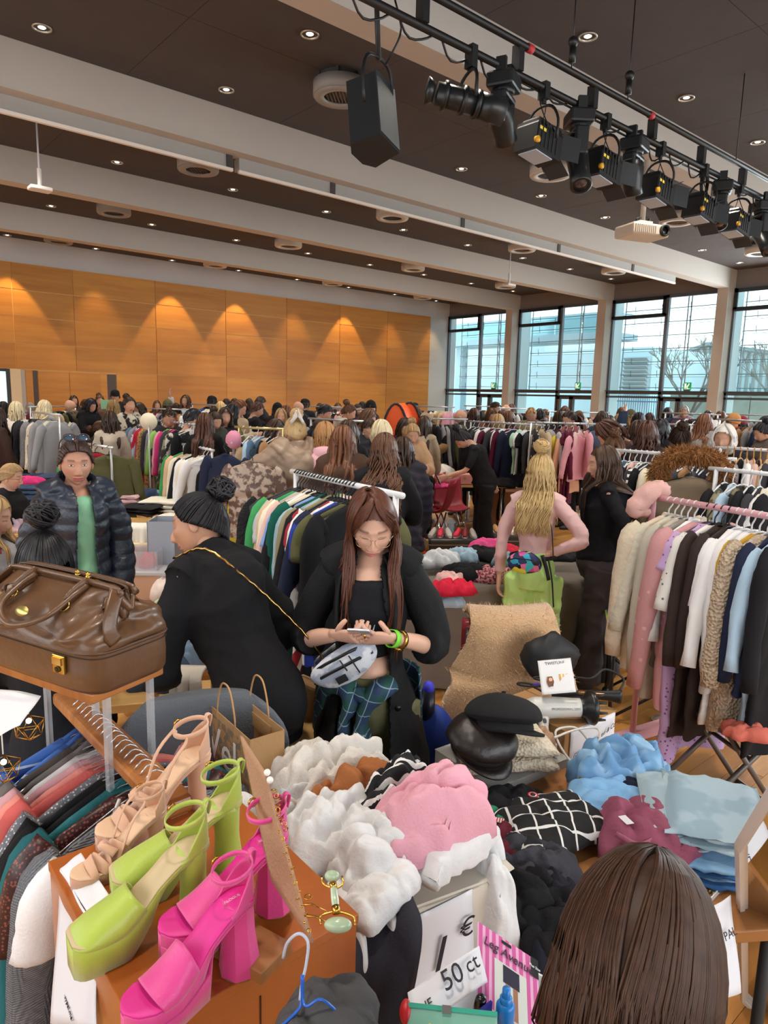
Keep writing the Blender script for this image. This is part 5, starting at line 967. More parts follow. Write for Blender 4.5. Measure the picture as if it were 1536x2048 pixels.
for px, py, c, lb in ((100, 1042, 'c88ab0', 'mauve garment on the entrance table'), (125, 1052, 'e0a8a0', 'salmon pink garment on the entrance table'), (70, 1048, 'd8b0b8', 'pale rose garment on the entrance table'), (140, 1040, 'd8d0d8', 'whitish garment on the entrance table'), (108, 985, '1a1a1e', 'black garment behind the entrance jeans pile'), (20, 1060, 'b8a0b0', 'dusty pink garment at the near table corner')): pile(px, py, .725, .32, .24, .09, c, lb, f=1.2)
pile(52, 966, 1.0, .3, .2, .06, 'd8387a', 'pink pouch by the shoulder of the side-view sitter', D=6.9)
P = PZ(62, 912, .75); t = table(P, 1.7, .7, .745, .1, 'far table with an off-white cloth holding candles and trinkets', lt, steel)
n = 40; a = np.linspace(0, 2 * PI, n, endpoint=False); sq = (np.abs(np.cos(a)) ** 8 + np.abs(np.sin(a)) ** 8) ** (-.125)
V = np.concatenate([np.stack([.4 * sq * np.cos(a), .2 * sq * np.sin(a), .757 + 0 * a], 1)] + [np.stack([(.87 + .03 * q * np.sin(a * 11)) * sq * np.cos(a), (.37 + .03 * q * np.sin(a * 13)) * sq * np.sin(a), .755 - .6 * q + 0 * a], 1) for q in np.linspace(0, 1, 8)])
o = obj('tablecloth', (V, gridf(n, 9, True) + [tuple(range(n))]), cloth('d8c8bc'), None, loc=(P[0], P[1], 0), rot=(0, 0, YAWR + .1)); tag(o, 'off-white cloth over the far candle table', 'tablecloth')
for k, (px, c) in enumerate(((54, 'd8b0a0'), (60, 'e8d8c8'), (66, 'c88a98'), (72, 'e8d0d0'), (79, 'd88a90'), (86, 'e8e0d0'), (92, 'e0b878'), (98, 'e8d888'), (104, 'd8b8a8'), (110, 'e0c890'))):
 q = PZ(px, 908 + 3 * (k % 3), .757); t = thing('candle', 'small candle jar, %s along the off-white candle table' % ORD[k], 'candle', q); r_ = .045 + .015 * (k % 3); obj('wax', lathe([(0, 0), (r_, 0), (r_, .10 + .05 * (k % 2)), (r_ * .8, .11 + .05 * (k % 2)), (0, .11 + .05 * (k % 2))], 14), mat(c), t); obj('wick', rod((0, 0, .11), (0, 0, .18), .004), mat('3a3030'), t)
for px, py, z, c, lb in ((10, 905, .76, '2a2a30', 'black clothes at the door end of the candle table'), (28, 908, .76, '8a2438', 'dark red piece beside the candles'), (118, 920, .76, 'd8c860', 'yellow cloth at the window end of the candle table')): pile(px, py, z, .4, .3, .08, c, lb)
P = PD(297, 843, 8.4); t = thing('round_tray', 'flat cream round tray propped at the end of the green-hanger rail', 'tray', P, 0); obj('disc', mv(cyl((0, 0, -.01), .105, .012, 36), R @ rotx(.25)), mat('e8dcc0', rough=.5), t); obj('support_rod', rod((0, 0, -.05), (0, 0, -P[2] + .0), .01), steel, t)
P = PD(213, 809, 12); t = thing('gift_bag', 'mint green paper carrier beside the ombre-haired person', 'bag', P, YAWR); obj('bag_body', box(-.08, .08, -.05, .05, -.08, .08), mat('8fc89a'), t, smooth=False); obj('stand_rod', rod((0, 0, -.08), (0, 0, -P[2]), .012), steel, t)
P = PD(467, 870, 7.3); t = thing('pink_knit_hat', 'pink knitted hat on a stand next to the golden rail', 'hat', P); obj('hat', puff(sphere((0, 0, -.05), (.085, .085, .10), 20, 14), .004, 40), cloth('d890a8'), t); obj('stand', rod((0, 0, -.1), (0, 0, -P[2]), .015), steel, t)
P = PD(470, 1035, 6.4); t = thing('paper_bag', 'bright yellow carrier bag on the floor below the blouses', 'bag', (P[0], P[1], 0), YAWR); obj('bag_body', box(-.1, .1, -.08, .08, 0, 1.02), mat('d8c020'), t, smooth=False, bevel=.01)
garment(Matrix.Translation(PD(505, 905, 5.6)) @ Matrix.Rotation(YAWR + 1.3, 4, 'Z'), 'puffer', mat('a89484', rough=.4, pat=('noise', '5a4238', 20)), 'brown-and-cream crinkled puffer jacket held up by the tan puffer person', L=.62, near=True, name='held_puffer_jacket')
garment(Matrix.Translation(PD(452, 892, 6.3)) @ Matrix.Rotation(YAWR + 1.1, 4, 'Z'), 'coat', 'navy', 'long dark coat with a pale piping edge beside the crinkled puffer', L=.85, near=True, name='held_coat')
P = PZ(300, 1386, .30); t = thing('bench_board', 'thick light wooden board bench under the clothes beyond the leather bag', 'bench', (P[0], P[1], 0), YAWR + .25); obj('board', box(-.34, .34, -.13, .13, .25, .30), lt, t, smooth=False, bevel=.006); [obj('leg', box(a_ - .02, a_ + .02, -.11, .11, 0, .25), lt, t, smooth=False) for a_ in (-.28, .28)]
for px, py, c, lb, w in ((352, 1190, 'd8c8c0', 'pale cloth on the low clothes heap beyond the bag', .4), (345, 1245, 'a8b890', 'sage green patterned garment on the low heap', .4), (338, 1280, 'd8d030', 'bright yellow garment on the low heap', .32), (330, 1310, '20283c', 'navy garment on the low heap', .4), (350, 1345, '6a8098', 'faded denim on the low heap', .34), (320, 1362, '3a4a60', 'dark jeans at the edge of the low heap', .4)): pile(px, py, .30, w, .35, .16, c, lb, f=1.1)
P = PZ(365, 1260, .29); t = table(P, .7, 1.1, .29, .1, 'low wooden table carrying the heap of clothes beyond the leather bag', lt, steel)
hangcloth(372, 1352, 3.1, .14, .20, 'b8b0a4', 'pale grey glove-like cloth hanging under the sweatshirt sleeve', 3)
P = PZ(1300, 1420, 0); t = thing('camping_chair', 'dark grey folding camping chair with lime green piping', 'chair', (P[0], P[1], 0), YAWR - .25)
cg_ = cloth('55555c'); lm = mat('9ab43a', rough=.6); bl = mat('18181b', rough=.4)
def quad(c4, th=.006, nu=10, sag=0):
 c4 = np.array(c4, float); u = np.linspace(0, 1, nu); V = [(c4[0] * (1 - a_) + c4[1] * a_) * (1 - b_) + (c4[3] * (1 - a_) + c4[2] * a_) * b_ - np.array((0, 0, sag * 16 * a_ * (1 - a_) * b_ * (1 - b_))) for b_ in u for a_ in u]; return np.array(V), gridf(nu, nu)
for nm, q, sg_ in (('backrest', [(-.27, .20, .92), (.27, .20, .92), (.27, .17, .60), (-.27, .17, .60)], 0), ('seat', [(-.25, .15, .42), (.25, .15, .42), (.27, -.25, .44), (-.27, -.25, .44)], .05)):
 o = obj(nm, quad(q, sag=sg_), cg_, t); o.modifiers.new('s', 'SOLIDIFY').thickness = .01; q = [np.array(v) for v in q]; obj('piping', tube([q[0], q[1], q[2], q[3]], .008, 6, closed=True), lm, t)
for s in (-1, 1):
 o = obj('armrest', quad([(s * .29 - .03, .18, .62), (s * .29 + .03, .18, .62), (s * .29 + .03, -.27, .60), (s * .29 - .03, -.27, .60)], sag=.02), cg_, t); o.modifiers.new('s', 'SOLIDIFY').thickness = .008; obj('piping', tube([(s * .29 - .03, .18, .62), (s * .29 - .03, -.27, .60), (s * .29 + .03, -.27, .60), (s * .29 + .03, .18, .62)], .006, 6, closed=True), lm, t)
 for a_, b_ in (((s * .27, .22, .95), (s * .27, .20, .03)), ((s * .28, -.27, .60), (s * .28, -.26, .03)), ((s * .27, .2, .03), (s * .27, -.26, .42)), ((s * .27, -.26, .03), (s * .27, .2, .42))): obj('leg', rod(a_, b_, .011, 8), bl, t)
for y_ in (.2, -.26): obj('cross_bar', rod((-.27, y_, .03), (.27, y_, .42), .010, 8), bl, t); obj('cross_bar', rod((.27, y_, .03), (-.27, y_, .42), .010, 8), bl, t)
for s in (-1, 1): [obj('foot', sphere((s * .27, y_, .02), .028, 8, 6), bl, t) for y_ in (.2, -.26)]
PK = mat('cf98a0', rough=.45); A = PD(1308, 984, 3.85); B = PD(1600, 1028, 3.15); zr = 1.49; A[2] = B[2] = zr
t = rack(A, B, 'pastel pink metal clothes rail with lower crossbeam', PK, feet=False, r=.017, posts=(1, 0))
_, _, Lr, yr = rail_frame(A, B); obj('base_beam', [box(-.04, .02, -.35, .30, .03, .09), box(0, Lr + .5, -.34, -.28, .03, .09)], PK, t, smooth=False)
obj('post_joint', cyl((0, 0, .62), .024, .03, 12), PK, t)
o = obj('scarf', puff(tube([A + (.10, -.02, .02), A + (.02, 0, .05), A + (-.05, .02, .01), A + (-.10, .05, -.06), A + (-.02, .02, -.09)], np.array([(.03, .03), (.05, .045), (.05, .05), (.045, .045), (.02, .02)]), 16, 30), .010, 34, 2, .9), cloth('d0a49c')); tag(o, 'dusty pink ruched scrunchie scarf wrapped on the pink rail corner', 'scarf')
dots3 = mat('c48e90', rough=.75, pat=('dots', 'd8a8a8', 16, .17), bump=('noise', 90, .3)); flp = mat('bb9cc8', rough=.8, pat=('dots', '7a4a90', 42, .25)); wfl = mat('e0ddd8', rough=.8, pat=('leopard', '6a6f78', 26, .16)); sherp = mat('cdb9a0', rough=1, bump=('voronoi', 70, 1.0, .02), var=.1, varscale=40); rosew = mat('e4e2e4', rough=.8, pat=('floral', 'c02448', 9, .16, 'e4e2e4'))
crk = cloth('cfc0aa', bump=('noise', 28, .5, .02))
its = [('coat', crk, dict(L=.82, sl=.66, label='cream crinkled windbreaker jacket, first garment on the pink rail', t=.05, w=.5)), ('shirt', cloth('c8c2b0', bump=('noise', 28, .5, .02)), dict(L=.6, label='pale sage crinkled shirt behind the cream windbreaker', t=.04)), ('coat', cloth('b9b2a4'), dict(L=.95, sl=.72, t=.05, label='pale sage jogging jacket with ribbed cuffs on the pink rail')), ('shirt', cloth('8a847c'), dict(L=.75, label='taupe grey coat on a light hanger on the pink rail')), ('shirt', 'white', dict(L=.7, label='narrow white top beside the dotted blouse')),
       ('blouse', dots3, dict(L=.95, sl=.78, t=.055, w=.5, h='wire', label='dusty pink sheer blouse with raised dots on the pink rail')), ('dress', flp, dict(L=1.22, sl=.15, t=.06, h='plastic', label='lilac floral ruffled dress hanging lowest on the pink rail')), ('tee', wfl, dict(L=.7, sl=.34, t=.04, h='plastic', label='white top with tiny grey sprigs on the pink rail')), ('coat', '3a2c28' if 0 else cloth('3a2e2a'), dict(L=1.08, sl=.6, label='long dark brown knit coat on the pink rail', h='plastic')), ('coat', cloth('352a28'), dict(L=1.05, sl=.6, label='second dark brown coat behind the brown knit', h='plastic')),
       ('tee', 'white', dict(L=.68, sl=.28, t=.05, label='plain white t-shirt with boxy sleeve on the pink rail')), ('blouse', 'white', dict(L=.95, sl=.55, label='long white shirt behind the boxy t-shirt')), ('blouse', rosew, dict(L=.78, sl=.6, t=.05, label='white shirt with red rose embroidery on the pink rail')), ('knit', 'mustard', dict(L=.6, label='mustard lace top beside the rose embroidery')), ('sherpa', sherp, dict(L=.95, sl=.62, t=.05, label='cream woolly fleece coat with rounded hem')), ('coat', 'navy', dict(L=.72, label='navy jacket past the woolly fleece')), ('blouse', 'paleblue', dict(L=.9, label='pale blue shirt with a hanging tie')), ('coat', 'black', dict(L=1.0, label='black coat at the mirror end of the pink rail'))]
fill(A + (B - A) * .11, B, its, 'the pink rail', near=True, hstyle='white', seed=21, jit=.16, s0=.02)
M = Matrix.Translation(PD(1385, 932, 4.6)) @ Matrix.Rotation(YAWR + PI / 2 - .3, 4, 'Z'); fx = garment(M, 'puffer', cloth('6e5f4c', rough=.5), 'brown quilted coat with a big fox-brown fur collar behind the pink rail', L=.8, sl=.6, w=.5, t=.07, near=True, name='hanging_fur_collar_coat')
def furball(path, rr, n, L, m, parent, seed=1, name='fur_collar', loc=None):
 rg = np.random.default_rng(seed); P = smoothpath(path, 60); g = [tube(P[::4], rr * .8, 10)]
 for k in range(n):
  i = rg.integers(0, 60); d = unit(rg.normal(size=3)); b = P[i] + d * rr * .75; e = b + unit(d + rg.normal(size=3) * .35 + np.array((0, 0, -.5))) * L * rg.uniform(.6, 1.2); sd = unit(np.cross(d, rg.normal(size=3))) * .003
  g.append((np.array([b - sd, b + sd, (b + e) / 2 + sd * .8 + d * .006, e, (b + e) / 2 - sd * .8 + d * .006]), [(0, 1, 2, 4), (4, 2, 3)]))
 return obj(name, g, m, parent, loc=loc)
furball([(.04, -.17, -.16), (.05, -.20, -.04), (.03, -.12, .05), (.02, 0, .07), (.03, .12, .05), (.05, .20, -.04), (.04, .17, -.16)], .06, 6000, .055, mat('6a3e1e', rough=.7, pat=('hair', 'b07a40', 20)), fx)
# ================= PEOPLE CLOSE TO THE CAMERA =================
def place(rig, px, py, d, face, label, sk='c99a80', sc=None, dz=0, hv=.012):
 P = PD(px, py, d); th = rig.top_of_head() + np.array((0, 0, hv)); s_ = sc or P[2] / (th[2] - dz); psi = math.atan2(-P[1], -P[0]) + math.radians(face); rz = psi - PI / 2; o2 = rotz(rz) @ (th * s_)
 GP.append((P[0] - o2[0] * 0, P[1] - o2[1] * 0)); t = thing('person', label, 'person', (P[0] - o2[0], P[1] - o2[1], -dz * s_), rz, None, s_); t.location.z = P[2] - th[2] * s_ if sc else -dz * s_
 return t
def hd(rig, g):
 if isinstance(g, list): g = join(g)
 return rig.head_in(g[0]), g[1]
def hmat(a, b): return mat(a, rough=.4, spec=.4, pat=('hair', b, 30), bump=('fiber', 90, .4, .003))
def dress(t, rig, top, tm, tr=None, trm=None, hair=None, hm=None, sk='c99a80', vb=.016, res=(64, 52), curl=.5, palms=None, name='top', nm2='trousers', hands=True, eyes=0, smile=.3):
 b = obj('body', rig.body(vb, res, hands, curl, palms, eyes, smile), skin(sk), t)
 if top: obj(name, top, tm, t)
 if tr is not None: obj(nm2, tr, trm, t)
 if hair is not None: obj('hair', rig.hair_in(hair), hm, t)
 return b
blackc = cloth('17171b', var=.2); shoe_m = mat('1a1a1c', rough=.5)
rig = Rig(arms=((0, 8, 20, 3), (-5, 12, 28, 12)), head=(-6, 4, .03))
t = place(rig, 150, 876, 3.65, 12, 'smiling person in a navy quilted jacket and mint sweater, sunglasses on the head', sk='c08f78')
g = rig.garment(hem=.78, sleeve=.97, i=.045, vox=.011, puffer=.010, fold=.005, seed=4, collar=1, openf=lambda z: .035 + .05 * max(0, 1.42 - z) if z < 1.5 else .05, merge=False)
sw = rig.garment(hem=.84, sleeve=0, i=.018, fold=.006, seed=9, vox=.012, top=1.39)
dress(t, rig, sw, cloth('8fc8a4', bump=('wave', 120, .3)), rig.trousers(), cloth('1c1c22'), hair_geo('lowbun', n=170, r=.006, seed=5, side=4), hmat('2e1d18', '4a3028'), 'c08f78', res=(170, 190), name='sweater', eyes=1, smile=.9); obj('shoes', rig.shoes(), shoe_m, t)
qm = mat('222b3a', rough=.35, var=.15, spec=.5, bump=('noise', 60, .3)); j = obj('quilted_jacket', g[0], qm, t); m_ = j.modifiers.new('s', 'SOLIDIFY'); m_.thickness = .008
for k in (1, 2): obj('jacket_sleeve', g[k], qm, t)
cg = tube([(-.055, .075, 1.36), (-.085, .03, 1.44), (-.07, -.06, 1.47), (0, -.085, 1.475), (.07, -.06, 1.47), (.085, .03, 1.44), (.055, .075, 1.36)], np.array([(.008, .02), (.012, .035), (.014, .04), (.014, .042), (.014, .04), (.012, .035), (.008, .02)]), 10, 26, ref=(0, 0, 1)); obj('jacket_collar', (rig.bend(cg[0]), cg[1]), qm, t)
obj('zip_edge', [tube([(s * .075, .125 - .0, .80), (s * .065, .135, 1.0), (s * .06, .145, 1.2), (s * .055, .085, 1.38)], .004, 6, 14) for s in (-1, 1)], mat('b8b8b4', rough=.3, metal=.7), t)
obj('necklace', (lambda q: (rig.bend(q[0]), q[1]))(tube([(-.045, .045, 1.44), (-.02, .085, 1.38), (0, .098, 1.345), (.02, .085, 1.38), (.045, .045, 1.44)], .0012, 5, 16)), mat('4a4038'), t)
sg = [hd(rig, mv(g_, rotx(.9), (0, -.005, .075))) for g_ in glasses(.003, .029, .024, .088)]; obj('sunglasses_frame', sg, mat('3a2028', rough=.3), t)
obj('sunglasses_lens', [hd(rig, mv(sphere((s * .032, .079, -.004), (.028, .004, .023), 16, 8), rotx(.9), (0, -.005, .075))) for s in (-1, 1)], mat('7ea0c0', rough=.08, metal=.8), t)
rig = Rig(lean=32, arms=((36, 10, 4, 0), (10, 14, 60, 20)), head=(44, -14), bulk=1.0)
t = place(rig, 393, 985, 2.62, -148, 'person with a black hair bun and loose black sweatshirt leaning over a table', sk='b98a70')
g = rig.garment(hem=.84, sleeve=.97, i=.030, vox=.012, fold=.009, fs=7, seed=2, collar=2, cuff=1.15)
dress(t, rig, g, cloth('131317', var=.25), rig.trousers(i=.02, wide=.03, vox=.014, fold=.010), cloth('0f0f13'), hair_geo('bun', n=260, r=.0055, seed=8), hmat('0b0a0d', '1f1b22'), 'b98a70', vb=.014, res=(96, 80), name='sweatshirt')
obj('shoes', rig.shoes(), shoe_m, t)
ch = tube([(-.12, .04, 1.475), (-.09, -.12, 1.44), (-.02, -.185, 1.30), (.10, -.185, 1.12), (.20, -.14, .98), (.245, -.02, .90)], .0045, 6, 60); V, Fq = ch
n_ = len(V) // 6; V = V + (np.repeat(np.sin(np.arange(n_) * 2.2), 6) * .003)[:, None]; obj('bag_chain', (rig.bend(V), Fq), mat('c09a5a', rough=.25, metal=1), t)
bg = box(.235, .285, -.11, .10, .70, .885); bgv = rig.bend(bg[0]); t2 = thing('handbag', 'small tan leather shoulder bag on a gold chain at the hip', 'bag', t.location, t.rotation_euler.z, None, t.scale[0]); obj('bag_body', (bgv, bg[1]), mat('b08a5c', rough=.5), t2, smooth=False, bevel=.012)
fl = box(.280, .292, -.112, .102, .78, .888); obj('flap', (rig.bend(fl[0]), fl[1]), mat('c09a6a', rough=.45), t2, smooth=False, bevel=.004); obj('bag_edge', (rig.bend(box(.232, .288, -.113, -.108, .70, .887)[0]), BOXF), mat('3a2c24'), t2, smooth=False)
rig = Rig(arms=((-6, 10, 8, -2), (-22, 34, 34, 62)), head=(-6, 6), legs=(((-.085, 0, .88), (-.10, .02, .47), (-.12, -.02, .07)), ((.085, 0, .88), (.10, .03, .47), (.15, -.02, .07))))
t = place(rig, 1084, 908, 4.45, 176, 'blonde person from behind in a blush top and bright lime trousers', sk='d0a088')
g = rig.garment(hem=.98, sleeve=.96, i=.008, vox=.010, fold=.004, fs=14, seed=12, cuff=1.0)
dress(t, rig, g, mat('dcb4b2', rough=.7, var=.05), rig.trousers(i=.020, wide=.045, vox=.012, fold=.008, topz=1.06), mat('bfe88a', rough=.75, var=.06), join([hair_geo('wavy', L=.40, n=260, r=.007, wave=.012, seed=3), hair_geo('topbun', n=70, r=.006, seed=4)]), hmat('8c6a3c', 'e0c288'), 'd0a088', vb=.014, name='long_sleeved_top')
obj('shoes', rig.shoes(), mat('d8d8d8'), t)
t2 = thing('belt_bag', 'colourful graffiti-print belt bag worn over lime trousers', 'bag', t.location, t.rotation_euler.z, None, t.scale[0])
obj('pouch', puff(mv(sphere((0, 0, 0), (.115, .05, .075), 28, 18), rotz(0), (-.05, -.155, 1.00)), .004, 14, 3), mat('3a9ac0', rough=.5, key='graf', pat=('multi', '000000', 26, ['2aa6c8', 'd84a9a', 'e8e040', '1c2a5a', '38c0c8', 'e87aa8', '101018'])), t2)
obj('zip', tube([(-.155, -.165, 1.01), (-.10, -.205, 1.035), (-.03, -.205, 1.035), (.05, -.17, 1.02)], .004, 6, 14), mat('16161a'), t2)
obj('belt', tube([(.16 * math.cos(a), -.004 + .118 * math.sin(a), 1.02 + .012 * math.cos(a)) for a in np.linspace(0, 2 * PI, 28, endpoint=False)], [(.004, .016)] * 28, 6, closed=True, ref=(0, 0, 1)), mat('16161a'), t2)
obj('loose_strap', [tube([(.06, -.155, 1.06), (.09, -.16, .98), (.11, -.15, .90)], [(.004, .014)] * 3, 6, 8, ref=(0, 0, 1)), tube([(.10, -.14, 1.03), (.13, -.15, .90), (.15, -.13, .72)], [(.003, .006)] * 3, 6, 8)], mat('1c1c20'), t2)
obj('phone_cord', tube([(.03, -.12, 1.40), (.10, -.13, 1.25), (.12, -.13, 1.12), (.13, -.12, 1.02)], .004, 5, 14), mat('2c2024'), t2)
rig = Rig(arms=((-30, 6, 6, 22), (-30, 6, 6, 22)), head=(8, 4), legs=(((-.085, 0, .88), (-.09, .05, .47), (-.10, .06, .07)), ((.085, 0, .88), (.09, .0, .47), (.10, -.10, .07))))
t = place(rig, 1207, 890, 4.65, -84, 'brunette person in profile, black top, brown flared trousers, hands clasped behind', sk='c99880')
g = rig.garment(hem=.92, sleeve=.96, i=.010, vox=.010, fold=.004, fs=14, seed=15, cuff=1.0, top=1.41)
dress(t, rig, g, cloth('15151a', var=.15), rig.trousers(i=.010, wide=.06, vox=.012, fold=.005, topz=1.02), mat('33292a', rough=.75, var=.1), hair_geo('long', L=.38, n=300, r=.006, seed=13, vol=.95), hmat('2a1c16', '5e4432'), 'c99880', vb=.014, res=(96, 80), name='black_top')
obj('shoes', rig.shoes(), shoe_m, t); obj('bracelet', (lambda q: (rig.bend(q[0]), q[1]))(mv(ring((0, 0, -.01), .033, .027, .02), roty(.5), rig.W[0] + (0, 0, .02))), mat('e0e0e0', rough=.3), t)
rig = Rig(lean=26, arms=((55, 4, 42, 6), (-24, 4, 6, 0)), head=(0, 18))
t = place(rig, 914, 864, 8.9, -72, 'slim person in black leaning forward with a phone, hair in a dark bun', sk='c99880')
dress(t, rig, rig.garment(hem=.9, sleeve=.42, i=.016, seed=5), cloth('17171b'), rig.trousers(wide=.05, i=.016), cloth('141418'), hair_geo('topbun', n=90, r=.010, seed=6), hairm('black'), 'c99880', name='tee')
obj('shoes', rig.shoes(), shoe_m, t)
W_ = rig.bend([rig.W[0] + rig.D[0] * .12])[0]; M = Matrix.Translation(t.location) @ Matrix.Rotation(t.rotation_euler.z, 4, 'Z'); q = M @ Vector(W_ * t.scale[0])
t2 = thing('smartphone', 'phone in a pale case held out by the leaning person', 'phone', q, t.rotation_euler.z); obj('phone_body', mv(box(-.037, .037, -.004, .004, -.075, .075), rotx(-.5)), mat('4a4a58', rough=.2), t2, smooth=False, bevel=.003); obj('screen', mv(box(-.034, .034, -.006, -.004, -.07, .07), rotx(-.5)), mat('a0a8c0', emit=.4), t2, smooth=False)
rig = Rig(arms=((58, 22, 20, 5), (40, 10, 40, 10)), head=(-20, 12))
t = place(rig, 590, 833, 5.9, -152, 'person in a tan quilted puffer jacket with blonde clipped-up hair reaching out', sk='cfa088')
V, Fq = rig.garment(hem=.66, sleeve=.99, i=.075, vox=.014, fold=.006, seed=8, collar=2, flare=.02); nn = normals(V, Fq); V = V + nn * (.014 * (np.abs(np.sin((V[:, 0] + V[:, 2]) * 22)) * np.abs(np.sin((V[:, 0] - V[:, 2]) * 22))) ** .5)[:, None]
dress(t, rig, (V, Fq), mat('9a8470', rough=.42, var=.08, spec=.45), rig.trousers(), cloth('2a2a30'), hair_geo('bun', n=150, r=.008, seed=18, vol=1.1), hmat('9c7a4c', 'dcc08c'), 'cfa088', name='puffer_jacket')
obj('hair_claw', [hd(rig, tube([(-.05, -.10, .06), (-.02, -.14, .10), (.0, -.13, .15)], [(.006, .02)] * 3, 6, 8)), hd(rig, tube([(.05, -.10, .06), (.02, -.14, .10), (.0, -.13, .15)], [(.006, .02)] * 3, 6, 8))], mat('c8c0bc', rough=.3), t)
rig = Rig(arms=((20, 10, 45, 12), (20, 10, 45, 12)), head=(8, 8))
t = place(rig, 650, 845, 5.9, 178, 'person with a strawberry-blonde bob in a pink hooded sweatshirt, black strap across', sk='d0a088')
dress(t, rig, rig.garment(hem=.80, sleeve=.97, i=.045, vox=.014, fold=.006, seed=9, collar=3), cloth('e0aeb8'), rig.trousers(), cloth('3a4658'), hair_geo('bob', L=.14, n=220, r=.008, seed=21, vol=1.12), hmat('8a5a34', 'c89a64'), 'd0a088', name='hoodie')
obj('hood', puff(tube([(-.12, -.02, 1.43), (-.10, -.11, 1.40), (0, -.165, 1.33), (.10, -.11, 1.40), (.12, -.02, 1.43)], np.array([(.03, .03), (.045, .05), (.05, .06), (.045, .05), (.03, .03)]), 14, 22), .006, 16, 3), cloth('e0aeb8'), t)
obj('bag_strap', tube([(.06, -.02, 1.45), (.05, -.185, 1.28), (-.04, -.205, 1.10), (-.10, -.19, .95)], [(.004, .018)] * 4, 6, 14, ref=(0, 0, 1)), mat('16161a'), t)
rig = Rig(arms=((8, 7, 18, 4), (30, 10, 50, 12)), head=(0, 10))
t = place(rig, 770, 868, 4.7, 176, 'person with long curly brown hair seen from behind in a black coat', sk='cfa088')
dress(t, rig, rig.garment(hem=.62, sleeve=.97, i=.04, vox=.014, fold=.006, seed=10, flare=.05, collar=2), blackc, rig.trousers(), blackc, hair_geo('wavy', L=.40, n=320, r=.007, seed=24, wave=.020, vol=1.08), hmat('3a241a', '7a5238'), 'cfa088', name='coat'); obj('shoes', rig.shoes(), shoe_m, t)
SIT = (((-.085, 0, .88), (-.10, .42, .87), (-.10, .40, .46)), ((.085, 0, .88), (.10, .42, .87), (.10, .40, .46)))
def seated(px, py, d, face, label, hair, hm, tm, sk='d0a590', head=(0, 8), garm=None, arms=((30, 8, 40, 15), (25, 8, 45, 15)), **kw):
 rig = Rig(arms=arms, head=head, legs=SIT); t = place(rig, px, py, d, face, label, sk, dz=.40); g = rig.garment(**(garm or dict(hem=.85, sleeve=.42, i=.02, seed=3)))
 dress(t, rig, g, tm, rig.trousers(), cloth('24242c'), hair, hm, sk, res=(80, 64)); stool((t.location.x, t.location.y), 'plain wooden stool under the ' + ' '.join(label.split()[:8])); return rig, t
rig, t = seated(24, 926, 6.3, 62, 'sitter with dark blonde tied hair and glasses in a black tee, side view', hair_geo('lowbun', n=160, r=.007, seed=30), hmat('8a6a44', 'c8a878'), cloth('18181c')); obj('glasses', [hd(rig, q) for q in glasses()], mat('6a4038', rough=.3), t)
rig, t = seated(-12, 990, 4.1, 66, 'grey-sweatered sitter with straight blonde hair cut off by the picture edge', hair_geo('long', L=.26, n=200, r=.008, seed=31), hmat('9a7444', 'd8b888'), cloth('a8a8ac'), garm=dict(hem=.85, sleeve=.95, i=.03, seed=3)); obj('scarf', puff(tube([(-.09, .03, 1.40), (0, .11, 1.33), (.09, .03, 1.42), (0, -.08, 1.44)], .035, 12, 24, closed=False), .008, 20, 2), mat('20243a', pat=('noise', 'c04a5a', 30)), t)
rig, t = seated(84, 1058, 2.62, -172, 'sitter with a glossy black bun and pearl earrings seen from behind', hair_geo('topbun', n=260, r=.0055, seed=32), hmat('0a090c', '1d1a20'), cloth('1c2028'), garm=dict(hem=.85, sleeve=.95, i=.03, seed=3, collar=2)); obj('earring', [hd(rig, sphere((s * .082, -.002, -.045), .007, 10, 8)) for s in (-1, 1)], mat('e8e4dc', rough=.2), t)
rig = Rig(lean=8, arms=((10, 2, 20, 5), (10, 2, 20, 5)), head=(0, 22, .02))
t = place(rig, 1312, 1714, .75, 172, 'person with long straight brown hair seen from above right in front of the table', sk='c99880')
rg_h = hair_geo('long', L=.44, n=2600, r=.0020, seed=41, wave=.004, vol=1.08, side=3, seg=12)
dress(t, rig, rig.garment(hem=.84, sleeve=.97, i=.01, vox=.016, seed=11), blackc, rig.trousers(vox=.02), blackc, rg_h, mat('2c1d15', rough=.5, spec=.35, pat=('hair', '553624', 34)), vb=.02, name='sweater')
rig = Rig(arms=((6, 15, 108, 36), (6, 15, 108, 36)), head=(7, 22, .04))
rig.D = [unit((.72, .55, .16)), unit((-.72, .55, .16))]
t = place(rig, 748, 985, 2.36, -6, 'person with long red-brown hair and glasses in a black blazer using a phone', sk='d6aa94')
M8 = Matrix.Translation(t.location) @ Matrix.Rotation(t.rotation_euler.z, 4, 'Z') @ Matrix.Scale(t.scale[0], 4)
dress(t, rig, rig.garment(hem=1.085, sleeve=0, i=.012, fold=.003, seed=9, vox=.010, top=1.355), cloth('1a1a1e'), rig.trousers(i=.022, wide=.035, vox=.012, fold=.008, topz=1.03), cloth('6a6a4c', var=.1), None, None, 'd6aa94', vb=.011, res=(150, 130), curl=.75, palms=((.1, -.75, .6), (-.1, -.75, .6)), name='crop_top', nm2='cargo_trousers')
hr = hair_geo('long', L=.44, n=900, r=.0036, seed=51, wave=.006, vol=1.05, part=1, bang=0, seg=14)
hb = hair_geo('short', L=.01, n=0); rg_ = np.random.default_rng(3); bs = []
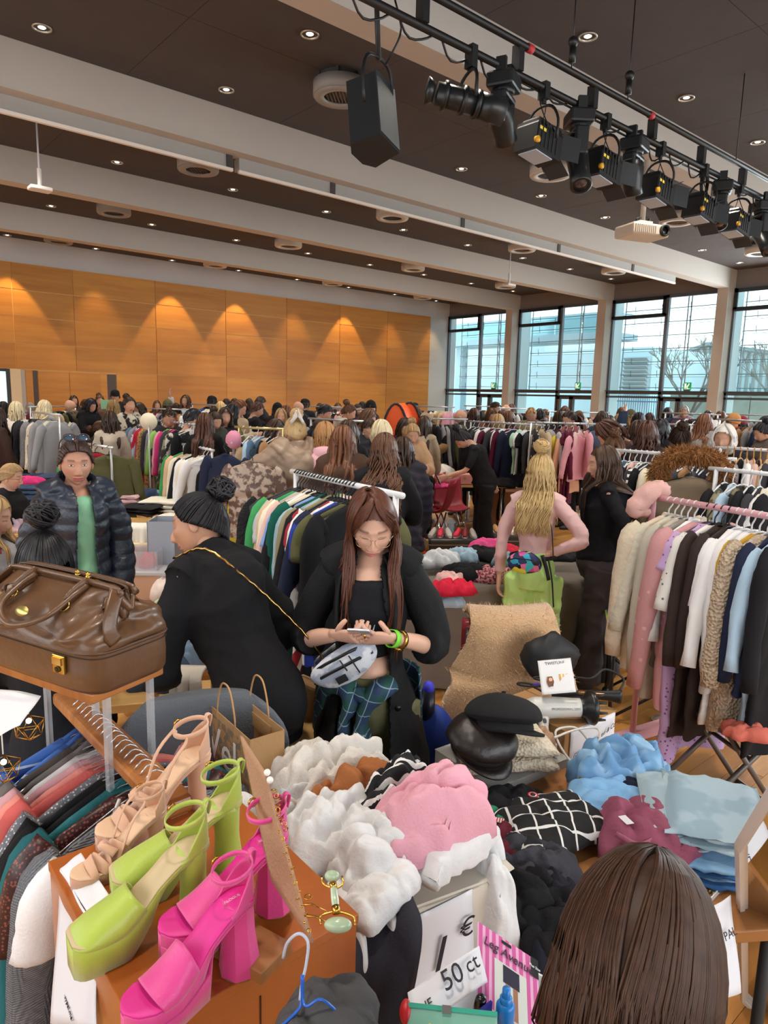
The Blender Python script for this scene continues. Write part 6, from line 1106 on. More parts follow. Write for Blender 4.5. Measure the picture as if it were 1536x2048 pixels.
for j in range(190):
 s = 1 if j % 3 else -1; a0 = s * rg_.uniform(.02, .40); swp = rg_.uniform(.35, 1.1); Lf = rg_.uniform(.62, 1.0) if swp > .6 else rg_.uniform(.5, .66); P = []
 for q in np.linspace(0, 1, 8):
  po = .28 + 1.28 * q * Lf; az = a0 + s * (swp * q ** 1.4); kk = 1.10 + .03 * math.sin(q * 3) + .02 * rg_.uniform(); P.append((.078 * kk * math.sin(po) * math.sin(az), .103 * kk * math.sin(po) * math.cos(az), .12 * kk * math.cos(po)))
 bs.append(tube(P, [.002] + [.0036] * 6 + [.0006], 4, 11, flat=.4))
hwm = mat('3c2216', rough=.45, spec=.4, pat=('hair', '6a3a26', 30)); obj('hair', rig.hair_in([hr] + bs), hwm, t)
obj('glasses', [hd(rig, q) for q in glasses(.0011, .026, .022, .101)], mat('c8b088', rough=.25, metal=.9), t)
g = rig.garment(hem=.60, sleeve=.62, i=.028, vox=.011, fold=.004, fs=7, seed=2, merge=False, flare=.34, cuff=1.3, openf=lambda z: float(np.interp(z, [.6, .8, 1.0, 1.2, 1.42], [.13, .10, .09, .085, .045])))
bm = cloth('141518', var=.1, rough=.75); j = obj('blazer', g[0], bm, t); m_ = j.modifiers.new('s', 'SOLIDIFY'); m_.thickness = .010
for k in (1, 2): obj('blazer_sleeve', g[k], bm, t)
for s in (-1, 1): obj('lapel', [tube([(s * .05, .06, 1.44), (s * .095, .11, 1.36), (s * .10, .155, 1.22), (s * .085, .15, 1.08)], np.array([(.006, .016), (.008, .034), (.008, .03), (.004, .008)]), 8, 16, ref=(0, 1, 0))], bm, t)
obj('button', mv(cyl((0, 0, 0), .011, .005, 14, axis='y'), None, (-.12, .175, .93)), mat('0c0c0e', rough=.3), t)
pm = mat('22385a', rough=.85, key='tartan', pat=('plaid', '1d4a42', 18, (.0, .35, 0), .5, '7c94a8')); zs = np.linspace(0, 1, 14)
def skirt(a0, a1, z0, z1, fl, seed, n=40):
 a = np.linspace(a0, a1, n); V = []
 for q in zs:
  z = z0 + (z1 - z0) * q; rr = 1 + fl * q + .05 * q * np.sin(a * 9 + seed) + .02 * np.sin(a * 23 + q * 4); V.append(np.stack([.182 * rr * np.cos(a), .142 * rr * np.sin(a), z + .03 * q * np.sin(a * 5 + seed)], 1))
 return np.concatenate(V), gridf(n, 14)
t3 = thing('plaid_shirt', 'navy and green plaid shirt tied by its sleeves around the phone user', 'shirt', t.location, t.rotation_euler.z, None, t.scale[0])
o = obj('shirt_body', skirt(math.radians(185), math.radians(435), 1.0, .44, .26, 1), pm, t3); o.modifiers.new('s', 'SOLIDIFY').thickness = .006
obj('tied_sleeve', puff(tube([(-.10, .15, 1.0), (-.04, .19, .98), (.0, .21, .90), (-.02, .23, .75), (-.03, .22, .60)], np.array([(.025, .03), (.03, .035), (.02, .045), (.02, .055), (.018, .06)]), 14, 24, ref=(0, 1, 0)), .010, 16, 2), pm, t3)
obj('tied_sleeve', puff(tube([(.12, .13, .99), (.05, .19, .98), (.06, .21, .88), (.07, .22, .66), (.08, .20, .46)], np.array([(.025, .03), (.03, .035), (.02, .04), (.02, .045), (.018, .05)]), 14, 24, ref=(0, 1, 0)), .010, 16, 7), pm, t3)
obj('sleeve_knot', puff(sphere((.01, .20, .975), (.05, .03, .032), 16, 12), .008, 30, 2), pm, t3)
obj('cuff', tube([(-.03, .222, .62), (-.03, .222, .55)], [(.019, .062)] * 2, 14, ref=(0, 1, 0)), pm, t3)
t2 = thing('waist_pouch', 'white marbled cross-body pouch with black zips worn on the chest', 'bag', M8 @ Vector((.02, .0, .17)), t.rotation_euler.z, None, t.scale[0] * .86); R2 = roty(.55)
pc = np.array((.055, .235, 1.075)); wmb = mat('d4d8e0', rough=.5, pat=('noise', 'a8b2c4', 18)); bd_ = puff(sphere((0, 0, 0), (.15, .052, .080), 36, 22), .004, 14, 2); V = bd_[0]; V[:, 2] *= np.where(V[:, 2] > 0, .75, 1.1); V[:, 2] -= .9 * V[:, 0] ** 2 * 0
obj('pouch', mv((V, bd_[1]), R2, pc), wmb, t2)
for zz, w_ in ((.035, .10), (-.005, .13)): obj('zip', mv(tube([(-w_, .02, zz - .006), (-w_ * .5, .047, zz + .004), (0, .056, zz + .006), (w_ * .5, .047, zz + .004), (w_, .02, zz - .006)], [(.0025, .007)] * 5, 6, 20, ref=(0, 0, 1)), R2, pc), mat('17171b', rough=.4), t2)
for xx in (-.05, -.01): obj('zip_puller', mv(rod((xx, .06, .03), (xx - .005, .062, -.02 if xx > -.03 else -.05), .003, 5), R2, pc), mat('17171b'), t2)
obj('label_patch', mv(box(.0, .045, .048, .053, -.058, -.03), R2 @ rotz(-.05), pc), mat('15151a'), t2, smooth=False)
for g_ in [tube([(-.04, .19, 1.15), (-.06, .17, 1.22), (-.08, .14, 1.32), (-.09, .05, 1.43)], [(.003, .014)] * 4, 6, 14, ref=(0, 1, 0)), tube([(.17, .15, 1.0), (.21, .02, .98), (.15, -.14, 1.0)], [(.003, .014)] * 3, 6, 10, ref=(0, 0, 1))]: obj('strap', g_, wmb, t2)
c = (rig.W[0] + rig.W[1]) / 2 + np.array((0, .085, .045)); RX = rotx(.42)
t2 = thing('smartphone', 'silver smartphone held in both hands of the person in the blazer', 'phone', M8 @ Vector(c), t.rotation_euler.z, None, t.scale[0])
obj('phone_body', mv(box(-.037, .037, -.073, .073, -.004, .004), RX), mat('b8bac0', rough=.2, metal=.7), t2, smooth=False, bevel=.003); obj('screen', mv(box(-.034, .034, -.070, .070, .004, .005), RX), mat('9aa4b4', emit=.5, rough=.1), t2, smooth=False); obj('camera_bump', mv(box(-.033, -.005, .04, .068, -.007, -.004), RX), mat('707278', metal=.6, rough=.2), t2, smooth=False)
for k in (0, 1):
 w_ = rig.W[k]; d_ = rig.W[k] - rig.E[k]; z_ = unit(d_); x_ = unit(np.cross(z_, (0, 0, 1))); Mx = basis(x_, np.cross(z_, x_), z_)
 if k == 1:
  pass
 else:
  obj('wristband', mv(ring((0, 0, -.005), .031, .028, .022), Mx, w_ - d_ * .06), mat('7ad83a', rough=.5), t); obj('watch', [mv(ring((0, 0, -.04), .033, .028, .014), Mx, w_ - d_ * .06), mv(box(-.014, .014, .026, .036, -.048, -.02), Mx, w_ - d_ * .06)], mat('c8a050', rough=.25, metal=1), t)
  obj('finger_rings', [mv(ring((0, 0, 0), .0115, .009, .005, 14), basis((0, 0, 1), (0, 1, 0), (1, 0, 0)), w_ + unit(rig.D[0]) * .10 + (0, .003, .01))], mat('d0a850', metal=1, rough=.2), t)
obj('necklace', tube([(-.045, .05, 1.43), (-.02, .095, 1.37), (0, .105, 1.335), (.02, .095, 1.37), (.045, .05, 1.43)], .0012, 5, 16), mat('c8b080', metal=1, rough=.3), t)
obj('shoes', rig.shoes(), shoe_m, t)
# ================= CROWD =================
dk = '1b1b20'; bk = '141417'
CR = [
 (31, 803, 10.0, 175, 'down', ('long', 'paleblonde'), ('long', 'ded8d2'), '22283c', 'blonde person from behind in a white sweater with a dark shoulder strap'),
 (91, 802, 11, 150, 'browse', ('wavy', 'paleblonde'), ('long', '9a9ca0'), '303540', 'person with messy pale blonde hair in a grey top'),
 (137, 799, 13, -120, 'man', ('bald', ''), ('coat', cloth('3c3a30', pat=('noise', '6a604c', 14))), '25252a', 'bald person in a dark camouflage jacket browsing'),
 (147, 791, 17, 20, 'down', ('long', 'darkbrown'), ('long', '3a3438'), '25252a', 'dark-haired person facing the hall before the wooden double door'),
 (172, 798, 16, 60, 'down', ('short', 'brown'), ('long', 'b89088'), '25252a', 'person in dusty pink by the wooden double door'),
 (184, 798, 13, 40, 'browse', ('wavy', 'black'), ('coat', bk), '25252a', 'person with long black curls in a black coat looking down near the double door'),
 (199, 790, 16, 10, 'down', ('bun', 'brown'), ('long', '6a4a40'), '25252a', 'person with tied-up hair standing by the dark door reveal'),
 (230, 781, 16.5, 0, 'man', ('cap', '15151a', 'short', 'black'), ('long', '2a2a30'), '25252a', 'tall person in a black cap in front of the wood wall'),
 (227, 800, 12, 175, 'browse', ('longer', 'ombre'), ('long', '3a4838'), '25252a', 'person with brown-to-blonde long hair under the tall capped person'),
 (258, 793, 12, 25, 'down', ('bun', 'darkbrown'), ('long', cloth('c8c0b0', pat=('noise', '2a2624', 12))), '25252a', 'dark-haired person in a black and cream knit'),
 (276, 806, 12.5, -20, 'lookr', ('wavy', 'darkbrown'), ('long', '5a3a30'), '25252a', 'person with a headband and dark curls beside the patterned knit'),
 (219, 822, 8.6, 178, 'down', ('long', 'darkbrown'), ('long', 'b8ab9a'), '35353c', 'person with long dark hair from behind in a beige knit'),
 (199, 841, 10, 70, 'down', ('lowbun', 'brown'), ('long', '3a4038'), '25252a', 'small person seen beside the beige-knit back'),
 (112, 862, 13, -15, 'sit', ('long', 'brown'), ('long', '1e1e22'), '25252a', 'brown-haired person in black behind the candle table'),
 (6, 803, 13, 160, 'down', ('long', 'black'), ('long', '2c2a30'), '25252a', 'dark-haired person at the door-side end of the crowd'),
 (-6, 815, 9, 120, 'down', ('long', 'darkbrown'), ('long', '3c2a28'), '25252a', 'person half cut off beside the white sweater back'),
 (314, 801, 17, 5, 'down', ('long', 'brown'), ('long', '4a2a28'), '25252a', 'person with loose brown hair facing the hall against the wood wall'),
 (335, 800, 14, 180, 'down', ('beanie', '5c5a3c', 'long', 'darkbrown'), ('coat', '4a4438'), '25252a', 'person in an olive beanie seen from behind'),
 (372, 790, 15.5, -30, 'up', ('long', 'brown'), ('long', 'd0c8c0'), '25252a', 'person raising an arm behind a rail of hats'),
 (338, 817, 9, 5, 'browse', ('crop', 'darkbrown'), ('long', '2a2a30'), '25252a', 'dark-haired person bowing over the green hanger rail'),
 (390, 817, 9, 100, 'man', ('short', 'black'), ('long', 'c8c4c0'), '25252a', 'dark-haired person in profile next to the green hanger rail', ),
 (411, 827, 7.9, 172, 'browse', ('longer', 'redbrown'), ('long', bk), '202024', 'person with very long dark red-brown hair in black from behind'),
 (433, 824, 9, 25, 'browse', ('bun', 'darkbrown'), ('coat', '3a3c34'), '202024', 'person with slicked-back hair in a dark green coat'),
 (450, 816, 9.2, 10, 'down', ('bob', 'darkbrown'), ('long', '1a1a1e'), '202024', 'person with a pale headband and white collar under black'),
 (468, 808, 10, 60, 'lookl', ('long', 'black'), ('long', '6a7040'), '202024', 'person with black hair in profile behind the beige jacket'),
 (484, 800, 11, 70, 'browse', ('pony', 'auburn'), ('hoodie', 'bfa98c'), '202024', 'red-haired person with a ponytail in a beige hooded jacket'),
 (517, 804, 12, 100, 'man', ('short', 'redbrown'), ('tee', '1c1c22'), '202024', 'person with glasses and short reddish hair in a dark tee', 'glasses'),
 (523, 793, 15, 120, 'man', ('short', 'darkbrown'), ('coat', '30323a'), '202024', 'tall person in a dark jacket turned to the windows'),
 (441, 803, 14, 180, 'down', ('long', 'blonde'), ('long', '4c4440'), '202024', 'blonde person among the hats near the wood wall'),
 (425, 793, 15, 150, 'man', ('cap', '17171c', 'short', 'black'), ('coat', bk), '202024', 'person in a black cap turned away near the wood wall'),
 (453, 797, 16, 170, 'down', ('short', 'darkbrown'), ('long', '2a2020'), '202024', 'first of three dark heads before the wood wall'),
 (469, 797, 16.5, 200, 'down', ('long', 'darkbrown'), ('long', '302428'), '202024', 'second of three dark heads before the wood wall'),
 (498, 797, 16, 180, 'down', ('long', 'darkbrown'), ('coat', '28262c'), '202024', 'third of three dark heads before the wood wall'),
 (562, 817, 11, 0, 'down', ('long', 'darkblonde'), ('long', '2e3c34'), '202024', 'blonde person facing the camera behind the hair-claw person'),
 (557, 840, 7.3, 50, 'browse', ('long', 'darkbrown'), ('coat', 'c0a890'), '202024', 'smiling dark-haired person in cream behind the white hanger rail'),
 (687, 853, 5.6, 176, 'browse', ('longer', 'auburn'), ('coat', '4a3428'), '2b2422', 'person with very long copper-brown hair in a brown coat'),
 (697, 840, 6.6, 165, 'down', ('longer', 'darkbrown'), ('coat', bk), '202024', 'person with straight dark hair in a black coat beside the copper hair'),
 (594, 802, 14, -80, 'man', ('bald', ''), ('coat', '26262c'), '202024', 'bald person in profile in front of the wood wall'),
 (611, 799, 14, 160, 'man', ('cap', '1a1a1e', 'short', 'darkbrown'), ('coat', '202024'), '202024', 'person in a dark cap beside the bald profile'),
 (555, 807, 13, 180, 'down', ('beanie', '131316', 'long', 'black'), ('coat', '26181a'), '202024', 'person in a black beanie beside a red sweater'),
 (572, 812, 13.5, 180, 'down', ('bob', 'auburn'), ('long', '7a2a24'), '202024', 'person in a rust-red sweater beside the black beanie'),
 (655, 809, 11, 70, 'browse', ('short', 'black'), ('long', '4a3a34'), '202024', 'dark-haired person in profile under the wood wall end'),
 (704, 809, 11, 80, 'browse', ('bun', 'brown'), ('hoodie', 'c0ae9c'), '202024', 'brown-haired person in a beige hoodie in profile'),
 (742, 802, 14, 40, 'down', ('beanie', '121214', 'long', 'darkbrown'), ('coat', '24242a'), '202024', 'person in a black beanie near the orange tent'),
 (725, 803, 15, 180, 'down', ('short', 'black'), ('coat', '202026'), '202024', 'dark head next to the black beanie by the tent'),
 (716, 808, 14, 30, 'down', ('long', 'darkbrown'), ('long', '3a3a44'), '202024', 'dark-haired person with pale face near the orange tent'),
 (742, 819, 8.9, 60, 'browse', ('long', 'brown'), ('long', '5a4638'), '202024', 'brown-haired person in front of the orange tent'),
 (739, 838, 8, 0, 'browse', ('short', 'darkbrown'), ('coat', '33353a'), '202024', 'person with glasses in a grey-black coat before the tent', 'glasses'),
 (763, 841, 6.6, 150, 'down', ('bob', 'paleblonde'), ('puffer', '24242c'), '202024', 'pale blonde person beside the curly-haired person in black'),
 (806, 874, 5.5, 190, 'down', ('long', 'darkbrown'), ('puffer', '2a2630'), '202024', 'person in a dark quilted coat between tent and table'),
 (829, 806, 16, 180, 'down', ('cap', '1b1b22', 'short', 'black'), ('coat', '2a2a32'), '202024', 'person in a cap near the white wall corner'),
 (833, 815, 13, 10, 'browse', ('long', 'brown'), ('long', '6a4038'), '202024', 'person in brown near the white wall corner'),
 (812, 837, 8.8, 20, 'browse', ('long', 'darkbrown'), ('long', '4c1a26'), '202024', 'dark-haired person in wine red looking down by the tent'),
 (826, 848, 8.4, 10, 'browse', ('bun', 'darkblonde'), ('coat', 'b08c6c'), '202024', 'blonde person in a beige cardigan over black'),
 (849, 832, 9.6, 165, 'down', ('longer', 'darkbrown'), ('long', 'a89880'), '202024', 'person with long straight dark hair behind the beige cardigan'),
 (856, 828, 11, 120, 'browse', ('cap', 'a08c74', 'short', 'darkbrown'), ('coat', '8a6a48'), '202024', 'person in a beige cap and tan coat'),
 (919, 818, 11.9, -100, 'man', ('bald', ''), ('coat', '1c1c20'), '202024', 'bald person with glasses in black beyond the leaning seller', 'glasses'),
 (948, 816, 12, 190, 'down', ('long', 'redbrown'), ('coat', '30242a'), '202024', 'person with long red-brown hair beside the bald head'),
 (993, 804, 15, 60, 'man', ('crop', 'darkbrown'), ('coat', '2a2c34'), '202024', 'tall dark-haired person by the first glazed bay'),
 (1012, 808, 14, -20, 'man', ('bald', ''), ('coat', '8a4a4c'), '202024', 'pink-faced bald person by the first window column'),
 (1024, 808, 15, 170, 'man', ('short', 'brown'), ('coat', '3a3a40'), '202024', 'brown head beside the pink-faced bald person'),
 (986, 817, 12, 20, 'browse', ('long', 'brown'), ('long', '7a4c3c'), '202024', 'brown-haired person facing out behind the long rail'),
 (1003, 820, 12.5, -30, 'browse', ('short', 'redbrown'), ('long', '6a3a3a'), '202024', 'red-brown head behind the long clothes rail'),
 (1018, 822, 11.6, 180, 'down', ('long', 'brown'), ('long', '5c4238'), '202024', 'person with brown hair from behind past the long rail'),
 (997, 829, 12, 180, 'down', ('bob', 'darkblonde'), ('long', '4a4038'), '202024', 'dark blonde head just over the long clothes rail'),
 (1063, 815, 12, 0, 'man', ('crop', 'ginger'), ('coat', '8c7c60'), '202024', 'person with short orange hair and glasses behind the long rail', 'glasses'),
 (1080, 817, 13, 180, 'down', ('short', 'black'), ('coat', '1e1e26'), '202024', 'black-haired head beside the orange-haired person'),
 (1093, 819, 13.5, 60, 'browse', ('short', 'brown'), ('long', '9a5a54'), '202024', 'flushed person in dusty red beyond the long rail'),
 (1130, 812, 15, 180, 'man', ('short', 'brown'), ('coat', '3c3028'), '202024', 'brown-haired person at the second glass doors'),
 (1119, 822, 11.5, 180, 'down', ('long', 'darkbrown'), ('coat', '2c2428'), '202024', 'dark long hair from behind at the second bay'),
 (1135, 821, 10.8, -50, 'browse', ('pony', 'darkbrown'), ('long', 'a86468'), '202024', 'dark-haired person in pink behind the maroon dresses'),
 (1141, 824, 12, 180, 'down', ('long', 'redbrown'), ('coat', '5a3c34'), '202024', 'red-brown head beside the second window column'),
 (1159, 822, 12.6, 20, 'browse', ('short', 'brown'), ('long', '6c4a40'), '202024', 'person looking down beside the second window column'),
 (1201, 846, 7, -75, 'lean', ('bob', 'redbrown'), ('long', '4a2c28'), '3a4c60', 'red-brown-haired person in a dark brown top bending over'),
 (1230, 871, 6.2, 180, 'browse', ('bun', 'brown'), ('long', '3a2a26'), '202024', 'brown bun with a golden clip beyond the brunette in black'),
 (1219, 831, 11, 180, 'down', ('long', 'darkbrown'), ('coat', '302a28'), '202024', 'dark hair from behind beyond the bending person'),
 (1240, 829, 11.4, 10, 'browse', ('long', 'darkblonde'), ('long', '8a6a4a'), '202024', 'person with pale face and tan top in the third bay'),
 (1245, 814, 13.4, 180, 'down', ('short', 'brown'), ('coat', '6a4a3a'), '202024', 'tall brown head in the third bay'),
 (1262, 821, 12, 180, 'down', ('beanie', '55503c', 'long', 'darkblonde'), ('coat', '5c5244'), '202024', 'person in a khaki beanie in the third bay'),
 (1278, 825, 11, 180, 'down', ('long', 'black'), ('coat', '201c20'), '202024', 'black-haired head beside the khaki beanie'),
 (1300, 825, 13, 180, 'down', ('short', 'darkbrown'), ('coat', '262830'), '202024', 'dark head before the third glass doors'),
 (1277, 842, 7.4, 185, 'down', ('wavy', 'darkbrown'), ('coat', '3a2820'), '202024', 'person with thick dark curls in brown from behind'),
 (1296, 843, 6.7, 176, 'down', ('wavy', 'redbrown'), ('coat', '2c201e'), '202024', 'person with big red-brown curls in a dark coat from behind'),
 (1322, 839, 7.6, 160, 'down', ('wavy', 'black'), ('coat', '1a1a20'), '202024', 'person with black curls beside the red-brown curls'),
 (1362, 851, 7, 190, 'down', ('bun', 'darkbrown'), ('tee', '18181c'), '202024', 'person with pinned-up dark hair in a black tee'),
 (1336, 815, 15, 180, 'down', ('long', 'black'), ('coat', '24242c'), '202024', 'black head by the third mullion'),
 (1369, 811, 16, 0, 'man', ('short', 'grey'), ('coat', '8c7c84'), '202024', 'grey-haired person with glasses at the third glass doors', 'glasses'),
 (1412, 829, 9, 165, 'browse', ('long', 'auburn'), ('coat', '8a8580'), '3a4450', 'ginger-haired person in a grey hooded coat'),
 (1417, 821, 13, 180, 'down', ('short', 'black'), ('coat', '22242c'), '202024', 'black-haired head by the third window column'),
 (1442, 822, 13.5, 200, 'down', ('long', 'brown'), ('long', '9c6c60'), '202024', 'brown-haired person by the third window column'),
 (1451, 850, 6.5, -15, 'down', ('bob', 'white'), ('coat', '1c1b20'), '202024', 'white-haired person in a black fur-collared coat'),
 (1472, 829, 12, 60, 'browse', ('beanie', 'c08a54', 'short', 'brown'), ('coat', '5a4a40'), '202024', 'person in an orange-tan cap in the last bay'),
 (1486, 834, 12.4, 180, 'down', ('beanie', '8a2a3c', 'long', 'darkbrown'), ('coat', '3a3034'), '202024', 'person in a wine-red beanie in the last bay'),
 (1520, 846, 9, -60, 'browse', ('bun', 'black'), ('coat', '5c5048'), '202024', 'black-haired person in a brown-grey jacket at the frame edge'),
 (1533, 832, 9.6, 190, 'down', ('long', 'black'), ('coat', '1a1c24'), '202024', 'tall dark-haired person in black at the frame edge'),
 (1206, 838, 13, 0, 'down', ('short', 'brown'), ('long', '704c44'), '202024', 'far person glimpsed by the raised blue sleeve'),
 (1205, 822, 11.8, 150, 'up', ('short', 'darkbrown'), ('coat', '2c3a50'), '202024', 'person in a dark blue coat raising an arm'),
 (962, 822, 14, 180, 'down', ('long', 'black'), ('coat', '26242a'), '202024', 'dark head far off in front of the first glazed bay'),
 (640, 806, 17, 180, 'down', ('short', 'darkbrown'), ('coat', '2c2a30'), '202024', 'far dark head before the third wood panel column'),
 (676, 806, 17.5, 20, 'down', ('long', 'brown'), ('long', '5c4a44'), '202024', 'far pale face before the fourth wood panel column'),
 (800, 812, 17, 170, 'down', ('long', 'darkbrown'), ('coat', '34303a'), '202024', 'far head just past the orange tent'),
 (352, 806, 15, 180, 'down', ('long', 'darkbrown'), ('coat', '34303a'), '202024', 'dark head under the raised arm'),
 (60, 805, 15, 180, 'down', ('short', 'grey'), ('coat', '5a5a60'), '202024', 'grey head near the pale door frame'),
]
for c in CR: person(*c[:9], extra=c[9] if len(c) > 9 else None)
# ================= FOREGROUND =================
FWD = np.array([-RT[1], RT[0], 0])
def frame(P, vx, z=None):
 v = np.array(vx, float); a = math.atan2(v[1], v[0]); return Matrix.Translation((P[0], P[1], P[2] if z is None else z)) @ Matrix.Rotation(a, 4, 'Z'), a
def at_px(name, label, cat, px, py, z, px2=None, D=None, **kw):
 P = PZ(px, py, z) if D is None else PD(px, py, D); a = YAWR
 if px2 is not None: Q = PZ(px2[0], px2[1], z); v = Q - P; a = math.atan2(v[1], v[0])
 return thing(name, label, cat, P, a, **kw)
def sheet(pts, m, name='sheet', parent=None, nu=14, nv=14, curl=0, th=.0015, wav=0, seed=0):
 q = [np.array(p, float) for p in pts]; V = []; nn = unit(np.cross(q[1] - q[0], q[3] - q[0]))
 for b in np.linspace(0, 1, nv):
  for a in np.linspace(0, 1, nu): V.append((q[0] * (1 - a) + q[1] * a) * (1 - b) + (q[3] * (1 - a) + q[2] * a) * b + nn * (curl * (a * a) * 1.0 + wav * math.sin(a * 7 + b * 5 + seed)))
 o = obj(name, (np.array(V), gridf(nu, nv)), m, parent); o.modifiers.new('s', 'SOLIDIFY').thickness = th; return o
paper = mat('dedfe6', rough=.7, spec=.2); ink = mat('1c1c2a', rough=.6)
def tx(parent, s, size, origin, xd, yd, m=ink, shear=.15, name='lettering', off=.0022):
 x = unit(xd); y = unit(np.array(yd) - np.dot(yd, x) * x); n = np.cross(x, y); return text(name, s, size, basis(x, y, n), np.array(origin) + n * off, m, parent, shear)
C = PZ(238, 1400, 1.33); L_ = PZ(0, 1320, 1.33); ux = unit(C - L_); yawb = math.atan2(ux[1], ux[0])
uy = np.array([-ux[1], ux[0], 0]); cen = C - ux * .222 + uy * .118 - RT * .05 - FWD * .01
leather = mat('5c3f28', rough=.34, var=.22, varscale=9, bump=('noise', 60, .25, .004), spec=.5, coat=.15); leath2 = mat('4a3120', rough=.4, var=.15, bump=('noise', 60, .2, .004)); brass = mat('c8a452', rough=.22, metal=1)
t = thing('leather_bag', 'large brown leather doctor bag with brass lock and rolled handles', 'bag', (cen[0], cen[1], 1.33), yawb, None, .95); t.scale.z = .78
n = 72; a = np.linspace(0, 2 * PI, n, endpoint=False); V = []
def se(a, rx, ry, e): return rx * np.sign(np.cos(a)) * np.abs(np.cos(a)) ** e, ry * np.sign(np.sin(a)) * np.abs(np.sin(a)) ** e
for z, rx, ry, e in ((0, .215, .10, .3), (.004, .228, .118, .3), (.02, .235, .125, .32), (.07, .237, .127, .33), (.125, .236, .126, .34)): x, y = se(a, rx, ry, e); V.append(np.stack([x, y, z + 0 * a], 1))
obj('lower_case', (np.concatenate(V), gridf(n, 5, True) + [tuple(range(n))[::-1]]), leath2 if 0 else leather, t)
obj('welt', tube([(*[float(q) for q in (xx, yy)], .128) for xx, yy in zip(*se(a, .238, .128, .34))], .0045, 6, closed=True), leath2, t)
obj('stitch_band', tube([(xx, yy, .112) for xx, yy in zip(*se(a, .2375, .1275, .34))], .0018, 5, closed=True), mat('3a2416'), t)
V = []
for i, q in enumerate(np.linspace(0, 1, 26)):
 z = .13 + .155 * q ** .9; rx = .236 - .030 * q ** 2 + .012 * math.sin(q * PI); ry = .126 * (1 - q) ** .75 + .016 + .02 * math.sin(q * PI); x, y = se(a, rx, ry, .34 + .3 * q); pt = np.stack([x, y, z + 0 * a], 1)
 V.append(pt)
V = np.concatenate(V); k_ = sm(.14, .19, V[:, 2]) * sm(.285, .25, V[:, 2])
fold = .018 * np.sin(V[:, 0] * 26 + V[:, 2] * 22) + .012 * np.sin(V[:, 0] * 47 - V[:, 2] * 40 + 1) - .03 * gs(np.abs(V[:, 0]) - .235, .05) * gs(V[:, 1], .07); V[:, 1] += np.sign(V[:, 1]) * fold * k_; V[:, 0] += -.045 * np.sign(V[:, 0]) * gs(V[:, 1], .05) * k_ * (np.abs(V[:, 0]) > .19); V[:, 2] -= .02 * k_ * np.abs(np.sin(V[:, 0] * 14)) * (np.abs(V[:, 1]) > .03)
o = obj('upper_body', puff((V, gridf(n, 26, True)), .0035, 14, 5), leather, t)
fr = [(-.205, .018, .262), (-.19, .02, .288), (0, .021, .293), (.19, .02, .288), (.205, .018, .262), (.222, 0, .225)]
for s in (-1, 1): obj('frame_bar', tube([(-.222, 0, .215)] + [(x, s * y, z) for x, y, z in fr], np.array([(.006, .010)] * 7), 8, 40, ref=(0, 0, 1)), leather, t);
obj('top_piping', tube([(x, 0, z + .008) for x, y, z in [(-.222, 0, .22)] + fr], .004, 6, 40), leath2, t)
for s in (-1, 1): obj('corner_strap', puff(tube([(s * .200, -.02, .285), (s * .222, -.055, .24), (s * .235, -.075, .19), (s * .237, -.06, .15)], np.array([(.003, .02)] * 4), 8, 14, ref=(0, 1, 0)), .001, 30), leather, t)
hs_ = tube([(-.10, -.03, .282), (-.10, -.07, .262), (-.085, -.135, .215), (0, -.165, .185), (.085, -.135, .215), (.10, -.07, .262), (.10, -.03, .282)], [.010, .009, .008, .0095, .008, .009, .010], 10, 40); obj('handle', hs_, leather, t)
obj('handle', mv(hs_, np.diag([1, -1, 1.0]), (0, 0, 0)), leather, t)
for s in (-1, 1): obj('handle_tab', puff(tube([(s * .10, -.02, .288), (s * .10, -.055, .272), (s * .10, -.085, .25)], np.array([(.003, .022), (.003, .022), (.003, .016)]), 8, 8, ref=(0, 1, 0)), .0005, 20), leather, t); obj('brass_ring', mv(ring((0, 0, 0), .016, .0125, .004, 20), rotx(1.0), (s * .10, -.09, .238)), brass, t)
obj('luggage_tag', mv(prism([(.055 * math.cos(q) * (1 if abs(math.cos(q)) < .8 else 1), .022 * math.sin(q)) for q in np.linspace(0, 2 * PI, 26, endpoint=False)], .005), rotx(.75) @ rotz(-.25), (-.155, -.105, .235)), leather, t); obj('tag_window', mv(box(-.036, .036, -.010, .010, .0052, .0062), rotx(.75) @ rotz(-.25), (-.155, -.105, .235)), mat('8a6a3c', rough=.4), t, smooth=False)
obj('tag_strap', tube([(-.12, -.07, .262), (-.13, -.09, .258), (-.125, -.10, .245)], [(.002, .007)] * 3, 6, 8, ref=(0, 1, 0)), leath2, t)
o = obj('brass_oval', mv(lathe([(.0, .0035), (.020, .003), (.024, 0)], 28), rotx(1.05) @ np.diag([1, .62, 1]), (-.012, -.128, .212)), mat('cdbd72', rough=.3, metal=.9), t)
lk = obj('brass_lock', mv(box(-.021, .021, -.008, 0, -.028, .028), None, (.125, -.128, .085)), brass, t, smooth=False, bevel=.003); obj('lock_plate', mv(box(-.016, .016, -.012, -.008, .0, .022), None, (.125, -.128, .085)), mat('d8bc70', rough=.2, metal=1), lk, smooth=False); obj('key_ring', mv(ring((0, 0, 0), .009, .006, .003, 16), rotx(PI / 2), (.125, -.136, .071)), mat('6a5020', metal=1), lk); obj('keyhole', mv(cyl((0, 0, 0), .0045, .002, 12, axis='y'), None, (.125, -.140, .071)), mat('101010'), lk)
for s, x in ((1, .045), (1, .085)): obj('frame_clasp', [cyl((x, -.012, .296), .006, .012, 10), box(x - .014, x + .014, -.02, -.004, .290, .297), sphere((x, -.012, .311), .006, 8, 6)], brass, t)
obj('clasp_plate', box(.03, .10, -.022, .006, .2885, .2915), brass, t, smooth=False)
rw = mat('bc7c40', rough=.35, pat=('wood', '94582a', 4, (6, 1, 1)), coat=.2)
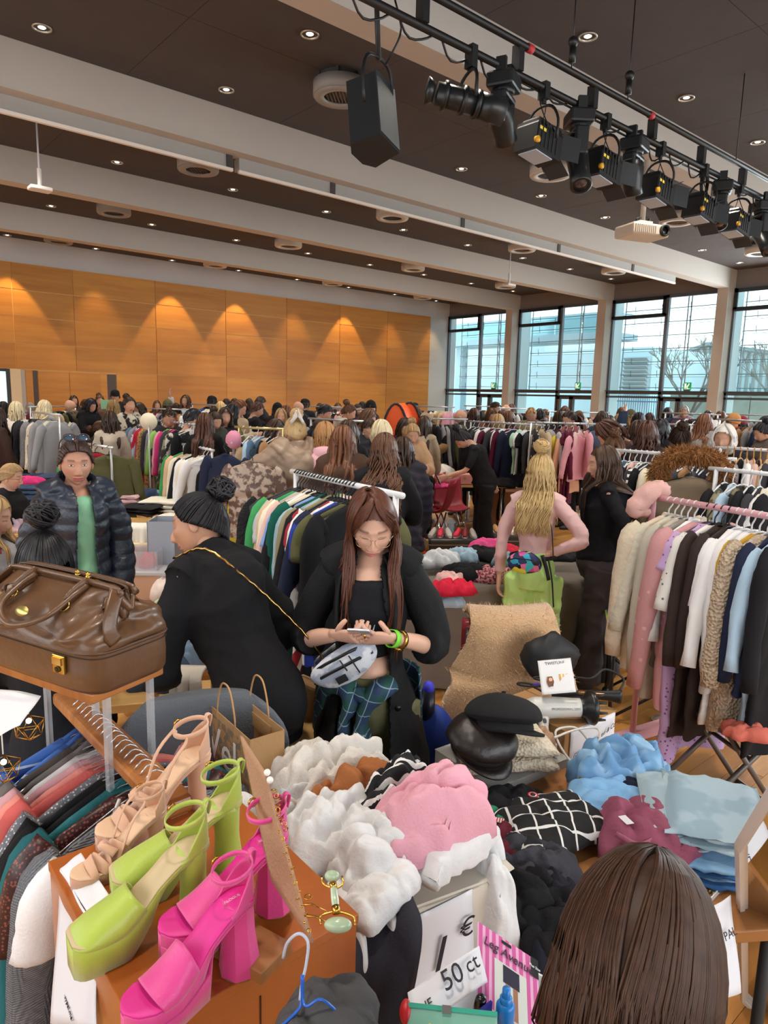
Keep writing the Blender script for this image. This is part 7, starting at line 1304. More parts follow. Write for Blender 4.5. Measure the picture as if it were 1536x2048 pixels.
t = thing('wooden_rail_stand', 'brown wooden garment stand with an acrylic-legged shelf below the leather bag', 'clothes rack', (cen[0], cen[1], 0), yawb)
obj('shelf_board', box(-.30, .19, -.10, .11, 1.305, 1.33), rw, t, smooth=False, bevel=.004)
ac = mat('cfd6dc', rough=.08, alpha=.35)
for x, y in ((-.28, -.11), (-.28, .11), (.15, .10), (.15, -.03), (-.06, .10)): obj('acrylic_post', box(x - .007, x + .007, y - .007, y + .007, 0, 1.305), ac, t, smooth=False)
ZR = 1.12; RA, RBn = PZ(150, 1408, ZR), PZ(318, 1575, ZR); dr = RBn - RA; dl = np.linalg.norm(dr); yr_ = math.atan2(dr[1], dr[0])
o = obj('rail_beam', box(-.08, dl + .1, -.038, .038, -.022, .016), rw, None, smooth=False, bevel=.01); o.matrix_world = Matrix.Translation(RA) @ Matrix.Rotation(yr_, 4, 'Z')
mwb = o.matrix_world.copy(); bpy.context.view_layer.update(); o.parent = t; o.matrix_parent_inverse = (Matrix.Translation(t.location) @ Matrix.Rotation(yawb, 4, 'Z')).inverted()
o = obj('beam_post', box(dl + .07, dl + .1, -.02, .02, -ZR, -.018), rw, None, smooth=False); o.matrix_world = mwb; o.parent = t; o.matrix_parent_inverse = (Matrix.Translation(t.location) @ Matrix.Rotation(yawb, 4, 'Z')).inverted()
silv = mat('6a6c74', rough=.7, pat=('dots', 'd0d0d8', 130, .3)); plaidb = mat('24407c', rough=.85, pat=('plaid', '3a66b0', 9, (0, 0, 0), .4, 'b8c8e0'))
its = [('shirt', plaidb, dict(label='blue plaid flannel shirt, back-most on the wooden rail', L=.7)), ('shirt', plaidb, dict(label='second blue plaid shirt on the wooden rail', L=.66)), ('shirt', cloth('4a4644'), dict(label='taupe grey shirt on the wooden rail', L=.72)), ('shirt', cloth('6a6462'), dict(label='dusty grey-brown shirt on the wooden rail', L=.7)), ('blouse', mat('dfe0e2', rough=.4, alpha=.8), dict(label='whitish sheer blouse in clear film on the wooden rail', L=.7)), ('knit', cloth('c89aa2'), dict(label='dusty pink sweater on the wooden rail', L=.68)), ('blouse', cloth('d88a80'), dict(label='salmon blouse on the wooden rail', L=.6)), ('blouse', cloth('c8605c'), dict(label='coral red top on the wooden rail', L=.6)),
       ('blouse', silv, dict(label='silver sequin-neck top on the wooden rail', L=.6, sl=.2)), ('tee', 'black', dict(label='black top beside the sequin neck on the wooden rail', L=.6)), ('tee', 'black', dict(label='second black top on the wooden rail', L=.58)), ('shirt', 'teal', dict(label='dark teal top on the wooden rail', L=.6)), ('tee', mat('3a1c1e', rough=.4, pat=('dots', '8a4a40', 120, .35)), dict(label='dark red sequined top on the wooden rail', L=.8, sl=0.2)), ('cami', cloth('dcd6cc'), dict(label='cream camisole with thin straps, front-most on the wooden rail', L=.66, sl=0)), ('knit', mat('8c9098', rough=.9, bump=('weave', 60, .8)), dict(label='heather grey chunky knit on the wooden rail', L=.75)), ('pants', cloth('b08a68'), dict(label='camel trousers folded on a wire hanger', L=.6)), ('tee', 'white', dict(label='white tee at the camera end of the wooden rail', L=.6))]
fill(RA + np.array((0, 0, .018)), RBn + np.array((0, 0, .018)), its, 'the wooden rail', near=True, hstyle='wire', seed=5, jit=.10, s0=.05, sp=(dl - .07) / 16)
for px, py, D, lab in ((58, 1452, 1.5, 'gold wire polyhedron lantern hanging under the shelf'), (8, 1535, 1.42, 'second gold wire polyhedron lantern, cut by the picture edge')):
 P = PD(px, py, D); t = thing('wire_lantern', lab, 'lantern', P); g = []; th = [(0, 0, .038)] + [(.032 * math.cos(q), .032 * math.sin(q), .010) for q in np.linspace(0, 2 * PI, 6)[:-1]] + [(.026 * math.cos(q), .026 * math.sin(q), -.018) for q in np.linspace(.6, 2 * PI + .6, 6)[:-1]] + [(0, 0, -.034)]
 for i in range(12):
  for j in range(i + 1, 12):
   if np.linalg.norm(np.array(th[i]) - th[j]) < .041: g.append(rod(th[i], th[j], .0009, 5))
 obj('wire_cage', g, mat('c89a40', rough=.25, metal=1), t); obj('led_bulb', sphere((0, 0, .012), .006, 10, 8), mat((1, .85, .6), emit=3), t); obj('cable', rod((0, 0, .03), (0, 0, 1.305 - P[2]), .0015, 5), mat('d8d4c8'), t)
o = sheet([PZ(-40, 1372, 1.345), PZ(82, 1392, 1.337), PZ(40, 1452, 1.333), PZ(-60, 1500, 1.333)], paper, 'paper_sheet', wav=.002); tag(o, 'loose white paper sheet under the end of the leather bag', 'paper')
ZS = 1.10; orw = mat('bc6a2c', rough=.3, pat=('wood', '9a501e', 2.5, (1, 1, .3)), coat=.3); E1, E2, E3 = PZ(713, 1827, ZS), PZ(611, 1729, ZS), PZ(531, 1909, ZS)
vy = unit(E2 - E1); vx = np.array([vy[1], -vy[0], 0]); yc = math.atan2(vx[1], vx[0]); t = thing('wooden_cabinet', 'orange-brown veneered wooden cabinet displaying the high-heeled shoes', 'cabinet', (E1[0], E1[1], 0), yc); CABW, CABD = .385, .475
obj('cabinet_body', [box(-CABW, 0, 0, CABD, 0, ZS - .02)], orw, t, smooth=False); obj('cabinet_top', box(-CABW - .003, .003, -.003, CABD, ZS - .02, ZS), orw, t, smooth=False, bevel=.002)
obj('door_gap', box(-CABW * .5 - .001, -CABW * .5 + .001, -.002, 0, .05, ZS - .05), mat('3a1c0c'), t, smooth=False)
at = lambda px, py, z=ZS: PZ(px, py, z)
P = at(398, 1848, ZS + .01); Q = at(548, 1935, ZS + .01); o = obj('wood_offcut', box(0, float(np.linalg.norm(Q - P)), -.03, .045, .0, .022), mat('a87444', rough=.5, pat=('wood', '8a5a30', 5, (1, 8, 1))), None, smooth=False, loc=(P[0], P[1], ZS), rot=(0, 0, math.atan2((Q - P)[1], (Q - P)[0])), bevel=.002); tag(o, 'rough-sawn wooden board lying under the pink heels', 'board')
def outline(L0, L1, w0, w1, n=24, toe=2.2):
 a = np.linspace(0, 2 * PI, n, endpoint=False); return a
def heelshoe(hpx, tpx, col, label, kind, sc=1.0, z=None, dz=0):
 H = PZ(*hpx, ZS); T = PZ(*tpx, ZS); v = T - H; Ld = np.linalg.norm(v); s = Ld / .185 * sc; yaw = math.atan2(v[1], v[0]) - PI / 2
 t = thing('high_heeled_shoe', label, 'shoe', (H[0], H[1], ZS + dz), yaw, None, s); M = col; y = np.linspace(0, 1, 30)
 pf = .045 if kind != 'beige' else .022; hh = .135 if kind != 'beige' else .115; ys = np.linspace(-.028, .205, 34); ins = np.interp(ys, [-.028, .02, .06, .115, .15, .205], [hh + .004, hh, hh * .72 + pf * .2, pf + .014, pf + .008, pf + .012]); ins = np.convolve(np.pad(ins, 3, 'edge'), np.ones(7) / 7, 'valid')
 sq = .55 if kind == 'green' else .9; wl = np.interp(ys, [-.028, -.015, .02, .07, .13, .17, .195, .205], [.008, .024, .028, .026, .039, .038 if kind != 'green' else .039, .026 if kind != 'green' else .034, .006 if kind != 'green' else .020])
 def strip(zt, th, w=1.0, i0=0, i1=34, taper=None):
  V = [];
  for i in range(i0, i1):
   W_ = wl[i] * w; th_ = th if np.isscalar(th) else th[i]
   for x, z in ((-1, 0), (-.97, 1), (-.5, 1.0), (0, 1.0), (.5, 1.0), (.97, 1), (1, 0), (.9, -th_), (0, -th_), (-.9, -th_)): V.append((x * W_, ys[i], zt[i] + (0 if z == 0 else (z * .0015 if z > 0 else z))))
  n_ = 10; k = i1 - i0; return np.array(V), gridf(n_, k, True) + [tuple(range(n_))[::-1], tuple(range((k - 1) * n_, k * n_))]
 obj('insole', strip(ins, .006), INS[kind], t)
 thk = np.interp(ys, [-.028, .06, .085, .12, .205], [.008, .010, pf * .9, pf + .012, pf + .010]); thk = np.minimum(thk, ins - .001); obj('platform_sole', strip(ins - .004, thk, 1.02 if kind != 'beige' else 1.0), M, t)
 if kind == 'pink': obj('platform_layer', strip(np.where(ys > .07, ins * .52, ins - .012), np.minimum(np.where(ys > .07, ins * .5, .004), ins - .012), 1.05), M, t)
 if kind == 'beige': g = tube([(0, -.004, hh - .004), (0, .0, hh * .5), (0, -.002, .0)], np.array([(.026, .026), (.018, .018), (.017, .017)]), 16, 12, ref=(0, 1, 0))
 elif kind == 'pink': g = tube([(0, .002, hh - .002), (0, .0, hh * .55), (0, -.002, .003)], np.array([(.027, .027), (.027, .028), (.037, .036)]), 8, 12, ref=(0, 1, 0))
 else: g = tube([(0, .002, hh - .002), (0, .0, hh * .5), (0, -.002, .0)], np.array([(.027, .026), (.023, .022), (.030, .028)]), 20, 12, ref=(0, 1, 0))
 obj('block_heel', g, M, t, smooth=kind != 'pink'); obj('heel_tip', tube([(0, -.002, .003), (0, -.002, -.0005)], [.035 if kind == 'pink' else .027 if kind == 'green' else .017] * 2, 12), mat('8a5a30'), t)
 def shell(a0, a1, f, base_i, name, th=.0022, nr=8, na=30):
  V = []
  for r_ in np.linspace(0, 1, nr):
   for a_ in np.linspace(a0, a1, na): V.append(f(a_, r_))
  o = obj(name, (np.array(V), gridf(na, nr)), M, t); m_ = o.modifiers.new('s', 'SOLIDIFY'); m_.thickness = th; return o
 def cup(a_, r_): h_ = .062 * (max(0, math.cos(a_)) ** .9) + .004; w_ = .030 + .000 * r_; y_ = -.002 - .027 * math.cos(a_) * (1 - .12 * r_); x_ = w_ * math.sin(a_) * (1 - .10 * r_); return (x_, y_ + .03 * (1 - math.cos(a_)) * .8, hh - .004 - .0 * r_ + h_ * r_ - .35 * max(0, y_ + .03 * (1 - math.cos(a_)) * .8) * .4)
 if kind != 'beige': shell(-1.75, 1.75, cup, 0, 'heel_counter')
 else: shell(-1.3, 1.3, lambda a_, r_: tuple(np.array(cup(a_, r_)) * (1, 1, 1) - (0, 0, 0)), 0, 'heel_counter')
 za = hh + .062; st_ = [( .030 * math.sin(q) * 1.05, -.012 + .004 + .036 * (1 - math.cos(q)) * .95 - .015, za + .004 - .012 * math.sin(q / 2) ** 2 + .018 * math.sin(q) ** 2 * 0) for q in np.linspace(0, 2 * PI, 26, endpoint=False)]
 obj('ankle_strap', tube(st_, [(.0015, .0055)] * 26, 6, closed=True, ref=(0, 0, 1)), M, t); obj('strap_buckle', mv(ring((0, 0, 0), .009, .006, .003, 14), roty(PI / 2), (.033, .02, za - .004)), gold, t)
 obj('heel_loop', tube([(0, -.029, hh + .05), (0, -.034, za + .01), (0, -.024, za + .012), (0, -.022, hh + .055)], [(.0015, .006)] * 4, 6, 10, ref=(1, 0, 0)), M, t)
 iz = lambda yy: float(np.interp(yy, ys, ins)); iw = lambda yy: float(np.interp(yy, ys, wl))
 def band(y0, y1, hgt, name='vamp', dx=0, sk=0, closed_toe=False, th=.003):
  V = []; na, nb = 22, 16
  for b_ in np.linspace(0, 1, nb):
   for a_ in np.linspace(-1, 1, na):
    yy = y0 + (y1 - y0) * b_ + sk * a_ * (1 - .3 * b_) - (.012 * (a_ * a_) if not closed_toe else .020 * a_ * a_ * (1 - b_)); yy = min(yy, .204); W_ = iw(yy) * 1.03 + .001; h_ = hgt * (1 - .55 * b_) if not closed_toe else hgt * (1 - b_ ** 2.2) + .004
    V.append((W_ * math.sin(a_ * PI / 2) if abs(a_) < .99 else W_ * np.sign(a_), yy, iz(yy) - .006 + h_ * math.cos(a_ * PI / 2) ** .75))
  o = obj(name, (np.array(V), gridf(na, nb)), M, t); m_ = o.modifiers.new('s', 'SOLIDIFY'); m_.thickness = th; return o
 if kind == 'pink': band(.105, .168, .048)
 if kind == 'green': band(.112, .203, .042, closed_toe=True)
 if kind == 'beige':
  for y0, sk in ((.10, .012), (.118, -.014), (.14, .010), (.155, -.008)): band(y0, y0 + .016, .038 - .1 * (y0 - .1), 'toe_strap', sk=sk)
  obj('knot', puff(tube([(-.026, .11, iz(.11) + .02), (-.01, .125, iz(.12) + .04), (.006, .13, iz(.12) + .034), (.0, .12, iz(.12) + .045)], .008, 10, 14), .002, 60), M, t)
  for sg in (-1, 1): obj('side_strap', tube([(sg * .028, .10, iz(.10)), (sg * .030, .07, iz(.07) + .05), (sg * .026, .035, hh + .05), (0, .045, hh + .058)], [(.0015, .005)] * 4, 6, 14, ref=(1, 0, 0)), M, t)
 if kind == 'pink': text('brand_lettering', 'CLAPSOUL' if 0 else 'ALOGUE', .008, basis((0, -1, 0), (1, 0, -.0), (0, -.0, 1)), (0, .012, hh + .0035), mat('e8b8cc'), t)
 return t
gold = mat('d0a048', rough=.2, metal=1)
INS = dict(pink=mat('d8288c', rough=.5), green=mat('c4b088', rough=.6), beige=mat('dcb898', rough=.6))
pinkm = mat('d8408c', rough=.42, sheen=.3, bump=('noise', 200, .1)); greenm = mat('a8bc48', rough=.38, sheen=.3, bump=('noise', 200, .1)); beigem = mat('cfa284', rough=.75, sheen=.4)
heelshoe((395, 1612), (215, 1692), beigem, 'beige suede strappy sandal at the back of the shoe display', 'beige'); heelshoe((312, 1706), (160, 1772), beigem, 'beige suede strappy sandal with knotted toe next to the price paper', 'beige')
heelshoe((455, 1733), (248, 1800), greenm, 'lime green satin platform heel mostly behind its twin', 'green'); heelshoe((388, 1828), (168, 1930), greenm, 'lime green satin square-toe platform heel in front', 'green')
heelshoe((545, 1835), (345, 1935), pinkm, 'hot pink satin platform sandal mostly behind its twin', 'pink', dz=.022); heelshoe((478, 1935), (272, 2072), pinkm, 'hot pink satin peep-toe platform sandal at the very front', 'pink')
t = thing('earring_card', 'tan suede jewellery board with gold earrings and chains seen edge-on', 'jewellery display', PD(560, 1760, 1.12)); o0 = np.array(t.location)
o = sheet([PD(484, 1470, 1.30) - o0, PD(532, 1545, 1.16) - o0, PD(628, 1885, 1.02) - o0, PD(545, 1760, 1.12) - o0], mat('b0896a', rough=.8, bump=('noise', 200, .3)), 'board', t, th=.004)
def pt(a_, b_): return (PD(532, 1545, 1.15) * (1 - a_) + PD(628, 1885, 1.01) * a_) - o0 + RT * b_
obj('pearl_earring', [sphere(pt(.0, .002), .006, 10, 8), sphere(pt(.05, .003), .006, 10, 8)], mat('e8e2dc', rough=.15), t)
obj('gold_chain', [mv(ring((0, 0, 0), .0045, .003, .0012, 10), rotx(k), pt(.12 + .03 * k, .004 + .002 * math.sin(k))) for k in range(9)], gold, t)
for k in range(14): obj('gold_earring', mv(ring((0, 0, 0), .0035, .002, .001, 10) if k % 2 else sphere((0, 0, 0), .002, 8, 6), rotx(k), pt(.38 + .043 * k, .003 * (k % 3) - .006)), gold, t)
obj('spike_earring', [tube([pt(.80, 0), pt(.80, .012) + (0, 0, .002), pt(.82, .035) + (0, 0, -.004)], [.0018, .0015, .0003], 6), tube([pt(.86, 0), pt(.86, .012), pt(.89, .034) + (0, 0, -.003)], [.0018, .0015, .0003], 6), mv(ring((0, 0, 0), .006, .004, .002, 12), None, pt(.76, .01))], gold, t)
t = thing('jade_roller', 'pale green jade face roller lying over the cabinet corner', 'face roller', PD(669, 1800, .99)); o0 = np.array(t.location); jade = mat('b4c8a8', rough=.15, coat=.5, trans=.15)
a_ = PD(664, 1752, 1.03) - o0; b_ = PD(676, 1850, .975) - o0; ax = unit(b_ - a_); sd = RT
obj('handle', tube([a_ + ax * .012, a_ * .5 + b_ * .5, b_ - ax * .018], [.0045, .006, .0045], 12, 10), jade, t); obj('ferrule', [tube([a_ + ax * .010, a_ + ax * .018], .0055, 10), tube([b_ - ax * .026, b_ - ax * .016], .006, 10)], gold, t)
obj('large_stone', mv(sphere((0, 0, 0), (.020, .0105, .0105), 20, 12), basis(sd, FWD, (0, 0, 1)), b_), jade, t); obj('small_stone', mv(sphere((0, 0, 0), (.0115, .0085, .0085), 16, 10), basis(sd, FWD, (0, 0, 1)), a_), jade, t)
for c, w_, s_ in ((b_, .024, -1), (a_, .015, 1)): obj('fork', tube([c + sd * w_, c + sd * w_ * .95 + ax * s_ * .012, c + ax * s_ * .018, c - sd * w_ * .95 + ax * s_ * .012, c - sd * w_], .0016, 6, 16), gold, t)
t = thing('plastic_hanger', 'clear and blue plastic-coated hanger hooked over the wooden board', 'hanger', PD(600, 1960, .93)); o0 = np.array(t.location)
obj('hook', tube([PD(566, 1915, .97) - o0, PD(575, 1885, .955) - o0, PD(598, 1867, .945) - o0, PD(616, 1885, .94) - o0, PD(612, 1930, .935) - o0, PD(604, 1965, .93) - o0, PD(600, 2000, .925) - o0], .0022, 8, 30), mat('c8d4e8', rough=.1, alpha=.7), t)
obj('shoulder_wire', [tube([PD(604, 1950, .93) - o0, PD(602, 2000, .925) - o0, PD(596, 2020, .92) - o0, PD(552, 2062, .91) - o0], .002, 8, 20), tube([PD(606, 1950, .93) - o0, PD(606, 2000, .925) - o0, PD(616, 2012, .92) - o0, PD(646, 2000, .92) - o0, PD(700, 2050, .93) - o0], .002, 8, 20)], mat('2c62c0', rough=.15), t)
gcl = cloth('4c4c4e'); o = obj('wool_garment', crumple(.16, .14, .06, 8, f=.6), gcl, None, loc=PD(655, 2085, .95), rot=(0, 0, YAWR)); tag(o, 'charcoal grey wool garment on the blue hanger', 'clothes')
t = thing('paper_sign', 'white folded PAYPAL paper sign taped on the cabinet edge under the beige sandal', 'sign', PD(150, 1850, 1.02)); o0 = np.array(t.location); q = [PD(121, 1738, 1.31) - o0, PD(192, 1852, 1.17) - o0, PD(196, 2062, 1.12) - o0, PD(104, 2046, 1.24) - o0]; sheet(q, paper, 'front_sheet', t, wav=.002); sheet([PD(121, 1738, 1.31) - o0, PD(162, 1706, 1.335) - o0, PD(240, 1822, 1.185) - o0, PD(192, 1852, 1.17) - o0], paper, 'top_fold', t, wav=.001)
xd = unit(q[1] - q[0]); yd = unit(q[0] - q[3]); nn_ = np.cross(xd, yd); tx(t, 'PAYPAL', .021, q[0] * .52 + q[1] * .48 - yd * .020, xd, yd, shear=.1); tx(t, 'paypal.me/', .013, q[3] * .62 + q[2] * .38 + yd * .03, unit(xd - yd * .35), yd, shear=.3)
K = [PZ(410, 1400, 1.12), PZ(500, 1480, 1.12), PZ(565, 1462, 1.12)]; kx = unit(K[0] - K[1]); ky = np.array([kx[1], -kx[0], 0]); Lk, Wk = .285, .10; yk = math.atan2(kx[1], kx[0])
t = thing('paper_carrier_bag', 'brown kraft paper carrier bag with twisted handles and white lettering', 'bag', (K[1][0], K[1][1], .78), yk); kr = mat('a98458', rough=.8, var=.05, bump=('noise', 40, .2)); hk_ = .34; sg = 1 if np.dot(ky, K[2] - K[1]) > 0 else -1
yb = -Wk if True else Wk
t.rotation_euler = (0, 0, yk); e = .001
for nm, g in (('front_panel', box(0, Lk, -e, e, 0, hk_)), ('back_panel', box(0, Lk, yb - e, yb + e, 0, hk_)), ('side_panel', box(-e, e, yb, 0, 0, hk_)), ('side_panel', box(Lk - e, Lk + e, yb, 0, 0, hk_)), ('bottom_panel', box(0, Lk, yb, 0, 0, .002))): obj(nm, g, kr, t, smooth=False)
obj('printed_band', box(.005, Lk - .005, e, e + .0006, .03, .32), mat('a08060', rough=.8, key='maze', pat=('multi', 'a98458', 70, ['a98458', '7a6a58', 'a98458', '857258'])), t, smooth=False)
text('lettering', 'Vel', .15, basis((-1, 0, 0), (0, 0, 1), (0, 1, 0)), (.17, e + .0016, .235), mat('e4e0dc', rough=.6), t)
for y in (0, yb): obj('twisted_handle', tube([(.09, y, hk_ - .03), (.09, y, hk_ + .02), (.115, y, hk_ + .085), (.145, y, hk_ + .10), (.175, y, hk_ + .085), (.20, y, hk_ + .02), (.20, y, hk_ - .03)], .0026, 7, 36), mat('b88c5c', rough=.8), t); obj('handle_patch', box(.07, .22, y - .004 if y == 0 else y + .001, y - .001 if y == 0 else y + .004, hk_ - .06, hk_ - .02), kr, t, smooth=False)
P0 = PZ(470, 1480, .77); ct = table((P0[0] + .02, P0[1] - .02), .62, .5, .77, 0, 'small low display table holding the kraft bag behind the shoes', lt, steel)
P = PD(395, 1450, 2.0); t = thing('office_chair', 'grey felt upholstered office chair with a rounded backrest', 'chair', (P[0], P[1], 0), YAWR + .35); gf = mat('5b6068', rough=.95, bump=('noise', 220, .4), var=.08); V = []
for zz in np.linspace(0, 1, 22):
 w_ = .26 * (1 - max(0, (zz - .72) / .28) ** 2.4 * .45) * (.85 + .15 * zz); a = np.linspace(0, 2 * PI, 36, endpoint=False); x, y = se(a, w_, .035 * (1 - .6 * max(0, zz - .9) * 10 * .5), .6); V.append(np.stack([x, y + .10 * (x / .26) ** 2 * -1, .55 + .60 * zz + 0 * a], 1))
obj('backrest', (np.concatenate(V), gridf(36, 22, True) + [tuple(range(36))[::-1], tuple(range(21 * 36, 22 * 36))]), gf, t); obj('seat', puff(mv(sphere((0, 0, 0), (.26, .25, .06), 28, 14), None, (0, -.22, .48)), .003, 20), gf, t); obj('gas_column', rod((0, -.2, .08), (0, -.2, .45), .025, 12), mat('1c1c1e'), t)
for k in range(5): obj('base_arm', rod((0, -.2, .09), (.28 * math.cos(k * 1.257), -.2 + .28 * math.sin(k * 1.257), .06), .018, 8), mat('1c1c1e'), t); obj('castor', sphere((.28 * math.cos(k * 1.257), -.2 + .28 * math.sin(k * 1.257), .03), .03, 10, 8), mat('111113'), t)
obj('back_bracket', box(-.03, .03, -.03, .01, .42, .60), mat('1c1c1e'), t, smooth=False)
zc_ = .88; a0, a1 = PZ(615, 1902, zc_), PZ(985, 1765, zc_); vx = unit(a1 - a0); yw = math.atan2(vx[1], vx[0]); Lc = float(np.linalg.norm(a1 - a0))
t = thing('white_carton', 'white carton heaped with folded clothes, handwritten price paper on its front', 'box', (a0[0], a0[1], .40), yw); wc = mat('cfc8bc', rough=.7); H_ = zc_ - .40
obj('carton', [box(0, Lc, 0, .012, 0, H_), box(0, Lc, .28, .292, 0, H_), box(0, .012, 0, .29, 0, H_), box(Lc - .012, Lc, 0, .29, 0, H_), box(0, Lc, 0, .29, 0, .012)], wc, t, smooth=False); obj('flap', mv(box(0, .07, 0, .28, -.002, .002), roty(-.25), (Lc - .005, 0, H_)), wc, t, smooth=False)
Dr = lambda x, z: (x, -.004, z); sg_ = thing('paper_sign', 'large white paper reading JE 1 euro on the carton front', 'sign', (a0[0], a0[1], .40), yw)
sheet([(.02, -.003, H_ - .03), (Lc - .06, -.003, H_ + .005), (Lc - .05, -.010, H_ - .20), (.03, -.006, H_ - .25)], paper, 'paper', sg_, curl=.0, wav=.002)
X1 = (1, 0, .10); text('lettering', 'JE', .045, basis(unit(X1), (-.1, 0, 1), (0, -1, 0)), (.225, -.016, H_ - .165), ink, sg_, .1); text('lettering', '1', .12, basis(unit(X1), (.0, 0, 1), (0, -1, 0)), (.31, -.016, H_ - .125), ink, sg_, .2); text('lettering', '\u20ac', .065, basis(unit(X1), (0, 0, 1), (0, -1, 0)), (.385, -.016, H_ - .08), ink, sg_, .1)
cr = thing('low_crate', 'plain low wooden crate under the white carton', 'crate', (a0[0], a0[1], 0), yw); obj('crate_body', box(-.02, Lc + .02, -.0, .31, 0, .40), lt, cr, smooth=False)
def onc(x, y, z, w, d, h, m, lb, yaw=0, kind='crumple', nm='folded_garment', f=1.0, layers=2, roll=None, seed=None, ov=0, fs=9):
 global CLN; CLN += 1; seed = CLN if seed is None else seed; p = a0 + vx * x + np.array([-vx[1], vx[0], 0]) * y; g = crumple(w, d, h, seed, f=f, ov=ov, n=72, m_=26, fs=fs) if kind == 'crumple' else folded(w, d, h, layers, seed)
 o = obj(nm, g, cloth(m) if isinstance(m, str) else m, None, loc=(p[0], p[1], z), rot=roll or (0, 0, yw + yaw)); tag(o, lb, 'clothes'); return o
t = thing('backing_board', 'white board lying across the carton under the heap', 'board', (a0[0], a0[1], zc_), yw); obj('board', box(.0, Lc - .005, .005, .50, .001, .008), wc, t, smooth=False)
px2 = lambda px, py, z: (lambda P: (float(np.dot(P - a0, vx)), float(np.dot(P - a0, np.array([-vx[1], vx[0], 0])))))(PZ(px, py, z))
def hp(px, py, z, w, d, h, m, lb, **kw): x, y = px2(px, py, z); return onc(x, y, z, w, d, h, m, lb, **kw)
wcl = cloth('d9dadc', bump=('noise', 60, .3)); bs_ = mat('121216', rough=.85, pat=('stripe', 'e0e0e0', 38, (.0, .3, .5), .3))
hp(655, 1592, .92, .33, .20, .13, cloth('d2cec8'), 'off-white sweatshirt heap at the back of the carton', f=1.6, fs=11); hp(600, 1640, .90, .16, .14, .09, cloth('c8ccd0'), 'pale grey garment hanging at the back corner of the heap', f=1.5)
hp(712, 1628, .95, .26, .13, .10, 'a0643a', 'caramel brown top across the white heap', f=1.6, yaw=.25); hp(640, 1650, .93, .12, .10, .05, 'b87a48', 'lighter caramel scrap at the heap side', f=1.4)
hp(790, 1640, .95, .26, .13, .12, bs_, 'black and white striped knit between caramel top and pink sweatshirt', f=1.6, yaw=.5, fs=12)
hp(868, 1668, .98, .28, .19, .13, cloth('dda2b2'), 'soft pink sweatshirt on top of the heap', f=1.3, yaw=.2)
hp(665, 1705, .94, .25, .22, .11, wcl, 'white folded shirt at the shoe side of the heap', f=1.3, yaw=-.3); hp(755, 1740, .95, .25, .15, .10, wcl, 'white folded sleeve roll across the heap front', f=1.2, yaw=.35)
hp(898, 1728, .93, .23, .12, .08, wcl, 'thick white roll under the pink sweatshirt', kind='folded', yaw=.3, layers=1); hp(950, 1700, .89, .09, .12, .08, wcl, 'white garment corner at the window side of the heap', f=1.2)
def drape(px, py, z, w, h, m, lb, seed, out=.05, depth_=.14, tilt=0):
 n_, k = 30, 26; V = []; x = np.linspace(-w / 2, w / 2, n_)
 for q in np.linspace(0, 1, k):
  if q < .4: y = depth_ * (1 - q / .4); zz = .012 * math.sin(q * 7)
  else: u = (q - .4) / .6; y = -out * math.sin(min(1, u * 2.2) * PI / 2); zz = -h * u ** 1.15
  nz = .012 * np.sin(x / w * 9 + seed + q * 3) + .006 * np.sin(x / w * 21 + seed * 2 + q * 2); V.append(np.stack([x * (1 + .08 * q) + tilt * q, y - nz * (q > .35), zz + nz * .7 * (q <= .5) - .02 * np.sin(x / w * 3 + seed) * q], 1))
 x0, y0 = px2(px, py, z); p = a0 + vx * x0 + np.array([-vx[1], vx[0], 0]) * y0; o = obj('draped_garment', puff((np.concatenate(V), gridf(n_, k)), .004, 12, seed), m, None, loc=(p[0], p[1], z), rot=(0, 0, yw)); m_ = o.modifiers.new('s', 'SOLIDIFY'); m_.thickness = .024; m_.offset = 1; s2 = o.modifiers.new('b', 'SUBSURF'); s2.levels = s2.render_levels = 1; tag(o, lb, 'clothes')
drape(722, 1850, .962, .13, .15, wcl, 'white garment draped down in front of the carton', 1, out=.03); drape(782, 1872, .945, .205, .24, cloth('2b2a33'), 'dark navy trousers draped over the carton front', 3, out=.035, tilt=-.09)
hp(765, 1800, .965, .20, .10, .05, wcl, 'white fold above the dark navy trousers', f=.8, yaw=.3)
o = hp(965, 1850, .72, .10, .2, .2, wcl, 'white garment stuffed beside the carton corner', f=.8)
b0 = PD(845, 2045, 1.12); t = thing('white_tray_box', 'white cardboard tray with toiletries, 50 ct price paper on its front', 'box', PD(1030, 2135, 1.13), yw + .45); T0 = t
obj('tray', [box(-.03, .17, 0, .004, -.10, .03), box(-.03, .17, .14, .144, -.10, .03), box(-.03, -.026, 0, .144, -.10, .03), box(.166, .17, 0, .144, -.10, .03), box(-.03, .17, 0, .144, -.10, -.096)], mat('d8dade', rough=.6), t, smooth=False)
sg_ = thing('paper_sign', 'white paper reading JE 50 ct leaning in front of the tray', 'sign', PD(895, 1985, 1.12)); o0 = np.array(sg_.location); q = [PD(815, 1985, 1.10) - o0, PD(958, 1890, 1.16) - o0, PD(974, 1965, 1.13) - o0, PD(828, 2064, 1.06) - o0]; sheet(q, paper, 'paper', sg_, wav=.003)
xd = unit(q[1] - q[0]); yd = unit(q[0] - q[3]); tx(sg_, '50', .040, (q[0] * .45 + q[1] * .55) * .5 + (q[3] * .45 + q[2] * .55) * .5 + yd * .006, xd, yd, shear=.15, off=.012); tx(sg_, 'ct', .032, (q[0] * .17 + q[1] * .83) * .55 + (q[3] * .17 + q[2] * .83) * .45 + yd * .004, xd, yd, shear=.15, off=.012); tx(sg_, 'JE', .018, (q[0] * .78 + q[1] * .22) * .3 + (q[3] * .78 + q[2] * .22) * .7 + yd * .004, xd, yd, off=.006)
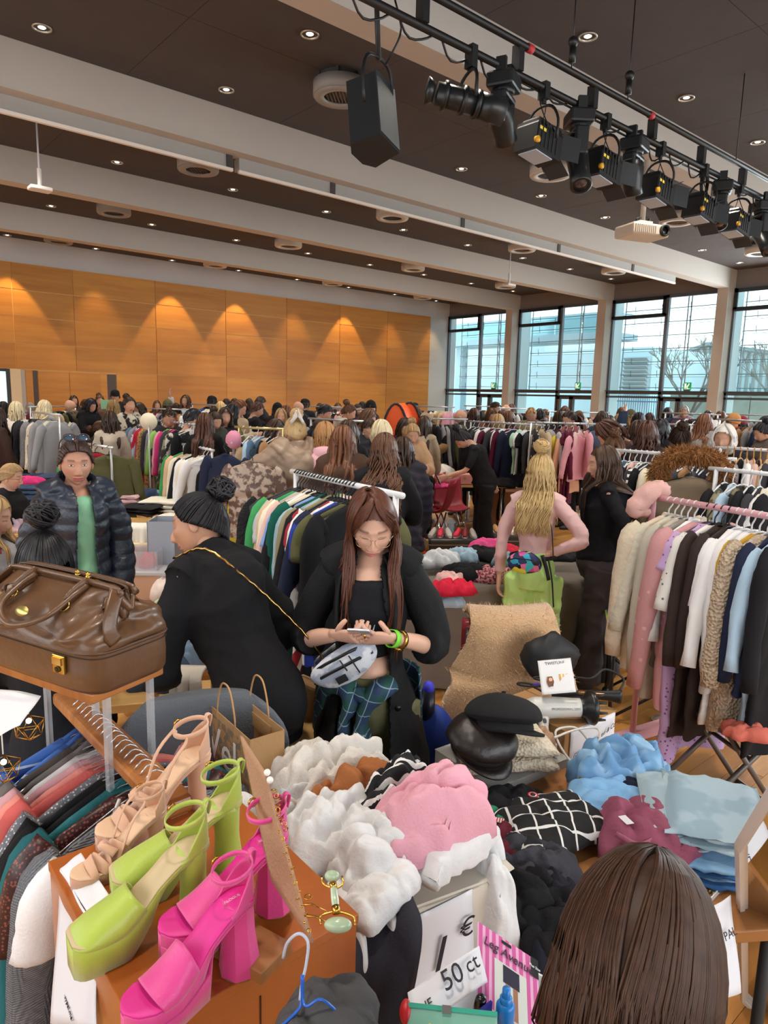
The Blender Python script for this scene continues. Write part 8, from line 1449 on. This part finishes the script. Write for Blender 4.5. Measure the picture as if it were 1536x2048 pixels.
t = thing('spray_bottle', 'small bright blue spray bottle standing in the tray', 'bottle', PD(1010, 2030, 1.10)); bm_ = mat('1c7ac8', rough=.3); obj('bottle_body', lathe([(0, -.02), (.014, -.02), (.015, .0), (.015, .018), (.011, .024), (.0, .024)], 20), bm_, t); obj('collar', lathe([(.010, .022), (.010, .032), (.006, .034)], 16), bm_, t); obj('nozzle', lathe([(.007, .032), (.0065, .048), (.0, .049)], 14), bm_, t)
t = thing('mascara_tube', 'black mascara tube poking out of the tray', 'cosmetics', PD(957, 2018, 1.10)); obj('tube_body', mv(lathe([(0, -.02), (.009, -.02), (.009, .022), (.007, .026), (0, .026)], 16), rotx(.2)), mat('101014', rough=.25), t)
t = thing('foil_sachet', 'violet-blue shiny sachet beside the mascara', 'cosmetics', PD(965, 2035, 1.08)); obj('sachet', puff(box(-.02, .02, -.003, .003, -.015, .018), .001, 50), mat('3a3a9c', rough=.25, metal=.5), t, smooth=False)
t = thing('pencil_case', 'flat teal and clear zip case with a purple flower at the bottom edge', 'case', PD(890, 2052, 1.0), YAWR - .1); obj('case_body', mv(box(-.055, .075, -.004, .004, -.035, .02), rotx(-.9)), mat('8cc8b4', rough=.2, alpha=.85), t, smooth=False, bevel=.003); obj('zip', mv(box(-.055, .075, -.006, -.003, .017, .023), rotx(-.9)), mat('3aa890', rough=.4), t, smooth=False); obj('zip_slider', mv(box(-.005, .008, -.009, -.005, .014, .024), rotx(-.9)), mat('c8c8cc', metal=1, rough=.3), t, smooth=False)
obj('end_cap', mv(sphere((-.058, 0, .012), (.009, .008, .016), 14, 10), rotx(-.9)), mat('c0202c', rough=.4), t)
for k in range(10): obj('flower_petal', mv(mv(sphere((.009, 0, 0), (.009, .0012, .0035), 8, 6), roty(k * PI / 5)), rotx(-.9), (-.022, -.004, .0)), mat('8a5a9c' if k % 2 else '6a3a80'), t)
obj('flower_centre', mv(sphere((0, -.002, 0), (.004, .002, .004), 8, 6), rotx(-.9), (-.022, -.004, .0)), mat('e0d020'), t); obj('leaf', [mv(mv(sphere((.02, 0, 0), (.018, .001, .004), 8, 6), roty(a_)), rotx(-.9), (-.022, -.004, 0)) for a_ in (.1, -.3, 3.3)], mat('6ab03a'), t)
t = thing('tights_packet', 'pink striped hosiery packet printed with legs in a dark skirt', 'packet', PD(1010, 1950, 1.20)); o0 = np.array(t.location); A_ = PD(955, 1843, 1.22) - o0; B_ = PD(1045, 1903, 1.20) - o0; C_ = PD(1072, 1930, 1.19) - o0; D_ = PD(1066, 2046, 1.12) - o0; E_ = PD(953, 1975, 1.14) - o0
xd = unit(B_ - A_); yd = unit(A_ - E_); W_ = float(np.dot(C_ - A_, xd)); Hh = float(np.dot(A_ - E_, yd)) + .015; nn_ = np.cross(xd, yd)
def onp(x0, x1, y0, y1, k, m, nm): V = [A_ + xd * x - yd * y + nn_ * (.0008 * k) for x, y in ((x0, y0), (x1, y0), (x1, y1), (x0, y1))]; V += [v + nn_ * .0006 for v in V]; return obj(nm, (np.array(V), [(0, 1, 2, 3)[::-1], (4, 5, 6, 7), (0, 1, 5, 4), (1, 2, 6, 5), (2, 3, 7, 6), (3, 0, 4, 7)]), m, t, smooth=False)
onp(0, W_, 0, Hh, 0, mat('e2a8cc', rough=.35), 'packet_card')
for k in range(9): onp(W_ * (k + .25) / 9, W_ * (k + .75) / 9, 0, Hh, 1, mat('c8609c', rough=.35), 'stripe')
onp(W_ * .28, W_ * .80, Hh * .34, Hh, 2, mat('cdd2cc', rough=.3), 'photo_window'); onp(W_ * .42, W_ * .68, Hh * .36, Hh * .58, 3, mat('26243a'), 'skirt_print')
for x in (.46, .58): onp(W_ * x, W_ * (x + .07), Hh * .58, Hh * .97, 3, mat('9a6a54'), 'leg_print')
onp(W_ * .88, W_, 0, Hh * .25, 3, mat('16161a'), 'black_corner'); onp(W_ * .40, W_ * .56, Hh * .04, Hh * .08, 3, mat('16161a'), 'hang_slot')
text('lettering', 'Leg Avenue', .020, basis(xd, yd, nn_), A_ + xd * W_ * .5 - yd * Hh * .20 + nn_ * .0032, mat('3a2a3c'), t, .3); text('lettering', 'Plus Size', .006, basis(xd, yd, nn_), A_ + xd * W_ * .94 - yd * Hh * .12 + nn_ * .0036, mat('e8e8e8'), t)
ZT2 = .72; ta, tb = PZ(1478, 1775, ZT2), PZ(1395, 1862, ZT2); P = PZ(1215, 1690, ZT2); t = table((P[0] - .02, P[1] + .06), .84, .78, ZT2, .12, 'tan-topped folding table with jeans, shirts and trinkets', mat('a87446', rough=.45, pat=('wood', '94602f', 3)), mat('2a2a2c'), thick=.035)
def rp(px, py, z, w, d, h, m, lb, yaw=0, kind='crumple', f=1.0, layers=3, cat='clothes', nm='folded_garment', fs=9, bv=0, n=72, m_=26):
 global CLN; CLN += 1; P = PZ(px, py, z); g = crumple(w, d, h, CLN, f=f, n=n, m_=m_, fs=fs) if kind == 'crumple' else folded(w, d, h, layers, CLN); o = obj(nm, g, cloth(m) if isinstance(m, str) else m, None, loc=P, rot=(0, 0, YAWR + yaw)); tag(o, lb, cat); return o
dn = lambda c, c2: mat(c, rough=.9, pat=('noise', c2, 9, 2.0), bump=('weave', 260, .3))
wind = mat('141417', rough=.85, pat=('grid', 'dcdcdc', 17, (0, 0, .25), .10)); grn = mat('1f7a5c', rough=.85, pat=('noise', '14181a', 22)); maro = cloth('5a1a28')
rp(1105, 1655, ZT2 + .045, .34, .26, .055, wind, 'black shirt with white windowpane checks on the tan-topped table', yaw=.35, f=.7, layers=2, n=96, m_=34)
o = rp(1035, 1620, ZT2 + .03, .24, .18, .05, '15151a', 'black jersey with round red patch under the checked shirt', yaw=.2); rp(988, 1665, ZT2 + .02, .20, .14, .05, grn, 'green and black camouflage piece on the table corner', f=1.2, yaw=-.4)
P = PZ(1066, 1590, ZT2 + .09); t = thing('round_patch', 'round black and red patch sewn on the black jersey', 'patch', P, YAWR); obj('patch_ring', ring((0, 0, 0), .016, .012, .002, 24), mat('c02838'), t); obj('patch_disc', cyl((0, 0, 0), .012, .0015, 20), mat('e0dcd8'), t); obj('patch_motif', puff(cyl((0, 0, .0015), .008, .001, 9), .001, 200), mat('141418'), t)
P = PZ(995, 1640, ZT2 + .085); t = thing('striped_patch', 'small red and white striped patch below the round patch', 'patch', P, YAWR - .3); obj('patch_base', box(-.018, .018, -.011, .011, 0, .001), mat('e0dcd8'), t, smooth=False); [obj('patch_stripe', box(-.018 + .0075 * k, -.0145 + .0075 * k, -.011, .011, .001, .0016), mat('b02838'), t, smooth=False) for k in range(5)]
rp(990, 1735, ZT2 - .02, .18, .24, .09, maro, 'burgundy trousers sliding down beside the white carton', f=1.1, yaw=-.5); rp(1065, 1765, ZT2 - .0, .22, .22, .08, cloth('3a3a42'), 'dark grey sweatshirt lying over the burgundy trousers', f=1.3, yaw=-.4); o = rp(1090, 1800, ZT2 + .02, .14, .16, .06, cloth('1c1c26'), 'dark navy sweatshirt with tiny white letters', f=1.0, yaw=-.6)
P = PZ(1062, 1770, ZT2 + .095); t2 = thing('sewn_label', 'tiny white letters on the dark navy sweatshirt', 'label', P, YAWR); text('lettering', 'ALL', .014, np.eye(3), (0, 0, .003), mat('e8e8ea'), t2)
cr = thing('clothes_crate', 'dark plastic crate full of black clothes between carton and bowed head', 'crate', (PZ(1090, 1940, .62)[0], PZ(1090, 1940, .62)[1], 0), YAWR); obj('crate_body', box(-.16, .17, -.16, .2, 0, .60), mat('1c1c20'), cr, smooth=False)
rp(1030, 1850, .70, .24, .20, .12, cloth('131316'), 'black quilted heap behind the hosiery packet', f=1.1); rp(1095, 1935, .64, .26, .22, .12, cloth('161a26'), 'midnight blue heap at the bottom beside the bowed head', f=1.3); rp(1100, 1870, .72, .2, .2, .08, cloth('101014'), 'black garment between the two dark heaps', f=1.1)
rp(1215, 1605, ZT2 + .05, .26, .22, .05, cloth('7fb0dc'), 'light blue t-shirt behind the checked shirt', f=1.0, yaw=.1); rp(1240, 1562, ZT2 + .03, .34, .20, .11, dn('6d9cc8', '8fb8da'), 'washed light blue jeans bunched at the back of the table', f=1.7, fs=12, cat='jeans'); rp(1275, 1590, ZT2 + .06, .12, .10, .04, '1a1f34', 'navy label-bearing waistband among the jeans', cat='jeans'); rp(1165, 1560, ZT2 + .02, .09, .08, .05, '17171b', 'black garment with a gold button beside the jeans')
t = thing('gold_button', 'round gold button on the black garment', 'button', PZ(1163, 1556, ZT2 + .085)); obj('button', lathe([(.0, .003), (.007, .003), (.009, 0)], 16), gold, t)
rp(1425, 1640, ZT2 + .09, .28, .36, .05, dn('8ba4b2', 'a0b6c2'), 'pale grey-blue jeans folded on top of the jeans pile', kind='folded', layers=2, yaw=-.35, cat='jeans'); rp(1370, 1640, ZT2 + .07, .26, .34, .06, dn('9ab0bc', 'acc0ca'), 'second pale jeans folded against the top pair', kind='folded', layers=2, yaw=-.25, cat='jeans'); rp(1400, 1700, ZT2 + .02, .30, .30, .05, dn('6f9cc4', '84acd0'), 'sky blue jeans under the pale pair', kind='folded', layers=2, yaw=-.3, cat='jeans'); rp(1425, 1725, ZT2 + .002, .30, .26, .05, dn('2c5c92', '3a6ca2'), 'medium blue jeans at the bottom of the jeans pile', kind='folded', layers=2, yaw=-.25, cat='jeans')
rp(1280, 1685, ZT2 + .03, .28, .26, .09, cloth('8a4a60', bump=('noise', 90, .3)), 'mauve heather t-shirt in front of the jeans pile', f=.9, fs=7); o = obj('collar_band', tube([PZ(1232, 1668, ZT2 + .12), PZ(1280, 1690, ZT2 + .105), PZ(1325, 1665, ZT2 + .11)], [(.004, .009)] * 3, 8, 16), cloth('9a5a70')); tag(o, 'neckband of the mauve t-shirt', 'clothes')
t = thing('care_label', 'white fabric label on the mauve t-shirt collar', 'label', PZ(1252, 1640, ZT2 + .13), YAWR + .3); obj('label_cloth', puff(box(-.012, .012, -.02, .02, 0, .0015), .0005, 60), mat('d8d4d8'), t, smooth=False)
P = PZ(1392, 1785, ZT2); t = thing('jewellery_tray', 'small white box of gold jewellery and rings near the table edge', 'box', P, YAWR + .75); obj('tray', [box(-.06, .06, -.04, .04, 0, .003), box(-.06, .06, -.043, -.04, 0, .014), box(-.06, .06, .04, .043, 0, .014), box(-.063, -.06, -.043, .043, 0, .014), box(.06, .063, -.043, .043, 0, .014)], mat('dcd8d8'), t, smooth=False)
for k in range(22): obj('jewellery_piece', mv(ring((0, 0, 0), .004 + .004 * random.random(), .003, .0015, 12) if k % 3 else sphere((0, 0, 0), (.006, .005, .003), 10, 6), rotx(random.uniform(-.5, .5)), (random.uniform(-.05, .05), random.uniform(-.032, .032), .007)), gold if k % 4 else mat('b8a8a0', rough=.3, metal=.6), t)
for px, py, c, lb in ((1345, 1725, '131316', 'black sunglasses case heap in front of the blue jeans'), (1370, 1745, '1c1a18', 'black bracelet tangle behind the jewellery tray')): rp(px, py, ZT2 + .001, .08, .06, .03, c, lb, cat='accessory', nm='black_accessory', f=1.6)
rp(1218, 1726, ZT2 + .002, .06, .04, .02, 'd8ccb4', 'cream shell hair clip below the checked shirt', cat='accessory', nm='hair_clip'); rp(1130, 1735, ZT2 + .03, .05, .04, .02, 'd8d0c0', 'pale hair clip beside the dark grey sweatshirt', cat='accessory', nm='hair_clip')
t = thing('paper_sign', 'white PAYPAL paper hanging from the table edge beside the mirror', 'sign', PD(1440, 1880, 1.70)); o0 = np.array(t.location); q = [PD(1385, 1835, 1.68) - o0, PD(1462, 1790, 1.74) - o0, PD(1480, 1985, 1.66) - o0, PD(1420, 2010, 1.60) - o0]; sheet(q, paper, 'paper', t, wav=.004); xd = unit(q[1] - q[0]); yd = unit(q[0] - q[3]); tx(t, 'PAYPAL', .026, q[0] * .45 + q[1] * .55 - yd * .07, xd, yd, off=.008)
TLm = PD(1482, 1688, 1.55); nm_ = unit(unit(FWD * .3 + RT * .16 - np.array((0, 0, .93))) - unit(ray(1515, 1850))); C0 = np.array((0, 0, CAMZ))
def onpl(px, py): r_ = ray(px, py); return C0 + r_ * (np.dot(TLm - C0, nm_) / np.dot(r_, nm_))
BLm, TRm, BRm = onpl(1487, 1992), onpl(1556, 1568), onpl(1556, 2062)
t = thing('standing_mirror', 'tall white-framed mirror leaning at the picture edge and reflecting the parquet', 'mirror', TLm); o0 = np.array(t.location); c4 = [p_ - o0 for p_ in (TLm, TRm, BRm, BLm)]; nn_ = unit(np.cross(c4[1] - c4[0], c4[3] - c4[0]));
if np.dot(nn_, np.array([0, 0, CAMZ]) - TLm) < 0: nn_ = -nn_
for i in range(4): A_, B_ = c4[i], c4[(i + 1) % 4]; obj('frame_side', [tube([A_, B_], [(.014, .014)] * 2, 4), tube([A_ + nn_ * .012, B_ + nn_ * .012], [(.009, .009)] * 2, 4)], mat('d8d0c8', rough=.4), t, smooth=False)
obj('mirror_glass', (np.array(c4), [(0, 1, 2, 3)]), mat('e8eaea', rough=.01, metal=1), t, smooth=False); obj('back_board', (np.array([p_ - nn_ * .008 for p_ in c4]), [(0, 1, 2, 3)]), mat('6a5a4a'), t, smooth=False)
def cornerbox(name, label, p, z0, m, top=None):
 a_, b_, c_ = [PZ(*q, p[3]) for q in p[:3]]; u = a_ - b_; v = c_ - b_; v = v - u * np.dot(u, v) / np.dot(u, u); yaw = math.atan2(v[1], v[0]); t = thing(name, label, 'box', (b_[0], b_[1], z0), yaw); Lx, Ly = float(np.linalg.norm(v)), float(np.linalg.norm(u)); h = p[3] - z0
 obj('carton', box(0, Lx, 0, Ly, 0, h), m, t, smooth=False, bevel=.003); obj('lid_flap', [box(-.001, Lx / 2 - .002, -.001, Ly, h, h + .004), box(Lx / 2 + .002, Lx + .001, -.001, Ly, h, h + .004)], top or m, t, smooth=False); return t, Lx, Ly, h
wb_ = mat('a9a9a6', rough=.75, var=.04); t, Lx, Ly, h = cornerbox('white_box', 'white cardboard box with three red bars under the knitted sweater', ((870, 1500), (990, 1580), (1128, 1512), .75), 0, wb_)
for k in range(3): obj('red_bar', box(-.002, 0, Ly * .62 + k * .022, Ly * .62 + k * .022 + .012, h - .20, h - .11), mat('a82028'), t, smooth=False)
text('lettering', 'K', .04, basis((0, -1, 0), (0, 0, 1), (-1, 0, 0)), (-.003, Ly * .38, h - .16), mat('555555'), t)
cb_ = mat('a87e50', rough=.8, var=.05); t, Lx, Ly, h = cornerbox('cardboard_box', 'brown cardboard box with a handwritten paper beside the pink pole', ((1000, 1400), (1130, 1464), (1242, 1426), .80), 0, cb_)
o = sheet([(.03, -.004, h - .01), (Lx - .01, -.004, h - .005), (Lx - .015, -.012, h - .25), (.03, -.006, h - .27)], paper, 'taped_paper', t, wav=.001); sheet([(.03, -.004, h - .008), (Lx - .01, -.004, h - .004), (Lx - .02, .10, h + .008), (.02, .12, h + .008)], paper, 'paper_fold', t, wav=.001)
text('lettering', 'Gloss, Lidschatten & Co', .026, basis((1, 0, .25), (-.0, 0, 1), (0, -1, 0)), (Lx * .52, -.016, h - .075), ink, t, .4)
P = PZ(1002, 1520, .755); o = obj('knitted_sweater', folded(.33, .24, .11, 2, 77), mat('d2c6b0', rough=.95, bump=('voronoi', 95, .9, .006)), None, loc=P, rot=(0, 0, YAWR + .15)); tag(o, 'cream honeycomb-knit sweater folded on the white box', 'sweater')
def flatcap(P, m, label, sx, sy, sz, yaw, rolln, brim=True, seed=1):
 t = thing('cap', label, 'hat', P, YAWR + yaw); t.rotation_euler = (rolln[0], rolln[1], YAWR + yaw); V, Fq = sphere((0, 0, 0), (sx, sy, sz), 56, 36); V[:, 2] = np.where(V[:, 2] < 0, V[:, 2] * .45, V[:, 2]); V[:, :2] *= (1 + .02 * np.abs(np.sin(np.arctan2(V[:, 1], V[:, 0]) * 4)))[:, None] * (1 - .25 * sm(0, -sz * .45, V[:, 2]))[:, None]
 obj('crown', puff((V, Fq), .003, 8, seed), m, t); obj('hat_band', tube([(sx * .76 * math.cos(q), sy * .76 * math.sin(q), -sz * .42) for q in np.linspace(0, 2 * PI, 32, endpoint=False)], [(.006, .016)] * 32, 8, closed=True, ref=(0, 0, 1)), m, t); obj('top_button', sphere((0, 0, sz * 1.02), (.008, .008, .004), 10, 6), m, t)
 if brim: a_ = np.linspace(0, PI, 24); V = np.array([(sx * .78 * math.cos(q), -sy * .70 * math.sin(q) - 0, -sz * .45) for q in a_] + [(sx * .80 * math.cos(q), -sy * .70 * math.sin(q) - .055 * math.sin(q), -sz * .45 - .012 * math.sin(q)) for q in a_]); o = obj('brim', (V, gridf(24, 2)), m, t); o.modifiers.new('s', 'SOLIDIFY').thickness = .006
flatcap(PZ(965, 1478, .90), mat('1e1614', rough=.38, var=.3, bump=('noise', 50, .2)), 'dark brown leather flat cap under the black wool cap', .125, .115, .075, .5, (.25, .1), seed=2); flatcap(PZ(1006, 1432, .975), mat('141416', rough=.95, var=.3, bump=('noise', 150, .3)), 'black wool baker boy cap stacked on the leather cap', .12, .125, .075, .9, (-.2, .35), seed=4)
o = obj('drawstring_pouch', crumple(.07, .07, .05, 4, f=1.5), cloth('a88468'), None, loc=PZ(1085, 1490, .80)); tag(o, 'brown paper-like pouch between the caps and the carton', 'pouch')
t = thing('black_bag', 'black soft fabric bag lying on the far box corner', 'bag', PZ(1100, 1345, .84), YAWR + .1); obj('bag_body', puff(mv(sphere((0, 0, 0), (.13, .08, .11), 36, 22), None, (0, 0, .07)), .010, 12, 2), mat('15171b', rough=.6), t)
t = thing('brochure', 'white leaflet with a long-haired model leaning on the black bag', 'leaflet', PD(1115, 1352, 2.62)); o0 = np.array(t.location); q = [PD(1075, 1322, 2.64) - o0, PD(1141, 1316, 2.66) - o0, PD(1152, 1384, 2.56) - o0, PD(1084, 1390, 2.56) - o0]; sheet(q, mat('d8d8da', rough=.5), 'leaflet_sheet', t); xd = unit(q[1] - q[0]); yd = unit(q[0] - q[3]); tx(t, 'TWIRLLINE' if 0 else 'TWISTLINE', .016, (q[0] + q[1]) / 2 - yd * .016, xd, yd, mat('444444'), 0, off=.003); nn_ = np.cross(xd, yd); cc = (q[0] + q[1] + q[2] + q[3]) / 4
for dx, dy, w_, h_, c in ((-.028, -.02, .018, .040, '6a4028'), (-.026, -.012, .010, .014, 'd8a888'), (-.024, -.036, .013, .016, 'e0d8d0'), (.012, -.012, .006, .036, 'c89a50'), (.026, -.012, .006, .036, 'd8b070'), (.040, -.012, .006, .034, 'c89a50')): obj('printed_shape', [(np.array([cc + xd * (dx + sx_ * w_) + yd * (dy + sy_ * h_ / 2) + nn_ * (.0035 + .0004 * (w_ < .012)) for sx_, sy_ in ((-.5, -1), (.5, -1), (.8, 0), (.5, 1), (-.5, 1), (-.8, 0))]), [(0, 1, 2, 3, 4, 5)])], mat(c), t, smooth=False)
P = PZ(1115, 1415, .86); t = thing('hair_dryer', 'white hair dryer with a black diffuser lying on the cardboard box', 'hair dryer', P, YAWR + .05); hw = mat('d4d2cc', rough=.3)
obj('barrel', mv(lathe([(0, -.12), (.030, -.118), (.040, -.09), (.041, -.03), (.036, .06), (.035, .09), (.0, .09)], 26), roty(PI / 2)), hw, t); obj('rear_grille', mv(lathe([(.0, -.122), (.026, -.122), (.028, -.116)], 22), roty(PI / 2)), mat('8a8a88'), t)
obj('handle', tube([(-.055, -.01, -.02), (-.062, -.04, -.05), (-.066, -.07, -.06), (-.068, -.115, -.05)], np.array([(.022, .022), (.019, .021), (.017, .018), (.011, .012)]), 14, 18), hw, t); obj('diffuser', mv(lathe([(.036, .085), (.040, .10), (.062, .118), (.066, .135), (.062, .14), (.0, .138)], 28), roty(PI / 2)), mat('141416', rough=.35), t)
for k in range(8): q = k * PI / 4; obj('diffuser_finger', mv(tube([(.048 * math.cos(q), .048 * math.sin(q), .136), (.048 * math.cos(q), .048 * math.sin(q), .175)], [.007, .004], 8), roty(PI / 2)), mat('141416', rough=.35), t)
text('lettering', 'PROFESSIONAL 2200', .012, basis((1, 0, 0), (0, .3, 1), (0, -1, .3)), (.02, -.040, .012), mat('8a8a86'), t); obj('switch', cbox((-.062, -.052, -.028), (.010, .016, .012)), mat('5a5a58'), t, smooth=False)
obj('power_cable', tube([(-.068, -.115, -.05), (-.06, -.15, -.045), (.0, -.12, -.04), (.06, -.10, -.035), (.12, -.10, -.035), (.10, -.17, -.045), (.04, -.20, -.10), (.02, -.17, -.14), (.09, -.14, -.10), (.05, -.09, -.04), (-.03, -.10, -.04), (-.04, -.16, -.06), (-.01, -.22, -.10), (.03, -.27, -.12)], .0042, 8, 90), hw, t); obj('plug', mv(lathe([(.0, -.012), (.008, -.01), (.014, .0), (.017, .012), (.0, .014)], 16), rotx(.6) @ roty(.8), (.035, -.285, -.125)), hw, t); obj('warning_tag', box(-.075, -.055, -.19, -.165, -.09, -.05), mat('d8c8cc'), t, smooth=False)
P = PZ(1185, 1395, .84); t = thing('hair_straightener', 'black and rose-gold hair straightener behind the dryer', 'hair tool', P, YAWR - .1); obj('grip', [tube([(-.16, 0, 0), (-.05, .0, .01), (.05, 0, .012), (.11, 0, .01)], np.array([(.010, .012), (.013, .015), (.015, .02), (.018, .030)]), 14, 20)], mat('151517', rough=.4), t); obj('plate', box(-.06, .06, -.012, .012, .014, .026), mat('b88a58', rough=.25, metal=.9), t, smooth=False, bevel=.004); obj('cable', tube([(.1, .02, .01), (.13, .06, .06), (.06, .08, .09), (.0, .05, .06), (-.08, .07, .05), (-.18, .05, .02), (-.24, .02, .03), (-.2, -.02, .02)], .0045, 7, 50), mat('17171a'), t)
t = thing('curling_attachment', 'small purple-tipped black cable coil near the leaflet', 'cable', PZ(1045, 1375, .90), YAWR); obj('coil', tube([(.05 * math.cos(q) + .01 * q, .03 * math.sin(q), .004 * q) for q in np.linspace(0, 11, 50)], .004, 7), mat('17171a'), t); obj('purple_tip', sphere((.05, -.02, .02), (.016, .008, .01), 12, 8), mat('5a2a9c'), t)
P = PD(1012, 1400, 3.25); t = thing('cafeteria_chair', 'red-backed metal chair almost hidden by a beige fur vest', 'chair', (P[0], P[1], 0), YAWR + .1); rd = mat('8c1c28', rough=.6)
o = obj('backrest', (np.concatenate([np.stack([(x := np.linspace(-.215, .215, 14)), .02 + .25 * x ** 2 * 3 + 0 * x, zz + 0 * x], 1) for zz in np.linspace(.55, .99, 8)]), gridf(14, 8)), rd, t); o.modifiers.new('s', 'SOLIDIFY').thickness = .025
obj('seat', box(-.21, .21, -.36, .03, .43, .46), rd, t, smooth=False, bevel=.01)
for a_ in (-1, 1): obj('leg', rod((a_ * .19, .03, .95), (a_ * .21, .08, 0), .012), mat('3a3a3c', metal=.5), t); obj('leg', rod((a_ * .19, -.33, .44), (a_ * .22, -.38, 0), .012), mat('3a3a3c', metal=.5), t)
V = []; nn2 = 60
for q in np.linspace(0, 1, 40):
 w_ = float(np.interp(q, [0, .2, .3, .42, .6, 1], [.19, .19, .20, .24, .31, .30])); x = np.linspace(-w_, w_, nn2) - .07 * max(0, q - .3)
 if q < .2: u = q / .2; y = .09 - .16 * u; z = 1.0 + .035 * math.sin(u * PI)
 else: u = (q - .2) / .8; y = -.07 - .10 * math.sin(u * 1.6); z = 1.0 - .62 * u
 V.append(np.stack([x, y + .018 * np.sin(x * 22 + q * 3) * (q > .25) + .10 * np.abs(x / .3) ** 2 * (q < .5), z + .03 * np.sin(x * 9) * q], 1))
V = np.concatenate(V); Fv = gridf(nn2, 40); nf = normals(V, Fv); nf = -nf if np.mean(nf[:, 1]) > 0 else nf; fv = thing('fur_vest', 'beige plush fur vest thrown over the back of the red chair', 'vest', (P[0], P[1], 0), YAWR + .1); fm = mat('c4a078', rough=1, sheen=.6, var=.12, varscale=25, bump=('noise', 120, .8, .01)); o = obj('plush_body', (V, Fv), fm, fv); m_ = o.modifiers.new('s', 'SOLIDIFY'); m_.thickness = .03; m_.offset = 1 if np.mean(normals(V, Fv)[:, 1]) < 0 else -1
rg5 = np.random.default_rng(9); g = []; idx = rg5.integers(0, len(V), 9000); J = rg5.normal(size=(9000, 3)); B0 = V[idx] + J * .004 + nf[idx] * (.0); E0 = B0 + nf[idx] * .036 + np.array((0, 0, -.010)) + J * .007; S0 = np.cross(nf[idx], J); S0 /= np.linalg.norm(S0, axis=1, keepdims=True); S0 *= .0035
VV = np.stack([B0 - S0, B0 + S0, E0], 1).reshape(-1, 3); fo_ = obj('fur_pile', (VV, [(3 * i, 3 * i + 1, 3 * i + 2) for i in range(9000)]), mat('cfae88', rough=.9, sheen=.5), fv); fo_['kind'] = 'stuff'
P = PZ(1450, 1600, 0); t = thing('folding_trestle', 'grey metal folding stool with crossed legs under the hanging coats', 'stool', (P[0], P[1], 0), YAWR + .2); gmx = mat('6a6460', rough=.4, metal=.4)
for y_ in (-.15, .15): obj('leg', rod((-.32, y_, .01), (.15, y_, .45), .014, 8), gmx, t); obj('leg', rod((.18, y_, .01), (-.15, y_, .45), .014, 8), gmx, t)
for x_, z_ in ((-.32, .012), (.18, .012), (.0, .30)): obj('cross_bar', rod((x_, -.15, z_), (x_, .15, z_), .012, 8), gmx, t)
obj('seat_cloth', box(-.18, .18, -.17, .17, .45, .47), mat('5a4a42'), t, smooth=False)
for k in range(2): q = PZ(1345 + 14 * k, 1455 + 4 * k, 0); shoe_pair((q[0], q[1], 0), YAWR + .6, 'd0ccc8', 'white sneaker on the floor behind the lilac dress, %s of two' % ORD[k])
pile(1492, 1470, .47, .2, .15, .05, 'c86a5c', 'salmon scrap of fabric hanging by the folding stool', D=3.2)
P = PZ(560, 1560, .78); t = thing('display_box', 'low black-clothed display box behind the heap with bags on it', 'box', (P[0] + .14, P[1] + .22, 0), YAWR); obj('box_body', box(-.3, .24, -.15, .25, 0, .62), mat('242226', rough=.8), t, smooth=False)
for px, py, w, h, m, lb in ((590, 1490, .22, .08, mat('1a1416', rough=.2, coat=.4), 'glossy black patent clutch beside the kraft bag'), (575, 1520, .24, .08, '2a2a2e', 'dark grey garment under the patent clutch'), (605, 1550, .2, .08, '16161a', 'black mesh garment behind the white heap'), (575, 1440, .2, .10, '6a1420', 'dark red handbag on the box behind the kraft bag'), (583, 1470, .16, .06, 'd0ccc8', 'white and black striped shoe pair behind the kraft bag')): pile(px, py, .625 if py > 1480 else .60, w, .16, h, m, lb, cat='bag', name='display_item')
for dx, dy, c, lb in ((590, 1265, 'c0bcb4', 'pale cardboard piece beside the blazer hip'),): t = thing('carton_piece', lb, 'box', (*PD(dx + 5, 1320, 3.0)[:2], 0), YAWR); obj('body', box(-.12, .12, -.1, .1, 0, .72), mat(c, rough=.7), t, smooth=False)
t = thing('blue_backpack', 'royal blue backpack with a purple bottle on the floor behind the blazer', 'bag', (*PD(868, 1440, 2.95)[:2], 0), YAWR); obj('pack', puff(mv(sphere((0, 0, 0), (.12, .10, .24), 24, 20), None, (0, 0, .48)), .006, 12), mat('1c3c98', rough=.6), t); obj('base', box(-.1, .1, -.08, .08, 0, .3), mat('1a2238'), t, smooth=False, bevel=.02); obj('bottle_cap', sphere((-.03, -.02, .80), (.025, .025, .03), 12, 8), mat('3a3ac8'), t); obj('bottle', cyl((-.03, -.02, .6), .03, .19, 14), mat('1c1c2c', rough=.3), t)
